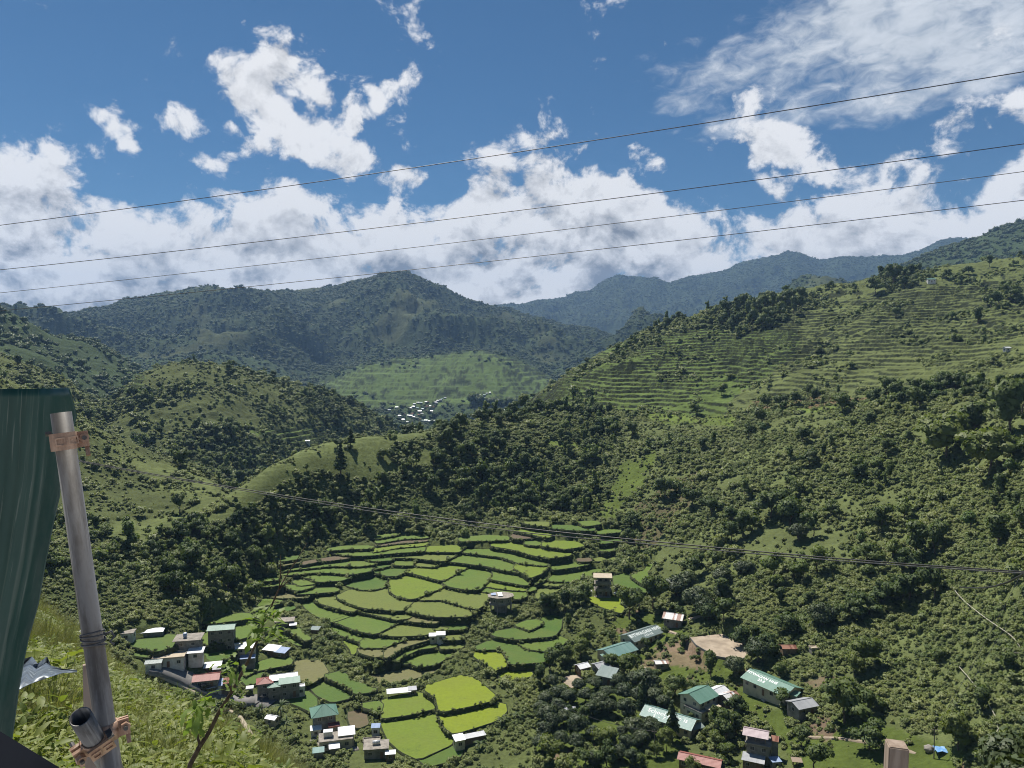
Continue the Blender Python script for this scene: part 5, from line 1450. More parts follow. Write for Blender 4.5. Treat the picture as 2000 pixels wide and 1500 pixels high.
rt, bs = house('school_building', "long school building with white words on its pale teal roof, lowest of them", 1309, 1420, -36, [B(W=16.0, D=7.2, H=3.2, roof='gable', rm='r_teal', wm='cream_wall', pitch=24, over=0.6)], 'school', 'school buildings')
lettering(rt, bs[0], "School Zone is", 2.0, 16, 7.2, 3.2, 24, 0.6, -0.2, 0.64)
lettering(rt, bs[0], "2  -  7  7", 1.5, 16, 7.2, 3.2, 24, 0.6, -1.6, 0.32)
house('garden_shelter', "small open shelter with a grey-green roof below the teal school roof", 1357, 1430, 26, [B(W=4.0, D=3.2, H=2.0, roof='gable', rm='r_greygreen', wm='plank', pitch=18, over=0.4, posts=True)], 'shelter')
rt, bs = house('school_building', "school building seen end-on with shaded white letters on dark green", 1507, 1352, -56, [B(W=15.5, D=8.6, H=3.2, roof='gable', rm='r_green', wm='cream_wall', pitch=20, over=0.7)], 'school', 'school buildings')
lettering(rt, bs[0], "BITWAGAN NHS", 1.45, 15.5, 8.6, 3.2, 20, 0.7, -2.6, 0.70)
lettering(rt, bs[0], "23.8", 1.4, 15.5, 8.6, 3.2, 20, 0.7, -1.8, 0.42)
house('green_annex', "narrow bright green annex behind the grey gable house", 1543, 1367, -46, [B(W=5.0, D=2.4, H=2.4, roof='shed', rm='r_green', wm='green_wall', pitch=9, over=0.3)], 'annex')
house('grey_gable_house', "grey gable-roofed house at the upper edge of the meadow", 1566, 1392, 20, [B(W=6.6, D=5.2, H=3.0, roof='gable', rm='r_grey', wm='grey_wall', pitch=20, over=0.5)])
house('pink_roofed_house', "bare concrete house under a raised pink roof with a white lean-to", 1482, 1484, -24, [B(W=6.2, D=5.4, H=5.6, roof='flat', rm='concrete', wm='grey_wall', floors=2, over=0.4), B(dx=-0.8, W=5.6, D=4.0, H=2.0, z0=5.8, roof='gable', rm='r_pink', wm='plank', pitch=20, over=0.7, posts=True), B(dx=-1.0, dy=-4.4, W=5.4, D=3.2, H=2.3, roof='shed', rm='r_grey', wm='wood_wall', pitch=8, over=0.35), B(dx=4.2, dy=0.6, W=1.7, D=1.7, H=6.4, roof='shed', rm='r_rust', wm='grey_wall', pitch=18, over=0.2, openings=False)])
house('outhouse', "little outhouse with a pale blue lid at the bottom of the meadow", 1514, 1500, 8, [B(W=2.3, D=1.9, H=2.3, roof='shed', rm='r_blue', wm='grey_wall', pitch=6, over=0.3)], 'outhouse')
house('board_shelter', "scrappy board shelter beside the blue-lidded outhouse", 1556, 1494, -10, [B(W=2.2, D=1.6, H=1.3, roof='shed', rm='plank', wm='wood_wall', pitch=6, over=0.3, posts=True)], 'shelter')
house('red_barn', "long low building with a dull red roof at the very bottom", 1367, 1500, -24, [B(W=11.0, D=4.0, H=2.6, roof='gable', rm='r_red', wm='wood_wall', pitch=20, over=0.5)], 'barn')
house('grove_shelter', "grey corrugated shelter roof hidden between the mango trees", 1112, 1398, -16, [B(W=3.0, D=2.6, H=2.0, roof='shed', rm='r_grey', wm='plank', pitch=8, over=0.3, posts=True)], 'shelter')
# houses out on the hills
for i, (px, py, w, lab) in enumerate([(1966, 688, 3.6, "white-roofed hut alone high on the grassy terraces"), (1826, 524, 9.0, "small white house on the skyline of the terraced hill"), (1818, 552, 8.0, "green-roofed hut just under the skyline of the terraced hill"), (601, 866, 4.5, "tiny white hut at the tip of the low ridge"), (1150, 770, 5.0, "hut in the trees at the foot of the terraces")]):
    house('hill_hut', lab, px, py, [10, 0, -10, 5, 0][i], [B(W=w, D=w * 0.7, H=2.8 + w * 0.1, roof='gable', rm=['r_white', 'r_white', 'r_green', 'r_white', 'r_grey'][i], wm='white_wall', pitch=22, over=0.5)], 'hut', rmin=400)
for px, py in [(955, 806), (972, 803), (984, 802), (948, 803)]:
    house('ridge_house', "white-roofed farmhouse among the trees on the low ridge crest", px, py, random.uniform(-15, 15), [B(W=6, D=4, H=2.8, roof='gable', rm='r_white', wm='white_wall', openings=False)], 'house', 'farmhouses on the ridge crest', rmin=450)
# village in the far valley: pale roofs a few pixels wide
rv = np.random.default_rng(5)
FARV = {}
for rm in ('r_white', 'r_grey', 'r_rust', 'r_teal'):
    mb = MB(); W_, D_, H_ = 14, 10, 6
    mb.box((0, 0, H_ / 2 - 1), (W_, D_, H_ + 2)); n0 = len(mb.f)
    mb.slab([(-8, -6, H_ - 0.3), (8, -6, H_ - 0.3), (8, 0, H_ + 3), (-8, 0, H_ + 3)], 0.3); mb.slab([(8, 6, H_ - 0.3), (-8, 6, H_ - 0.3), (-8, 0.02, H_ + 2.98), (8, 0.02, H_ + 2.98)], 0.3)
    FARV[rm] = mesh_arrays('distant_house', mb.v, mb.f, [M['grey_wall'], M[rm]], False, [0] * n0 + [1] * (len(mb.f) - n0))
pts = [(783, 809), (790, 811), (797, 813), (803, 815), (808, 817), (813, 819), (819, 821), (825, 823), (832, 824), (839, 825), (846, 825), (811, 813), (806, 810), (818, 812), (824, 810), (788, 822), (795, 826), (781, 815),
       (802, 799), (808, 797), (815, 799), (809, 791), (816, 788), (822, 789), (832, 787), (836, 786), (841, 795), (846, 797), (850, 787), (855, 785), (860, 784), (863, 781), (869, 779), (834, 796), (843, 805), (826, 801), (851, 790), (820, 806),
       (930, 775), (936, 773), (941, 776), (946, 773), (951, 770), (945, 779), (957, 768), (934, 780), (760, 803), (775, 798)]
for px, py in pts:
    x, y, z, r = place(px, py, 1300)
    o = link('distant_house', FARV[rv.choice(['r_white', 'r_grey', 'r_grey', 'r_grey', 'r_rust', 'r_teal'])], None, (x, y, z + 0.5), (0, 0, rv.uniform(-0.5, 0.5)), (rv.uniform(0.38, 0.68),) * 3)
    up = py < 783 and px > 900
    tag(o, "tiny pale house of the upper hamlet on the far valley slope" if up else "tiny pale house in the crowded village down in the far valley", 'house', "houses of the far hamlet" if up else "houses of the far valley village")
    KEEPOUT.append((x, y, 12))

# octagonal house on posts
def octagon():
    x, y, z, r = place(978, 1192)
    t = thing('octagonal_house', "octagonal house on posts with a wide flat concrete roof over the paddies", 'house', (x, y, z), math.radians(8))
    def ring(R, z0, z1, sx=1.0):
        vs = [(R * sx * math.cos(math.pi / 4 * k + math.pi / 8), R * 0.8 * math.sin(math.pi / 4 * k + math.pi / 8), zz) for zz in (z0, z1) for k in range(8)]
        return vs, [tuple(range(7, -1, -1)), tuple(range(8, 16))] + [(k, (k + 1) % 8, (k + 1) % 8 + 8, k + 8) for k in range(8)]
    MB().add(*ring(6.0, 6.4, 6.65)).build('roof', M['concrete'], t)
    MB().add(*ring(4.7, 3.3, 6.39)).build('wall', M['grey_wall'], t)
    MB().add(*ring(5.2, 3.0, 3.29)).build('floor_slab', M['concrete'], t)
    MB().add(*ring(3.0, -2.0, 2.99)).build('lower_wall', M['grey_wall'], t)
    for k in range(8):
        a = math.pi / 4 * k + math.pi / 8
        MB().box((4.7 * math.cos(a), 3.76 * math.sin(a), 0.48), (0.35, 0.35, 5.0)).build('post', M['concrete'], t)
        b = math.pi / 4 * k
        rr = 4.7 * math.cos(math.pi / 8) + 0.03
        opening(t, 'w', rr * math.cos(b), rr * 0.8 * math.sin(b), 4.9, b + math.pi / 2, 1.15)
    MB().slab([(-1.4, -2.6, 7.1), (0.6, -2.6, 7.1), (0.6, 1.6, 7.5), (-1.4, 1.6, 7.5)], 0.06).build('roof_sheet', M['r_white'], t)
    MB().slab([(-4.2, -0.6, 7.0), (-2.0, -0.6, 7.0), (-2.0, 1.2, 7.4), (-4.2, 1.2, 7.4)], 0.06).build('roof_sheet', M['r_blue'], t)
    KEEPOUT.append((x, y, 6.5))
octagon()

def tower():
    x, y, z, r = place(1177, 1163)
    t = thing('concrete_tower_house', "unfinished three-storey concrete house with a wide pale flat roof", 'house', (x, y, z), math.radians(-6))
    MB().box((0, 0, 9.0), (8.4, 7.2, 0.28)).build('roof', M['kerb'], t)
    for fl in range(3):
        z0 = fl * 2.95
        MB().box((0, 0, z0 + 0.02), (7.4, 6.2, 0.22)).build('floor_slab', M['concrete'], t)
        for sx in (-1, 0, 1):
            for sy in (-1, 1): MB().box((sx * 3.1, sy * 2.6, z0 + 1.5), (0.32, 0.32, 2.72)).build('column', M['concrete'], t)
        MB().box((0.4, 0.5, z0 + 1.5), (5.4, 3.8, 2.72)).build('wall', M['grey_wall'], t)
        opening(t, 'w', -1.0, -1.43, z0 + 1.6, 0); opening(t, 'd' if fl == 0 else 'w', 1.6, -1.43, z0 + (1.13 if fl == 0 else 1.6), 0); opening(t, 'w', -2.33, 0.4, z0 + 1.6, math.pi / 2)
        if fl: MB().box((0, -2.95, z0 + 0.6), (6.6, 0.1, 0.94)).build('railing', M['grey_wall'], t)
    MB().box((0, 0, -1.3), (7.2, 6.0, 2.4)).build('foundation', M['grey_wall'], t)
    KEEPOUT.append((x, y, 5.5))
    for px, py, sc in [(1205, 1160, 1.0), (1212, 1163, 0.8), (1150, 1155, 0.8)]:
        xx, yy, zz, _ = place(px, py)
        g = np.random.default_rng(int(px)); V = []
        for i in range(6):
            for j in range(6): V.append(((i - 2.5) * 0.7 * sc, (j - 2.5) * 0.5 * sc, 0.25 + 0.9 * sc * math.exp(-((i - 2.5) ** 2 + (j - 2.5) ** 2) / 4.0) + g.normal(0, 0.10)))
        Fq = [[i * 6 + j, (i + 1) * 6 + j, (i + 1) * 6 + j + 1, i * 6 + j + 1] for i in range(5) for j in range(5)]
        o = link('white_tarp', mesh_arrays('white_tarp', V, np.array(Fq), [M['r_white']], True), None, (xx, yy, zz), (0, 0, 0.3))
        tag(o, "crumpled white sheet heaped beside the concrete tower house" if px > 1160 else "pale sheet hung out at the uphill corner of the concrete tower house", 'tarpaulin', "white sheets beside the concrete tower" if px > 1160 else None)
tower()

# tanks on roofs
def tank(px, py, up, label, lying=False, box=False, mat='tank'):
    x, y, z, r = place(px, py)
    t = MB()
    if box: t.box((0, 0, 0.75), (2.6, 1.8, 1.5)); cap = MB().box((0, 0, 1.56), (2.8, 2.0, 0.1))
    elif lying: t.tube([(-1.1, 0, 0.65), (1.1, 0, 0.65)], 0.6, 14); cap = MB().box((0, 0, 0.05), (1.6, 0.8, 0.1))
    else: t.tube([(0, 0, 0), (0, 0, 1.3)], 0.65, 14); cap = MB().tube([(0, 0, 1.3), (0, 0, 1.5)], [0.5, 0.15], 14)
    root = thing('water_tank', label, 'water tank', (x, y, z + up), 0.2)
    t.build('tank_body', M[mat], root, not box); cap.build('lid' if not lying else 'cradle', M['r_white'], root)
tank(735, 1474, 3.12, "white water tank lying on the flat roof beside the bottom paddy", lying=True)
tank(641, 1457, 3.15, "white box tank on the flat roof under the pyramid-roofed house", box=True)
tank(362, 1277, 5.85, "blue water tank on the stained flat concrete roof", mat='r_blue')

# court, yard, road, paths
def flat_poly(name, xy, z, mat, thick=0.3):
    n = len(xy)
    v = [(p[0], p[1], z) for p in xy] + [(p[0], p[1], z - thick) for p in xy]
    fs = [tuple(range(n))] + [(i, i + n, (i + 1) % n + n, (i + 1) % n) for i in range(n)]
    a = sum(xy[i][0] * xy[(i + 1) % n][1] - xy[(i + 1) % n][0] * xy[i][1] for i in range(n))
    if a < 0: fs = [f[::-1] for f in fs]
    o = link(name, mesh_arrays(name, v, fs, [mat])); o['kind'] = 'structure'
    return o
flat_poly('concrete_court', COURT_XY, COURT_Z, M['court'], 0.5)
flat_poly('dirt_yard', YARD_XY, YARD_Z, M['court'], 0.5)
def ribbon(name, pxs, width, mat, lift=0.25, rmin=150, thick=0.25, step=2.0, shift=0.0, skirt=1.2):
    P = np.array([place(px, py, rmin)[:2] for px, py in pxs])
    Q = [P[0]]
    for a, b in zip(P[:-1], P[1:]):
        k = max(1, int(np.hypot(*(b - a)) / step)); Q += [a + (b - a) * i / k for i in range(1, k + 1)]
    Q = np.array(Q)
    T = np.gradient(Q, axis=0); T /= np.linalg.norm(T, axis=1, keepdims=True); N = np.c_[-T[:, 1], T[:, 0]]
    Q = Q + N * shift
    zc = np.array([max(ground(*(q + n * w)) for w in (-width / 2, 0, width / 2)) for q, n in zip(Q, N)])
    k = np.ones(5) / 5; zc = np.convolve(np.pad(zc, 2, mode='edge'), k, 'valid') + lift
    Lf, Rt = Q + N * width / 2, Q - N * width / 2
    V = np.r_[np.c_[Lf, zc], np.c_[Rt, zc], np.c_[Lf, zc - thick - skirt], np.c_[Rt, zc - thick - skirt]]; n = len(Q)
    Fq = []
    for i in range(n - 1): Fq += [[n + i, n + i + 1, i + 1, i], [i, i + 1, 2 * n + i + 1, 2 * n + i], [n + i + 1, n + i, 3 * n + i, 3 * n + i + 1]]
    o = link(name, mesh_arrays(name, V, np.array(Fq), [mat])); o['kind'] = 'structure'
    for q in Q[::2]: KEEPOUT.append((q[0], q[1], width / 2 + 0.6))
    return o, Q, zc, N
_, RQ, RZc, RN = ribbon('road', [(296, 1308), (330, 1314), (365, 1326), (395, 1342), (425, 1358), (460, 1374), (500, 1368), (530, 1378)], 7.0, M['asphalt'])
ribbon('road_kerb', [(285, 1312), (318, 1323), (350, 1337), (380, 1354), (405, 1370), (430, 1384), (455, 1398)], 1.5, M['kerb'], 0.55)
ribbon('hillside_path', [(1856, 1148), (1870, 1170), (1890, 1190), (1915, 1210), (1945, 1232), (1972, 1250), (1992, 1270), (1994, 1282), (1975, 1288), (1955, 1290)], 0.22, M['path'], 1.5, thick=0.08, skirt=0.0)
ribbon('hillside_path', [(1868, 1305), (1890, 1330), (1910, 1355), (1930, 1385), (1945, 1405), (1950, 1425), (1940, 1450), (1925, 1480), (1915, 1500)], 0.2, M['path'], 1.2, thick=0.08, skirt=0.0)
ribbon('garden_path', [(1462, 1330), (1472, 1345), (1485, 1362), (1495, 1372)], 0.8, M['kerb'], 0.15)
# lanes and retaining walls of the village
ribbon('footpath', [(1300, 1232), (1322, 1238), (1345, 1247)], 1.6, M['court'], 0.15)
ribbon('footpath', [(1180, 1300), (1215, 1296), (1250, 1300), (1275, 1312)], 1.0, M['court'], 0.15)
ribbon('footpath', [(1400, 1400), (1430, 1410), (1455, 1436), (1460, 1460)], 1.0, M['court'], 0.15)
ribbon('footpath', [(1560, 1440), (1640, 1442), (1720, 1455), (1790, 1470)], 1.2, M['court'], 0.12)
ribbon('footpath', [(1385, 1165), (1395, 1180), (1375, 1200), (1345, 1212)], 1.8, M['court'], 0.12)
ribbon('concrete_steps', [(455, 1384), (468, 1402), (480, 1420), (492, 1440)], 1.2, M['kerb'], 0.4)
ribbon('yard_slab', [(610, 1444), (640, 1462), (680, 1466), (700, 1462)], 2.0, M['concrete'], 0.2)

# vehicles on the road
def vehicle(name, label, px, py, rz, L, W, Hh, mat, cab):
    x, y, z, r = place(px, py); z = max(z, ground(x, y)) + 0.3
    t = thing(name, label, name.split('_')[-1] if name != 'motor_tricycle' else 'tricycle', (x, y, z), rz)
    bm = bmesh.new(); bmesh.ops.create_cube(bm, size=1.0)
    for v in bm.verts: v.co.x *= L; v.co.y *= W; v.co.z = v.co.z * Hh * 0.5 + 0.25 + Hh * 0.25
    bmesh.ops.bevel(bm, geom=list(bm.edges), offset=0.12, segments=2, affect='EDGES')
    me = bpy.data.meshes.new('body'); bm.to_mesh(me); bm.free(); me.materials.append(M[mat]); link('body', me, t)
    bm = bmesh.new(); bmesh.ops.create_cube(bm, size=1.0)
    for v in bm.verts:
        k = 0.86 if v.co.z > 0 else 1.0
        v.co.x = v.co.x * L * cab * k - L * 0.08; v.co.y *= W * 0.94 * k; v.co.z = v.co.z * Hh * 0.48 + 0.25 + Hh * 0.73
    bmesh.ops.bevel(bm, geom=list(bm.edges), offset=0.08, segments=2, affect='EDGES')
    me = bpy.data.meshes.new('cabin'); bm.to_mesh(me); bm.free(); me.materials.append(M['glass']); link('cabin', me, t)
    MB().box((-L * 0.08, 0, 0.25 + Hh * 0.985), (L * cab * 0.84, W * 0.82, 0.05)).build('car_roof', M[mat], t)
    for sx in (-1, 1):
        for sy in (-1, 1):
            w = MB().tube([(sx * L * 0.32, sy * W * 0.5 - 0.1, 0.3), (sx * L * 0.32, sy * W * 0.5 + 0.1, 0.3)], 0.32, 14).build('wheel', M['wire'], t)
            MB().tube([(sx * L * 0.32, sy * (W * 0.5 + 0.07), 0.3), (sx * L * 0.32, sy * (W * 0.5 + 0.12), 0.3)], 0.17, 10).build('rim', M['tank'], w)
vehicle('parked_van', "white van parked at the end of the road bend by the stall", 414, 1356, 0.5, 4.2, 1.8, 1.8, 'tank', 0.80)
vehicle('parked_jeep', "dark jeep parked against the roadside beside the white van", 400, 1349, 0.6, 3.8, 1.7, 1.7, 'navy_paint', 0.55)
# low wall round the court
cw = MB()
for (a, b) in [(COURT_XY[3], COURT_XY[4]), (COURT_XY[4], COURT_XY[5]), (COURT_XY[5], COURT_XY[6]), (COURT_XY[6], COURT_XY[0])]:
    d = b - a; L = float(np.hypot(*d)); cw.box(((a[0] + b[0]) / 2, (a[1] + b[1]) / 2, COURT_Z + 0.1), (L, 0.2, 0.9), math.atan2(d[1], d[0]))
tag(cw.build('court_wall', M['grey_wall']), "low grey wall along the near edges of the concrete court", 'wall')
# tarpaulin, boulder
xx, yy, zz, _ = place(1843, 1467)
g = np.random.default_rng(3); V = [((i - 4) * 0.55, (j - 2.5) * 0.55, 0.45 + g.normal(0, 0.16)) for i in range(9) for j in range(6)]
tag(link('blue_tarp', mesh_arrays('blue_tarp', V, np.array([[i * 6 + j, (i + 1) * 6 + j, (i + 1) * 6 + j + 1, i * 6 + j + 1] for i in range(8) for j in range(5)]), [M['tarp']], True), None, (xx, yy, zz), (0, 0, -0.3)), "rumpled blue tarpaulin lying over rubble at the foot of the hillside", 'tarpaulin')
xx, yy, zz, _ = place(1815, 1466)
bm = bmesh.new(); bmesh.ops.create_icosphere(bm, subdivisions=3, radius=1.3)
for v in bm.verts: v.co *= 1 + 0.28 * float(perlin(np.array([v.co.x * 1.1]), np.array([v.co.y * 1.1 + v.co.z]))[0]); v.co.z *= 0.75
me = bpy.data.meshes.new('boulder'); bm.to_mesh(me); bm.free(); me.materials.append(M['rock'])
for p in me.polygons: p.use_smooth = True
tag(link('boulder', me, None, (xx, yy, zz + 0.5)), "pale grey boulder beside the blue tarpaulin", 'boulder')
KEEPOUT.append((xx, yy, 3.5))
# utility poles with a crossarm
def upole(px, py, h, label, rmin=150):
    x, y, z, r = place(px, py, rmin)
    t = thing('utility_pole', label, 'utility pole', (x, y, z), random.uniform(-0.3, 0.3))
    MB().tube([(0, 0, -1), (0, 0, h)], [0.16, 0.11], 8).build('post', M['pole'], t)
    MB().box((0, 0, h - 0.5), (1.6, 0.1, 0.12)).build('crossarm', M['pole'], t)
    return Vector((x, y, z + h - 0.4))
P1 = upole(1278, 1475, 7.5, "thin pole carrying the black wires at the bottom of the grove")
P2 = upole(1824, 1482, 8.0, "thin pole beside the pale boulder below the hillside")
P3 = upole(1201, 1212, 6.0, "thin pole at the edge of the brilliant yellow-green patch")
P4 = upole(994, 1048, 7.0, "thin pole at the head of the terraces just under the cables")
P5 = upole(512, 1400, 7.0, "thin pole among the bushes by the roadside wall")

def cable(name, label, pts, rad, mat, sag=0.0, n=40, group=None, spline=False):
    pts = [Vector(p) for p in pts]; out = []
    for i in range(n + 1):
        t = i / n * (len(pts) - 1); k = min(int(t), len(pts) - 2); u = t - k
        if spline and len(pts) > 2:
            p0, p1, p2, p3 = pts[max(k - 1, 0)], pts[k], pts[k + 1], pts[min(k + 2, len(pts) - 1)]
            q = 0.5 * ((2 * p1) + (p2 - p0) * u + (2 * p0 - 5 * p1 + 4 * p2 - p3) * u * u + (3 * p1 - p0 - 3 * p2 + p3) * u ** 3)
        else: q = pts[k].lerp(pts[k + 1], u)
        q = q - Vector((0, 0, sag * 4 * (i / n) * (1 - i / n)))
        out.append(q)
    o = MB().tube(out, rad, 6).build(name, M[mat], None, True)
    return tag(o, label, 'cable', group)
def at_depth(px, py, d):
    x, y, z = pix_dir(px, py)
    c, s = math.cos(PITCH), math.sin(PITCH)
    return Vector((float(x) * d, float(y) * d, float(z) * d))
P0 = at_depth(1075, 1368, 230)
cable('power_wire', "black wire hanging across the mango grove down to the thin pole", [P0, P1], 0.05, 'wire', 1.6)
cable('power_wire', "wire running from the grove pole out past the dull red roof", [P1, at_depth(1420, 1506, 225)], 0.04, 'wire', 0.8)
cable('power_wire', "thin wire slanting over the big hillside down to the boulder's pole", [P2, at_depth(1990, 1130, 190)], 0.04, 'wire_grey', 1.0)
cable('power_wire', "second thin wire slanting beside the first over the big hillside", [P2 + Vector((0.8, 0, -0.4)), at_depth(2010, 1140, 190)], 0.035, 'wire_grey', 1.4)

# trees of the village, the court and the hillside, one by one: crop pixel of the crown's middle, crown width in crop pixels
G6 = ("dark tree standing out of the pale scrub on the big hillside", "single trees on the scrubby hillside")
def village_trees(offset, scale, items):
    for kind, cx, cyy, dia, label, group in items:
        px, py = offset[0] + cx / scale, offset[1] + cyy / scale; d = dia / scale
        x, y, z, r = place(px, py + d * 0.40)
        wid = px_size(d, r)
        for _ in range(14):                       # keep trunks out of the buildings
            if all((x - kx) ** 2 + (y - ky) ** 2 > (kr * 0.8 + 0.22 * wid) ** 2 for kx, ky, kr in KEEPOUT): break
            y -= 0.8; x *= 1 - 0.8 / max(y, 50); z = ground_pad(x, y)
        rz = random.uniform(0, 6.28)
        if label == G1[0]:
            if py < 1365: label, group = "dark mango tree in the upper row of the grove, under the small tin roofs", "mango trees of the grove's upper row"
            elif px > 1210: label, group = "dark mango tree crowding the downhill side of the teal-roofed school", "mango trees beside the teal-roofed school"
            elif py < 1420: label, group = "dark mango tree in the middle of the grove around the grey shelter roof", "mango trees in the middle of the grove"
            else: label, group = "dark mango tree at the lower rim of the grove, by the sunlit lawn", "mango trees at the grove's lower rim"
        if label == G6[0]:
            if py < 900: label, group = "dark tree high on the scrubby hillside, towards the terraced slope", "trees high on the scrubby hillside"
            elif py < 1080 and px < 1560: label, group = "dark tree in the steep wooded flank above the end of the paddies", "trees on the flank above the paddies"
            elif py < 1150: label, group = "dark tree halfway up the scrubby hillside, about level with the cables", "trees halfway up the scrubby hillside"
            else: label, group = "dark tree low on the scrubby hillside, below the cables", "trees low on the scrubby hillside"
        if kind == 'm':
            c, t = random.choice(MANGO); tree_thing('mango_tree', label, 'tree', c, t, (x, y, z), rz, wid / 10.0, group, wid / 10.0 * random.uniform(0.85, 1.05))
        elif kind == 'b':
            _, c, t = random.choice(BROAD); tree_thing('broadleaf_tree', label, 'tree', c, t, (x, y, z), rz, wid / 6.4, group, wid / 6.4 * random.uniform(0.85, 1.1))
        elif kind == 'l':
            c, t = random.choice(LIGHT); tree_thing('leafy_tree', label, 'tree', c, t, (x, y, z), rz, wid / 6.4, group, wid / 6.4 * random.uniform(0.85, 1.1))
        elif kind == 'c':
            _, c, t = random.choice(BROAD); tree_thing('conifer', label, 'tree', c, t, (x, y, z), rz, wid / 6.4, group, wid / 6.4 * random.uniform(1.1, 1.45))
        elif kind == 'p':
            _, c, t = random.choice(PINE); tree_thing('pine_tree', label, 'tree', c, t, (x, y, z), rz, wid / 4.6, group)
G1 = ("dark round mango tree crowded into the grove below the village", "mango trees of the lower grove")
G2 = ("big dark mango tree in the clump above the concrete court", "mango trees above the court")
G3 = ("bushy green tree standing among the school buildings", "trees among the school buildings")
G4 = ("leafy light-green tree at the bottom of the village by the wires", "light trees at the bottom of the village")
G5 = ("dark tree row between the octagonal house and the concrete tower", "dark trees beside the octagonal house")
village_trees((1050, 1080), 3.572, [
 ('m', 60, 1010, 130, *G1), ('m', 130, 985, 120, *G1), ('m', 222, 1003, 120, *G1), ('m', 290, 925, 110, *G1), ('m', 400, 905, 115, *G1), ('m', 340, 995, 130, *G1),
 ('m', 442, 1040, 155, "round mango tree with the palest dome, alone in the middle of the grove", None), ('m', 60, 1130, 170, *G1), ('m', 145, 1058, 115, *G1), ('m', 600, 975, 150, *G1), ('m', 622, 1090, 150, "mango tree touching the upper end of the lettered teal roof", None),
 ('m', 765, 890, 200, "largest dark mango tree, above the upper end of the teal roof", None), ('m', 680, 880, 120, *G1), ('b', 952, 935, 170, "broad dark tree behind the gable of the two-storey green house", None),
 ('p', 735, 1085, 105, "small conifer in front of the lettered teal roof's upper part", None), ('m', 680, 1225, 170, *G1), ('m', 785, 1215, 165, *G1), ('m', 590, 1245, 90, *G1), ('m', 280, 1205, 170, *G1), ('m', 270, 1312, 130, *G1), ('m', 50, 1235, 130, *G1),
 ('l', 455, 1330, 165, "olive leafy tree at the lower edge of the grove lawn", None), ('b', 525, 1300, 100, *G1), ('b', 330, 1130, 90, *G1), ('b', 230, 1085, 80, *G1), ('m', 20, 1070, 110, *G1),
 ('b', 640, 385, 190, *G2), ('b', 805, 320, 200, *G2), ('b', 705, 350, 130, *G2), ('m', 965, 235, 200, "large mango tree just beside the curved terrace's foot", None), ('m', 1045, 205, 150, *G2), ('m', 1115, 335, 205, "widest mango dome, above the rust-and-white gable roof", None), ('m', 1165, 375, 150, *G2),
 ('m', 1285, 165, 130, "round mango tree at the foot of the scrubby hill", None), ('b', 1280, 290, 150, *G2), ('b', 1090, 100, 150, *G2), ('m', 1430, 110, 120, *G2), ('b', 1250, 70, 100, *G2), ('b', 1185, 440, 130, *G2), ('b', 1300, 420, 140, *G2), ('b', 1435, 480, 140, *G2), ('b', 1520, 600, 120, *G2),
 ('b', 1010, 545, 85, "small round tree between the rusty gable and the court", None), ('b', 900, 560, 70, *G3), ('b', 1070, 1060, 60, *G3),
 ('b', 1210, 810, 135, "dark tree between the small zinc hut and the two-storey green house", None), ('m', 1372, 800, 150, "round dark tree whose shadow falls on the school lawn", None), ('m', 1535, 690, 185, "huge dark tree at the low corner of the court", None), ('b', 1605, 640, 150, *G3),
 ('b', 1190, 722, 48, "small clipped tree nearest the court wall", None), ('b', 1110, 738, 48, "small clipped tree between the hut and the court", None), ('l', 1690, 825, 90, *G3), ('l', 1700, 965, 115, "thin tall tree in front of the far school roof's gable", None), ('b', 1390, 1045, 125, *G3),
 ('l', 1240, 1090, 80, "grey-leaved tree in front of the flat annex", None), ('b', 1392, 1115, 125, *G3), ('b', 1290, 1190, 150, *G3), ('b', 1310, 1260, 140, *G3), ('p', 940, 1160, 110, "conifer standing against the lower half of the lettered teal roof", None),
 ('l', 900, 1330, 130, *G4), ('l', 830, 1385, 90, *G4), ('l', 1250, 1330, 110, *G4), ('l', 730, 1455, 90, *G4), ('l', 100, 1400, 170, *G4), ('l', 1310, 1400, 110, *G4), ('l', 1080, 1440, 110, *G4), ('b', 480, 1430, 140, *G4), ('b', 330, 1440, 130, *G4),
 ('b', 565, 720, 80, "small tree half covering the plain green school roof", None), ('b', 690, 690, 60, *G3), ('l', 520, 780, 110, *G3), ('l', 640, 800, 150, "light green tree between the plain green roof and the mango grove", None), ('b', 760, 600, 75, *G3), ('b', 850, 640, 55, *G3), ('b', 700, 470, 80, *G3),
 *[('m', a, b, c, *G1) for a, b, c in [(100, 900, 110), (170, 960, 110), (380, 1090, 115), (505, 1080, 125), (485, 965, 105), (560, 890, 110), (700, 1000, 130), (820, 985, 130), (880, 1040, 105), (100, 1185, 140), (185, 1150, 120), (390, 1265, 120), (625, 1325, 130), (725, 1300, 130), (160, 1305, 130), (30, 1325, 140), (560, 1390, 130), (660, 1425, 120), (380, 1425, 110)]],
 ('b', 110, 380, 130, *G5), ('b', 190, 350, 130, *G5), ('b', 290, 330, 120, *G5), ('b', 60, 350, 110, *G5), ('l', 330, 600, 110, *G3), ('l', 300, 690, 120, *G3), ('b', 180, 730, 120, *G3), ('b', 90, 790, 140, *G3), ('b', 20, 870, 130, *G1), ('b', 520, 600, 90, *G3)])
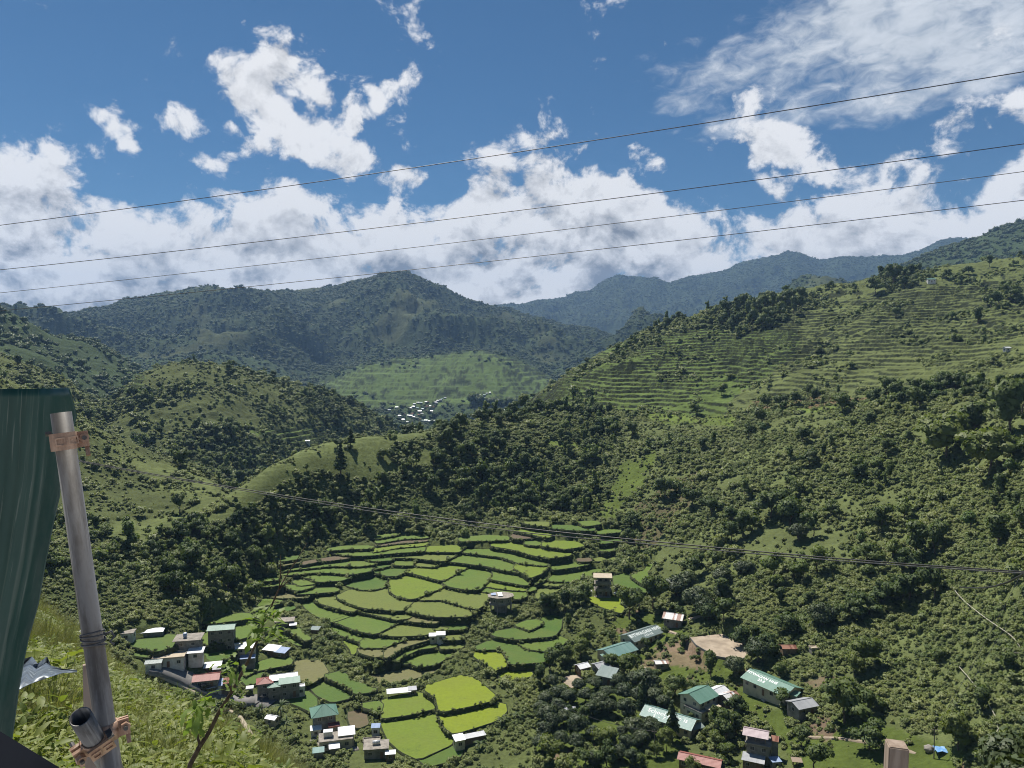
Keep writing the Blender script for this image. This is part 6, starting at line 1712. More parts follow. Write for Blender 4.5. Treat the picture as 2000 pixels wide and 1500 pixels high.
village_trees((1100, 780), 2.222, [
 ('m', 1020, 582, 82, "small round dark tree alone on the hillside under the cables", None), ('m', 1125, 945, 112, "round black-green tree low on the hillside above the village", None), ('b', 1068, 262, 75, *G6), ('m', 690, 840, 90, *G2), ('m', 690, 765, 75, *G2), ('m', 800, 730, 70, *G2),
 ('b', 980, 500, 120, *G6), ('b', 900, 470, 110, *G6), ('l', 1655, 200, 190, "broad pale tree high on the hillside", None), ('l', 1850, 265, 180, *G6), ('b', 1700, 150, 120, *G6), ('b', 1935, 100, 160, "dark tall tree high at the edge of the hillside", None), ('b', 1780, 110, 120, *G6), ('b', 860, 90, 75, *G6), ('b', 1210, 35, 75, "dark round tree on the bench beside the red earth cut", None),
 ('b', 1250, 920, 100, *G6), ('b', 980, 990, 95, *G6), ('b', 1880, 600, 120, *G6), ('b', 1990, 540, 90, *G6), ('b', 780, 560, 90, *G6), ('l', 820, 540, 80, *G6), ('b', 730, 590, 80, *G6), ('b', 1380, 530, 80, *G6), ('b', 1500, 840, 110, *G6), ('b', 1610, 830, 100, *G6), ('b', 1330, 900, 90, *G6), ('b', 1410, 860, 90, *G6), ('b', 1040, 170, 60, *G6), ('b', 1400, 220, 60, *G6), ('l', 1160, 480, 70, *G6), ('b', 960, 430, 70, *G6), ('b', 640, 470, 80, *G6), ('b', 560, 440, 80, *G6), ('b', 440, 400, 80, *G6), ('b', 1990, 30, 100, *G6)])
village_trees((1500, 1050), 3.334, [
 ('m', 355, 520, 165, "round dark tree with a black underside in the middle of the scrub", None), ('b', 150, 600, 100, *G6), ('b', 500, 1110, 240, "wide dark spreading tree above the lower meadow", None), ('l', 630, 790, 160, "dark tree with a pale bush beside it, above the small soil patch", None), ('l', 560, 860, 110, *G6), ('b', 660, 1310, 180, "rounded bright-topped tree behind the wooden post", None),
 ('b', 650, 1090, 150, *G6), ('l', 1240, 1310, 190, "bare-stemmed small tree near the blue tarpaulin", None), ('b', 300, 1450, 180, "dark bush tree beside the lower meadow path", None), ('b', 220, 1330, 120, *G4), ('b', 740, 400, 110, *G6), ('l', 880, 370, 120, *G6), ('b', 560, 520, 100, *G6), ('b', 1100, 800, 90, *G6), ('b', 1400, 980, 130, *G6), ('b', 1560, 870, 130, *G6)])
G7 = ("dark tree on the low ridge beside the hidden farmhouses", "trees on the low ridge crest")
village_trees((600, 520), 2.83, [
 ('b', 925, 790, 110, "tall leaning dark tree first in the ridge-top clump", None), ('b', 1000, 765, 90, *G7), ('b', 1050, 770, 90, *G7), ('b', 1100, 770, 80, *G7), ('b', 1160, 765, 60, *G7), ('b', 960, 830, 80, *G7), ('b', 1040, 940, 60, *G7),
 ('b', 775, 970, 90, "upright tree at the end of the ridge meadow", None), ('b', 1030, 985, 75, "tall dark column of a tree in the middle of the wooded slope", None), ('p', 185, 1140, 80, "lone tall pine over a dark hollow on the wooded slope", None), ('p', 240, 985, 45, "small pine on the ridge meadow", None), ('b', 165, 985, 50, *G7), ('b', 420, 1045, 60, *G7), ('b', 330, 1400, 130, "black-green tree mass directly above the upper terraces", None), ('b', 1230, 1290, 100, *G6), ('b', 1380, 1320, 90, *G6), ('b', 1440, 800, 45, *G7), ('b', 1330, 800, 60, *G7), ('b', 910, 1400, 60, *G7)])
G8 = ("dark conifer in the stand of trees on the terraced hillside", "conifers of the stand on the terraced hill")
village_trees((1000, 420), 2.0, [('c', x, y, 40, *G8) for x, y in [(835, 380), (880, 370), (920, 385), (960, 370), (985, 345), (1020, 350), (1060, 340), (1090, 330), (1120, 350), (1000, 390), (940, 410), (870, 425), (820, 420), (980, 420), (1050, 380), (1100, 370), (1130, 320), (905, 350)]] +
 [('b', 1490, 245, 60, "tallest tree of the row on the skyline of the terraced hill", None), ('b', 1560, 235, 40, *G8), ('b', 1420, 290, 50, *G8), ('b', 1900, 345, 45, "round bush tree high on the grassy terraces", None), ('b', 1950, 310, 50, *G8), ('b', 1500, 390, 34, *G8), ('l', 820, 690, 40, "thin pale tree rising over the lower terraces", None), ('b', 1295, 745, 55, *G6), ('b', 720, 770, 45, "tree at the bottom step of the terraced hill", None), ('b', 1110, 725, 50, *G6), ('b', 1730, 670, 60, *G6), ('b', 1865, 190, 30, "small tree on the skyline of the terraced hill", None), ('b', 1785, 220, 30, *G8)])

# palms and bananas near the houses
pm, pt = frond_mesh('palm_crown', M['palm'], 15, 3.4, 0.55, 0.55, 3.2, 0.16, 5)
bm_, bt = frond_mesh('banana_crown', M['palm'], 9, 2.6, 0.65, 0.75, 1.7, 0.14, 6)
def fronds(name, cat, crown, trunk, px, py, s, label, group=None):
    x, y, z, r = place(px, py); t = thing(name, label, cat, (x, y, z), random.uniform(0, 6), group); t.scale = (s, s, s)
    link('fronds', crown, t); link('trunk', trunk, t)
fronds('palm_tree', 'palm', pm, pt, 549, 1402, 1.25, "feathery palm in front of the red-and-green-roofed house")
fronds('palm_tree', 'palm', pm, pt, 560, 1425, 0.9, "lower palm partly hiding the pale hut near the pyramid roof")
fronds('palm_tree', 'palm', pm, pt, 508, 1400, 0.9, "thin palm among the bushes below the roadside kiosk")
for px, py, s, l in [(936, 1462, 1.0, "banana plant beside the white hut end of the bottom shed"), (980, 1415, 1.1, "banana plant between the brilliant paddy and the mango grove"), (1010, 1405, 1.0, "banana plant highest above the mango grove"), (628, 1395, 0.8, "banana plant behind the pyramid-roofed house")]:
    fronds('banana_plant', 'banana plant', bm_, bt, px, py, s, l)


# ------------------------------------------------------------------ forest and scrub over the hills (after the buildings, so that it leaves them clear)
rs = np.random.default_rng(33)
# trees of the middle distance
x, y, z = scatter_points(300, 1170, 60000, rs)
_, tr, shb = cover(x, y, z)
keep = (rs.uniform(size=len(x)) < tr * np.where(np.hypot(x, y) < 620, 1.0, 0.62)) & free(x, y, 3.0) & seen(x, y, 6.0)
x, y, z = x[keep], y[keep], z[keep]
hgt = np.exp(rs.normal(-0.06, 0.46, len(x))).clip(0.35, 2.3)
r = np.hypot(x, y)
s = 0.74 * hgt * np.clip(0.9 + 0.4 * fbm(x, y, 60, 2), 0.6, 1.3)
o = np.argsort(-(s / r))
n_ind = 170
proto_tree = []
for q, i in enumerate(o[:n_ind]):
    FT = [b[0] for b in BROAD] + FRESH
    k = q % len(FT)
    ob = link('forest_tree', FT[k], None, (x[i], y[i], z[i] - 0.2), (0, 0, rs.uniform(0, 6.28)), (s[i], s[i], s[i] * rs.uniform(0.9, 1.25)))
    if x[i] > 60: tag(ob, *(("bushy green tree in the wooded gully running up behind the court", 'tree', "trees in the gully behind the court") if r[i] < 400 and x[i] > 100 else ("bushy dark tree on the upper wooded side of the big hillside", 'tree', "trees on the upper side of the big hillside")))
    elif x[i] < -90 and r[i] > 335: tag(ob, "dense tree high in the dark wood, just under the low grassy spur", 'tree', "trees high in the wood under the spur")
    elif x[i] < -90: tag(ob, "dense tree low in the dark wood, near the long shed and leaf-shaped paddy", 'tree', "trees low in the wood by the long shed")
    else: tag(ob, "dense dark tree in the wood that rises behind the rice terraces", 'tree', "trees of the wood behind the rice terraces")
    if len(proto_tree) <= k: proto_tree.append(ob)
rest = o[n_ind:]
m = len(rest)
gn_stuff('forest', np.c_[x[rest], y[rest], z[rest] - 0.2], np.c_[s[rest], s[rest], s[rest] * rs.uniform(0.9, 1.25, m)], rot_z(m, rs, 0.05), np.where(rs.uniform(size=m) < 0.7, rs.integers(0, 5, m), rs.integers(5, len(proto_tree), m)), proto_tree, "dark broadleaf forest on the hills round the valley")

# shrubs
def shrub_field(r0, r1, n, dens, size, rng):
    x, y, z = scatter_points(r0, r1, n, rng)
    _, tr, sb = cover(x, y, z)
    keep = (rng.uniform(size=len(x)) < sb * dens) & free(x, y, 0.7) & seen(x, y, 2.0)
    x, y, z = x[keep], y[keep], z[keep]
    sc = size * np.exp(rng.normal(0, 0.42, len(x))) * np.clip(1.0 + 0.6 * fbm(x, y, 35, 2, 0.5, 4), 0.6, 1.6)
    return x, y, z, sc
a1 = shrub_field(150, 330, 105000, 0.85, 0.56, rs)
a2 = shrub_field(330, 640, 150000, 0.85, 0.74, rs)
a3 = shrub_field(640, 1170, 100000, 0.7, 1.3, rs)
x, y, z, s = (np.concatenate(k) for k in zip(a1, a2, a3))
r = np.hypot(x, y); o = np.argsort(-(s / r)); n_ind = 150
proto_shrub = []
for q, i in enumerate(o[:n_ind]):
    k = q % len(SHRUB)
    ob = link('shrub', SHRUB[k], None, (x[i], y[i], z[i] - 0.1), (0, 0, rs.uniform(0, 6.28)), (s[i], s[i], s[i] * rs.uniform(0.8, 1.2)))
    if x[i] > 25: tag(ob, "leafy olive-green shrub on the slope around the school village", 'shrub', "shrubs around the school village")
    else: tag(ob, "leafy green shrub among the roadside houses and lower paddies", 'shrub', "shrubs among the roadside houses")
    if len(proto_shrub) <= k: proto_shrub.append(ob)
rest = o[n_ind:]
# weeds along the tops and feet of the paddy walls
we = WALL_EDGE[WALL_EDGE[:, 3] > 0]
we = np.r_[we, we, we[::2]]
wx = we[:, 0] + rs.normal(0, 0.3, len(we)); wy = we[:, 1] + rs.normal(0, 0.3, len(we)); wz = we[:, 2] - rs.uniform(0, 1, len(we)) * np.minimum(we[:, 3], 2.2)
ws = 0.36 * np.exp(rs.normal(0, 0.45, len(we)))
P = np.r_[np.c_[x[rest], y[rest], z[rest] - 0.1], np.c_[wx, wy, wz]]
S = np.r_[s[rest], ws]; m = len(S)
gn_stuff('scrub', P, np.c_[S, S, S * rs.uniform(0.75, 1.2, m)], rot_z(m, rs, 0.1), rs.integers(0, len(proto_shrub), m), proto_shrub, "dense low scrub covering the slopes and paddy walls")

# woods of the far valley and the mountains
x, y, z = scatter_points(1180, 2990, 60000, rs)
_, tr, _ = cover(x, y, z)
keep = (rs.uniform(size=len(x)) < tr * 0.62) & seen(x, y, 8)
x, y, z = x[keep], y[keep], z[keep]
s = 0.5 * np.exp(rs.normal(0, 0.3, len(x)))
x2, y2, z2 = scatter_points(2990, 5200, 130000, rs)
_, tr, _ = cover(x2, y2, z2)
keep = (rs.uniform(size=len(x2)) < tr * 0.85) & seen(x2, y2, 12)
x2, y2, z2 = x2[keep], y2[keep], z2[keep]
s2 = 0.52 * np.exp(rs.normal(0, 0.3, len(x2)))
x3, y3, z3 = scatter_points(6300, 8300, 60000, rs)
keep = (rs.uniform(size=len(x3)) < 0.8) & seen(x3, y3, 16)
x3, y3, z3 = x3[keep], y3[keep], z3[keep]
s3 = 0.62 * np.exp(rs.normal(0, 0.3, len(x3)))
X, Y, Z, S = np.r_[x, x2, x3], np.r_[y, y2, y3], np.r_[z, z2, z3], np.r_[s, s2, s3]
# one small wood on the shoulder of the far valley stands for each kind of clump
protos = []
for k, me in enumerate(CLUMP):
    i = int(np.argmin(np.abs(np.arctan2(X, Y) - (-0.5 + 0.2 * k)) + np.abs(np.hypot(X, Y) - 2000) / 2000))
    ob = link('distant_wood', me, None, (X[i], Y[i], Z[i] - 1), (0, 0, 1.0 * k), (S[i],) * 3); ob['kind'] = 'stuff'; ob['label'] = "small far-off patch of dark woodland"
    protos.append(ob)
m = len(X)
gn_stuff('mountain_forest', np.c_[X, Y, Z - 1.0], np.c_[S, S, S * rs.uniform(0.9, 1.5, m)], rot_z(m, rs, 0.05), rs.integers(0, 4, m), protos, "far woods on the mountain slopes, blue with distance")
print('SCATTER', len(P), m, len(rest))

# ------------------------------------------------------------------ air
hb = MB().box((0, 5000, 500), (17000, 10400, 2000))
hz = bpy.data.materials.new('haze_air'); hz.use_nodes = True
nt = hz.node_tree; nt.nodes.clear()
ou = nt.nodes.new('ShaderNodeOutputMaterial'); pv = nt.nodes.new('ShaderNodeVolumePrincipled')
pv.inputs['Color'].default_value = (0.36, 0.60, 1.0, 1); pv.inputs['Density'].default_value = 6.2e-5; pv.inputs['Anisotropy'].default_value = 0.0
nt.links.new(pv.outputs[0], ou.inputs['Volume'])
HZ = hb.build('haze', hz); HZ['kind'] = 'stuff'
lo = float(H.min()) - 1.5; hi = float(H.max()) + 60
for v in HZ.data.vertices:
    v.co.z = lo if v.co.z < 0 else hi

# ------------------------------------------------------------------ wires overhead
def sky_wire(label, p, d0, d1, rad, mat='wire'):
    (x0, y0), (x1, y1), (x2, y2) = p
    a, b = at_depth(x0, y0, d0), at_depth(x2, y2, d1)
    # the span runs on past both sides of the view
    A, Bp = a + (a - b) * 0.25, b + (b - a) * 0.25
    m = (a + b) / 2
    f = float((np.array(project(m.x, m.y, m.z))[1]))
    # sag so that the middle hangs as low as it is seen to
    k = 1450.0 / (m.y * math.cos(PITCH) - m.z * math.sin(PITCH))
    px, py = project(m.x, m.y, m.z)
    yl = np.interp(px, [x0, x1, x2], [y0, y1, y2])
    sag = max((yl - py) / k, 0.0)
    n = 60; pts = []
    for i in range(n + 1):
        t = -0.25 + 1.5 * i / n
        q = a.lerp(b, t); q.z -= sag * 4 * t * (1 - t); pts.append(q)
    o = MB().tube(pts, rad, 6).build('power_line', M[mat], None, True)
    tag(o, label, 'power line', 'power lines across the sky')
sky_wire("topmost thick wire slanting across the whole sky", ((0, 440), (1000, 301), (2000, 140)), 20, 13, 0.0085)
sky_wire("second wire from the top slanting across the clouds", ((0, 527), (1000, 414.5), (2000, 281)), 20, 14, 0.0078)
sky_wire("third wire from the top, the palest of the four", ((0, 572), (1000, 462), (2000, 335)), 21, 15, 0.0066, 'wire_grey')
sky_wire("lowest of the four wires, just over the mountain top", ((0, 607), (1000, 507), (2000, 391)), 21, 15, 0.0070)
C1 = [(90, 887, 16), (250, 917, 15.2), (450, 951, 14.2), (700, 990, 13), (1000, 1029, 11.6), (1300, 1060, 10.4), (1650, 1092, 9.2), (2000, 1117, 8.2), (2300, 1136, 7.5)]
cable('service_cable', "upper of the two dark cables dipping across the valley from the pole", [at_depth(*p) for p in C1], 0.009, 'wire', 0, 90, 'cables across the valley', True)
cable('service_cable', "lower of the two dark cables dipping across the valley from the pole", [at_depth(p[0], p[1] + q, p[2] * 1.02) for p, q in zip(C1, (2, 2, 3, 5, 8, 6, 4, 3, 3))], 0.0075, 'wire_grey', 0, 90, 'cables across the valley', True)
cable('service_cable', "short black cable drooping over the hillside at the side of the view", [at_depth(1874, 1147, 150), at_depth(1920, 1148, 120), at_depth(1960, 1140, 90), at_depth(2005, 1118, 70), at_depth(2060, 1085, 60)], 0.12, 'wire', 0, 40, None, True)

# ------------------------------------------------------------------ right beside the viewpoint
def fg_mat(name, c1, c2, streak, scr, rough=0.5, metal=0.0, spec=0.4):
    m, nt, out = new_mat(name)
    p = principled(nt, out, rough, spec, metal)
    at = nt.nodes.new('ShaderNodeAttribute'); at.attribute_name = 'sheet'
    v = at.outputs['Vector']
    n = noise(scaled(nt, v, (5, 2.2, 1)), 1.0, 7, 0.65)
    s = noise(scaled(nt, v, (46, 1.1, 1)), 1.0, 5, 0.6)
    sc = noise(scaled(nt, v, (150, 5, 1)), 1.0, 3, 0.5)
    c = mixcol(n.smooth(0.35, 0.7), c1, c2)
    c = mixcol((s.smooth(0.54, 0.66) * 0.6), c, streak)
    c = mixcol((sc.smooth(0.60, 0.70) * 0.45), c, scr)
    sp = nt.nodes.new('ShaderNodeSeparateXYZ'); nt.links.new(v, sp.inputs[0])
    dust_and_skylight = noise(scaled(nt, v, (9, 3, 0)), 1.0, 7, 0.7)
    edge = E(sp.outputs[2]).smooth(0.90, 1.0) * 0.55 + E(sp.outputs[1]).smooth(0.45, 1.0) * 0.35 + 0.10  # curled edge painted paler as if lit by the sky; dust towards the bottom
    c = mixcol((dust_and_skylight.smooth(0.38, 0.68) * edge), c, (0.10, 0.125, 0.105))
    nt.links.new(c, p.inputs['Base Color']); bump(nt, p, n, 0.15, 0.01)
    return m
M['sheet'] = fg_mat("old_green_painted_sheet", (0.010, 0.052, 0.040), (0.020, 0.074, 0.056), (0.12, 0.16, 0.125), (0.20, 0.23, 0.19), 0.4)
def galv(name, c1, c2, c3):
    m, nt, out = new_mat(name); p = principled(nt, out, 0.45, 0.5, 0.3)
    v = obj_vec(nt); n = noise(scaled(nt, v, (24, 24, 5)), 1.0, 7, 0.65); k = noise(scaled(nt, v, (60, 60, 60)), 1.0, 4, 0.6); st = noise(scaled(nt, v, (40, 40, 1.5)), 1.0, 4, 0.6)
    c = mixcol(n.smooth(0.38, 0.62), c1, c2); c = mixcol(st.smooth(0.58, 0.7) * 0.7, c, c3); c = mixcol(k.smooth(0.62, 0.72) * 0.4, c, (0.12, 0.11, 0.10))
    nt.links.new(c, p.inputs['Base Color']); nt.links.new((n * 0.3 + 0.28).s, p.inputs['Roughness']); bump(nt, p, k, 0.1, 0.001)
    return m
M['galv'] = galv("weathered_galvanised_steel", (0.17, 0.165, 0.16), (0.075, 0.068, 0.062), (0.36, 0.35, 0.33))
M['copper'] = galv("zinc_yellow_coupler", (0.52, 0.34, 0.23), (0.30, 0.18, 0.12), (0.74, 0.58, 0.44))
M['scrap'] = galv("torn_zinc_scrap", (0.10, 0.13, 0.17), (0.05, 0.065, 0.085), (0.35, 0.40, 0.42))
M['navy'] = plain("dark_navy_board", (0.016, 0.018, 0.026), (0.03, 0.032, 0.04), 6, 0.7, 0.2)

def green_sheet():
    edge = [(758, 135), (785, 143), (812, 150), (850, 140), (886, 124), (930, 119), (967, 117), (1020, 105), (1100, 89), (1180, 75), (1250, 55), (1300, 45), (1353, 36), (1420, 27), (1468, 20), (1640, -10)]
    ey, ex = [p[0] for p in edge], [p[1] for p in edge]
    base = [(758, 131), (930, 117), (1100, 89), (1250, 56), (1353, 36), (1468, 18), (1640, -10)]
    by, bx = [p[0] for p in base], [p[1] for p in base]
    nu, nv = 260, 50
    V, S = [], []
    for i in range(nv + 1):
        v = i / nv
        for j in range(nu + 1):
            u = j / nu
            ytop = 765 - 7 * u; y = ytop + (1640 - ytop) * v
            xr = np.interp(y, ey, ex)
            xb = np.interp(y, by, bx)
            x = -420 + (xb + 420) * u + (xr - xb) * max(0.0, (u - 0.93) / 0.07) ** 1.5
            arc = (1 - u) * 0.78
            d = 1.98 + 0.22 * u - 0.10 * max(0, (u - 0.86) / 0.14) ** 2 + 0.05 * v
            d += 0.0012 * math.sin(2 * math.pi * arc / 0.034)
            d += 0.002 * float(perlin(np.array([u * 6.0]), np.array([v * 4.0]))[0])
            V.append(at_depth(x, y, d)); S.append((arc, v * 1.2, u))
    k = np.arange((nv) * (nu + 1)).reshape(nv, nu + 1)[:, :-1].ravel()
    Fq = np.stack([k, k + nu + 1, k + nu + 2, k + 1], -1)
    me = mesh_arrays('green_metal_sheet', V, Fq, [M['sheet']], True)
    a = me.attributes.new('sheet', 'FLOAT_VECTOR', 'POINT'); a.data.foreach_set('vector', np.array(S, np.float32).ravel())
    o = link('green_metal_sheet', me); tag(o, "dark green corrugated metal sheet with pale scratches standing on edge", 'metal sheet')
    md = o.modifiers.new('thickness', 'SOLIDIFY'); md.thickness = 0.0012
green_sheet()

def pipe_mb(p0, p1, R, t=0.003, n=28):
    p0, p1 = Vector(p0), Vector(p1); d = (p1 - p0).normalized(); u = d.orthogonal().normalized(); w = d.cross(u)
    V = []
    for c, r in ((p0, R), (p1, R), (p1, R - t), (p0, R - t)):
        for k in range(n):
            a = 2 * math.pi * k / n; V.append(c + (u * math.cos(a) + w * math.sin(a)) * r)
    F = []
    for s in range(4):
        for k in range(n): F.append([s * n + k, s * n + (k + 1) % n, ((s + 1) % 4) * n + (k + 1) % n, ((s + 1) % 4) * n + k])
    return MB().add(V, [f[::-1] for f in F])
def axis_obj(name, mat, p0, p1, R, parent=None, t=0.003):
    """a pipe whose own Z runs along it, so that its wear follows its length"""
    p0, p1 = Vector(p0), Vector(p1); L = (p1 - p0).length
    o = pipe_mb((0, 0, 0), (0, 0, L), R, t).build(name, M[mat], parent, True)
    o.data.polygons.foreach_set('use_smooth', np.ones(len(o.data.polygons), bool))
    o.location = p0; o.rotation_mode = 'QUATERNION'; o.rotation_quaternion = (p1 - p0).to_track_quat('Z', 'Y')
    return o
D0 = 1.90
top = at_depth(119, 806, D0); bot = at_depth(232, 1600, D0); axis = (bot - top).normalized()
pole = thing('scaffold_pole', "grey galvanised scaffold pole rising beside the green sheet", 'pole', (0, 0, 0))
axis_obj('tube', 'galv', bot + axis * 3.0, top, 0.0242, pole)
def on_pole(py):
    t = (py - 806) / (1600 - 806.0); return top.lerp(bot, t)
def frame_at(c, ax, toward=None):
    z = -ax; f = (Vector((0, 0, 0)) - c).normalized(); y = (f - z * f.dot(z)).normalized(); x = y.cross(z)
    return Matrix.Translation(c) @ Matrix((x, y, z)).transposed().to_4x4()       # x to the side, y to the viewer, z up the pole
# wire ties wound round the pole
wt = MB()
c = on_pole(1243); Fm = frame_at(c, axis)
for k, (dz, tl) in enumerate([(0.010, 0.16), (0.003, 0.10), (-0.006, 0.2), (-0.014, 0.05), (-0.022, -0.25)]):
    pts = [Fm @ Vector((0.0275 * math.cos(a), 0.0275 * math.sin(a), dz + tl * 0.0275 * math.sin(a + k))) for a in np.linspace(0, 2 * math.pi, 25)]
    wt.tube(pts, 0.0022, 6)
wt.tube([Fm @ Vector(p) for p in [(-0.027, 0.01, 0.0), (-0.042, 0.012, 0.004), (-0.047, 0.012, -0.012), (-0.036, 0.018, -0.02), (-0.044, 0.016, -0.03)]], 0.003, 6)
tag(wt.build('wire_tie', M['wire_grey'], None, True), "loops of grey tie wire twisted round the scaffold pole", 'wire')

def coupler(name, label, c, ax, flip=1, plate=True):
    Fm = frame_at(c, ax)
    t = thing(name, label, 'coupler'); t.matrix_world = Fm
    band = MB(); n = 24; R0, R1, h = 0.0262, 0.0305, 0.021
    V = []
    for zz in (-h, h):
        for r in (R0, R1):
            for k in range(n): V.append((r * math.cos(2 * math.pi * k / n), r * math.sin(2 * math.pi * k / n), zz))
    F = []
    for k in range(n):
        k2 = (k + 1) % n
        F += [[n + k, n + k2, 3 * n + k2, 3 * n + k], [k2, k, 2 * n + k, 2 * n + k2], [k, k2, n + k2, n + k], [2 * n + k2, 2 * n + k, 3 * n + k, 3 * n + k2]]
    band.add(V, F); band.build('band', M['copper'], t, True)
    if plate:
        pl = MB(); pl.box((0.004 * -flip, 0.031, 0), (0.058, 0.006, 0.044)); pl.build('cap_plate', M['copper'], t)
        _r = _ring(0.022, 0.020, 0.003, 0.004)
        for sx in (-0.019, 0.010): link('embossed_slot', _r.mesh('embossed_slot', M['copper']), t, (sx, 0.0355, 0))
        MB().box((-flip * 0.033, 0.020, 0.024), (0.014, 0.03, 0.006), 0, 0.2).build('hinge_tab', M['galv'], t)
    lug = MB(); lug.box((flip * 0.040, 0.008, 0), (0.026, 0.008, 0.040)); lug.box((flip * 0.040, -0.008, 0), (0.026, 0.008, 0.040)); lug.build('lug', M['copper'], t)
    MB().tube([(flip * 0.043, -0.035, 0.002), (flip * 0.043, 0.034, 0.002)], 0.0055, 10).build('bolt', M['galv'], t)
    MB().tube([(flip * 0.043, 0.014, 0.002), (flip * 0.043, 0.027, 0.002)], 0.0125, 6).build('nut', M['copper'], t)
    MB().box((flip * 0.047, 0.004, -0.032), (0.010, 0.012, 0.026), 0, 0.3).build('tongue', M['copper'], t)
    return t
coupler('scaffold_coupler', "coppery scaffold clamp near the top of the pole with two stamped slots", on_pole(862), axis, -1)
coupler('scaffold_coupler', "coppery clamp low on the pole, joined to the short stub of tube", on_pole(1428), axis, -1, False)
# short stub of tube and its own half of the clamp
s0 = at_depth(157, 1400, 1.80); s1 = at_depth(236, 1532, 2.02)
stub = axis_obj('tube_stub', 'galv', s1, s0, 0.0250)
tag(stub, "short open-ended stub of scaffold tube clamped across the pole", 'tube')
sa = (s1 - s0).normalized()
coupler('scaffold_coupler', "bent coppery clamp round the stub of tube", s0.lerp(s1, 0.34), sa, 1, True)
# wooden stake behind the pole
st = at_depth(177, 1296, 2.25); sb = at_depth(186, 1700, 2.20); d = st - sb
o = MB().box((0, 0, 0), (0.042, 0.022, d.length + 2.5)).build('wooden_stake', M['plank'])
o.rotation_mode = 'QUATERNION'; o.rotation_quaternion = d.to_track_quat('Z', 'Y'); o.location = (st + sb) / 2 - d.normalized() * 1.25
tag(o, "narrow raw wooden stake standing close behind the scaffold pole", 'stake')
# squared wooden post
pt = at_depth(1731, 1450, 3.0)
bm = bmesh.new(); bmesh.ops.create_cube(bm, size=1.0)
for v in bm.verts: v.co.x *= 0.074; v.co.y *= 0.074; v.co.z *= 3.0
bmesh.ops.bevel(bm, geom=list(bm.edges), offset=0.004, segments=2, affect='EDGES')
me = bpy.data.meshes.new('wooden_post'); bm.to_mesh(me); bm.free(); me.materials.append(M['plank'])
o = link('wooden_post', me, None, (pt.x, pt.y, pt.z - 1.5), (0, math.radians(1.5), math.radians(-14)))
tag(o, "squared raw timber post top poking up at the bottom of the view", 'post')
# torn strip of metal
def scrap():
    outline_t = [(30, 1292), (62, 1282), (74, 1296), (92, 1282), (100, 1300), (122, 1306), (150, 1309)]
    outline_b = [(20, 1358), (45, 1342), (62, 1334), (85, 1326), (100, 1321), (122, 1314), (151, 1312)]
    V = []; nv = 5
    for i, (a, b) in enumerate(zip(outline_t, outline_b)):
        for k in range(nv):
            t = k / (nv - 1)
            p = at_depth(a[0] * (1 - t) + b[0] * t, a[1] * (1 - t) + b[1] * t, 2.75 - 0.45 * t + 0.07 * math.sin(i * 2.3 + k) + (0.10 if k == 1 else 0))
            V.append(p)
    Fq = [[i * nv + k, i * nv + k + 1, (i + 1) * nv + k + 1, (i + 1) * nv + k] for i in range(len(outline_t) - 1) for k in range(nv - 1)]
    o = link('torn_metal_scrap', mesh_arrays('torn_metal_scrap', V, np.array(Fq), [M['scrap']], False))
    md = o.modifiers.new('thickness', 'SOLIDIFY'); md.thickness = 0.0015
    tag(o, "crumpled torn zinc sheet sticking out from behind the green sheet", 'metal scrap')
scrap()
a, b = at_depth(-60, 1440, 1.45), at_depth(95, 1530, 1.6); d = b - a
o = MB().box((0, 0, 0), (0.12, 0.05, d.length)).build('dark_board', M['navy'])
o.rotation_mode = 'QUATERNION'; o.rotation_quaternion = d.to_track_quat('Z', 'Y'); o.location = (a + b) / 2
tag(o, "dark navy board edge in the lowest corner under the green sheet", 'board')

# ------------------------------------------------------------------ plants on the near slope
def leaf_shape(lobes, L, w, fold=0.18, droop=0.25):
    """a single blade: midrib and a lobed outline, folded and arched"""
    n = 9; V, F = [], []
    for i in range(n):
        t = i / (n - 1)
        ww = w * math.sin(math.pi * (0.06 + 0.90 * t)) ** 0.8 * (1 + (0.45 * math.cos(2 * math.pi * t * lobes) if lobes else 0)) * (1 - 0.25 * t)
        z = -droop * L * t * t
        V += [(-ww, t * L, z - fold * ww * -1), (0, t * L, z), (ww, t * L, z + fold * ww)]
    for i in range(n - 1):
        b = i * 3; F += [[b, b + 1, b + 4, b + 3], [b + 1, b + 2, b + 5, b + 4]]
    return V, F
LV, LF = leaf_shape(2.5, 1.0, 0.21, 0.18, 0.4)
LEAF_LOBED = mesh_arrays('leaf', LV, np.array(LF), [M['sunleaf']], True)
LV2, LF2 = leaf_shape(0, 1.0, 0.2, 0.25, 0.3)

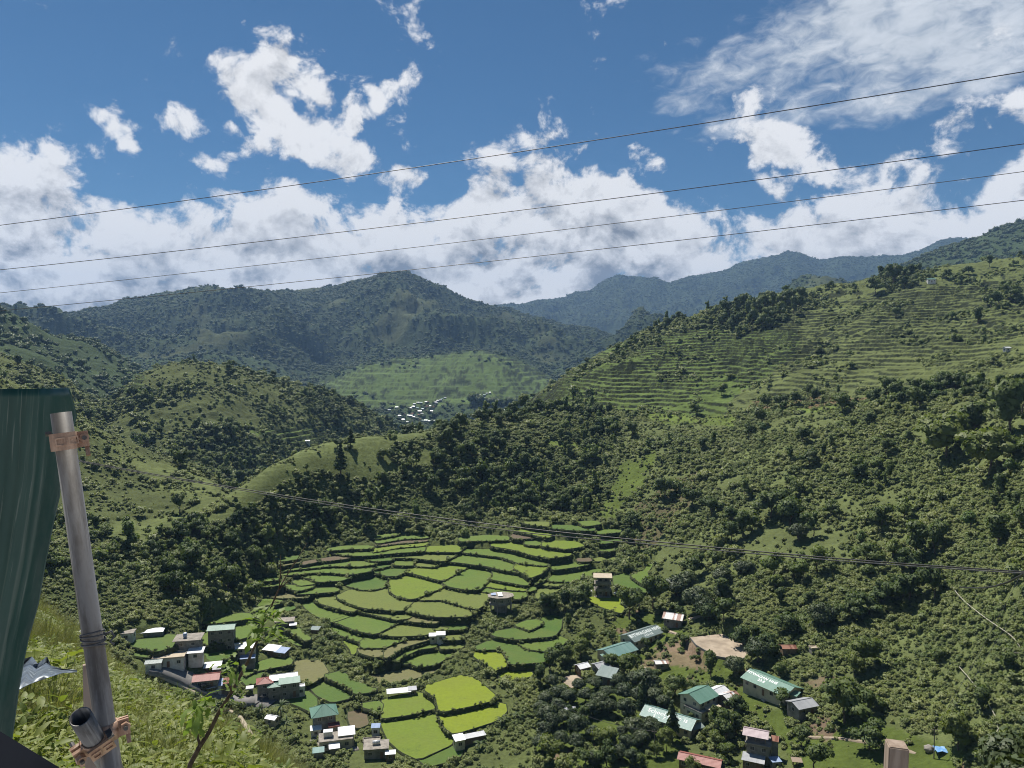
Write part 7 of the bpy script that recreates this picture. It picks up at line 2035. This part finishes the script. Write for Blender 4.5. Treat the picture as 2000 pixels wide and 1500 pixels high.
def big_weed():
    D = 4.6
    path = [(362, 1530), (372, 1492), (390, 1458), (409, 1429), (426, 1394), (450, 1356), (462, 1334), (486, 1288), (503, 1250), (516, 1215), (545, 1150), (556, 1130)]
    t = thing('tall_lobed_weed', "tall lanky weed with lobed leaves in bunches and a dark bare stem", 'plant')
    P = [at_depth(x, y, D + 0.02 * i) for i, (x, y) in enumerate(path)]
    MB().tube(P, list(np.linspace(0.017, 0.004, len(P))), 8).build('stem', M['stem'], t, True)
    br = [(392, 1460), (386, 1440), (384, 1405), (389, 1372)]
    MB().tube([at_depth(x, y, D + 0.03 * i) for i, (x, y) in enumerate(br)], [0.009, 0.008, 0.006, 0.004], 6).build('stem', M['stem'], t, True)
    MB().tube([at_depth(x, y, D) for x, y in [(452, 1354), (449, 1335), (452, 1312)]], [0.008, 0.006, 0.004], 6).build('stem', M['stem'], t, True)
    for x0, y0, x1, y1 in [(556, 1130, 575, 1098), (545, 1150, 580, 1120), (426, 1394, 455, 1383), (545, 1150, 548, 1085), (556, 1130, 600, 1060)]:
        MB().tube([at_depth(x0, y0, D + 0.2), at_depth((x0 + x1) / 2 + 2, (y0 + y1) / 2 - 1, D + 0.2), at_depth(x1, y1, D + 0.2)], [0.004, 0.003, 0.0015], 5).build('twig', M['stem'], t, True)
    g = np.random.default_rng(4)
    def bunch(px, py, n, spread, L, down):
        for k in range(n):
            c = at_depth(px + g.normal(0, spread), py + g.normal(0, spread), D + g.normal(0, 0.06))
            o = link('leaf', LEAF_LOBED, t, c, (math.radians(g.uniform(-25, 55) - down), math.radians(g.uniform(-35, 35)), g.uniform(0, 6.28)))
            s = L * g.uniform(0.55, 1.0); o.scale = (s, s, s)
    bunch(516, 1222, 34, 15, 0.115, 0); bunch(498, 1205, 8, 8, 0.10, 0); bunch(528, 1195, 9, 9, 0.09, 0)
    bunch(453, 1306, 16, 11, 0.09, 0); bunch(388, 1375, 16, 8, 0.15, 20); bunch(380, 1400, 10, 7, 0.13, 60); bunch(468, 1345, 8, 12, 0.06, 10); bunch(448, 1365, 6, 14, 0.06, 10)
big_weed()

def weed_mesh(name, mat, n, L, spread, hgt, seed, narrow=1.0, lobed=False, stems=4):
    g = np.random.default_rng(seed); V, F = [], []
    base = np.array(LV if lobed else LV2)
    base = base[::2] if False else base
    for k in range(n):
        s = L * g.uniform(0.55, 1.3)
        q = base * np.array((s * narrow, s, s))
        a, b, c = g.uniform(-0.3, 0.9), g.normal(0, 0.4), g.uniform(0, 6.28)
        R = np.array(Euler((a, b, c)).to_matrix())
        rr = spread * math.sqrt(g.uniform(0, 1)); th = g.uniform(0, 6.28); h = hgt * (0.25 + 0.75 * g.uniform() * (1 - 0.4 * rr / spread))
        q = q @ R.T + np.array((rr * math.cos(th), rr * math.sin(th), h))
        o = len(V); V += list(q); F += [[o + i for i in f] for f in (LF if lobed else LF2)]
    for k in range(stems):
        th = g.uniform(0, 6.28); rr = spread * g.uniform(0.2, 0.8); o = len(V); w = 0.006
        e = np.array((rr * math.cos(th), rr * math.sin(th), hgt * 0.9))
        V += [(-w, 0, -0.1), (w, 0, -0.1), e + (w * 0.5, 0, 0), e - (w * 0.5, 0, 0)]; F.append([o, o + 1, o + 2, o + 3])
    return mesh_arrays(name, np.array(V), np.array(F), [mat], True)
def grass_mesh(name, mat, n, L, seed):
    g = np.random.default_rng(seed); V, F = [], []
    for k in range(n):
        th = g.uniform(0, 6.28); l = L * g.uniform(0.5, 1.2); lean = g.uniform(0.1, 0.7); w = 0.006
        d = np.array((math.cos(th), math.sin(th), 0)); s = np.array((-math.sin(th), math.cos(th), 0)) * w
        p0 = d * g.uniform(0, 0.12); o = len(V)
        for i in range(4):
            u = i / 3; c = p0 + d * l * lean * u ** 1.6 + np.array((0, 0, l * u * (1 - 0.25 * lean * u))); V += [c - s * (1 - 0.9 * u), c + s * (1 - 0.9 * u)]
        for i in range(3): b = o + 2 * i; F.append([b, b + 1, b + 3, b + 2])
    return mesh_arrays(name, np.array(V), np.array(F), [mat], True)
WEEDS = [weed_mesh('leafy_weed', M['weed'], 34, 0.17, 0.34, 0.55, 1, 1.1), weed_mesh('leafy_weed', M['weed'], 40, 0.13, 0.38, 0.45, 2, 1.3), weed_mesh('leafy_weed', M['weed'], 30, 0.2, 0.3, 0.8, 3, 0.9, True),
         grass_mesh('grass_tuft', M['straw'], 46, 0.75, 4), grass_mesh('grass_tuft', M['straw'], 40, 0.55, 5)]
rw = np.random.default_rng(8)
def near_at(px, py):
    return hit(px, py, H, 3.0)
# a few big-leaved weeds that can be told apart, then the tangle
WL = [(480, 1440, 2, 0.9, "broad-leaved weed in the tangle beside the lanky weed's foot"), (560, 1480, 0, 1.0, "yellow-green bush of small leaves at the edge of the near slope"), (330, 1470, 2, 0.8, "pale big-leaved weed between the pole and the lanky weed"), (250, 1455, 2, 0.9, "single large-leaved weed directly beside the scaffold pole"), (130, 1440, 1, 1.0, "bushy leafy weed between the green sheet and the wooden stake"), (528, 1440, 0, 0.9, "light green weed above the yellow-green bush")]
for px, py, k, s, lab in WL:
    x, y, z, r = near_at(px, py)
    o = link('leafy_weed', WEEDS[k], None, (x, y, z), (0, 0, rw.uniform(0, 6)), (s,) * 3); tag(o, lab, 'weed')
    if k == 2: wobj2 = o
    if k == 0: wobj0 = o
    if k == 1: wobj1 = o
x, y, z, r = near_at(290, 1400); g0 = tag(link('grass_tuft', WEEDS[3], None, (x, y, z), (0, 0, 1)), "tall dry grass tuft in the middle of the near slope", 'grass tuft')
x, y, z, r = near_at(180, 1290); g1 = tag(link('grass_tuft', WEEDS[4], None, (x, y, z), (0, 0, 2)), "short dry grass tuft beside the top of the wooden stake", 'grass tuft')
def slope_pts(r0, r1, n):
    a = rw.uniform(math.radians(-41), math.radians(-10), n); r = np.sqrt(rw.uniform(r0 ** 2, r1 ** 2, n))
    x, y = r * np.sin(a), r * np.cos(a); return x, y, sample(H, x, y)
xs, ys, zs = (np.concatenate(k) for k in zip(slope_pts(3.2, 14, 1500), slope_pts(12, 36, 5200), slope_pts(30, 80, 15000)))
k = seen(xs, ys, 1.0, 0.05) & (np.hypot(xs, ys) > 3.6)
xs, ys, zs = xs[k], ys[k], zs[k]; m = len(xs)
pn = fbm(xs, ys, 7.0, 3, 0.55, 1.5)
ids = np.where(pn + rw.normal(0, 0.22, m) > 0.10 - 0.34 * sstep(16, 40, np.hypot(xs, ys)), rw.choice([3, 4], m), rw.choice([0, 0, 1, 1, 2], m))
sc = (0.62 + 0.5 * np.clip(pn + 0.4, 0, 1)) * np.exp(rw.normal(0, 0.28, m)) * np.where(ids >= 3, 1.0, 1.0)
gn_stuff('undergrowth', np.c_[xs, ys, zs - 0.05], np.c_[sc, sc, sc], rot_z(m, rw, 0.2), ids, [wobj0, wobj1, wobj2, g0, g1], "tangle of sunlit weeds and dry grass on the near slope")
# dark leafy tree close by at the edge of the view
rt_ = np.random.default_rng(77)
bl = [(0, 0, 5.0, 2.4, 2.8)] + [(rt_.normal(0, 1.7), rt_.normal(0, 1.7), rt_.uniform(2.6, 7.4), rt_.uniform(1.0, 1.7), rt_.uniform(0.9, 1.5)) for _ in range(11)]
c = crown_mesh('shade_crown', M['mango'], leafy(rt_, bl, 9000, 0.30, up=0.1, jitter=0.2, core=0.7))
q = at_depth(2120, 1430, 31)
tree_thing('shade_tree', "near dark tree whose leaves blur into the bottom corner of the view", 'tree', c, trunk_mb(rt_, 2.8, 0.2, 5, 1.4).mesh('shade_trunk', M['bark'], True), (q.x, q.y, q.z - 5.2), 0.7, 0.9)
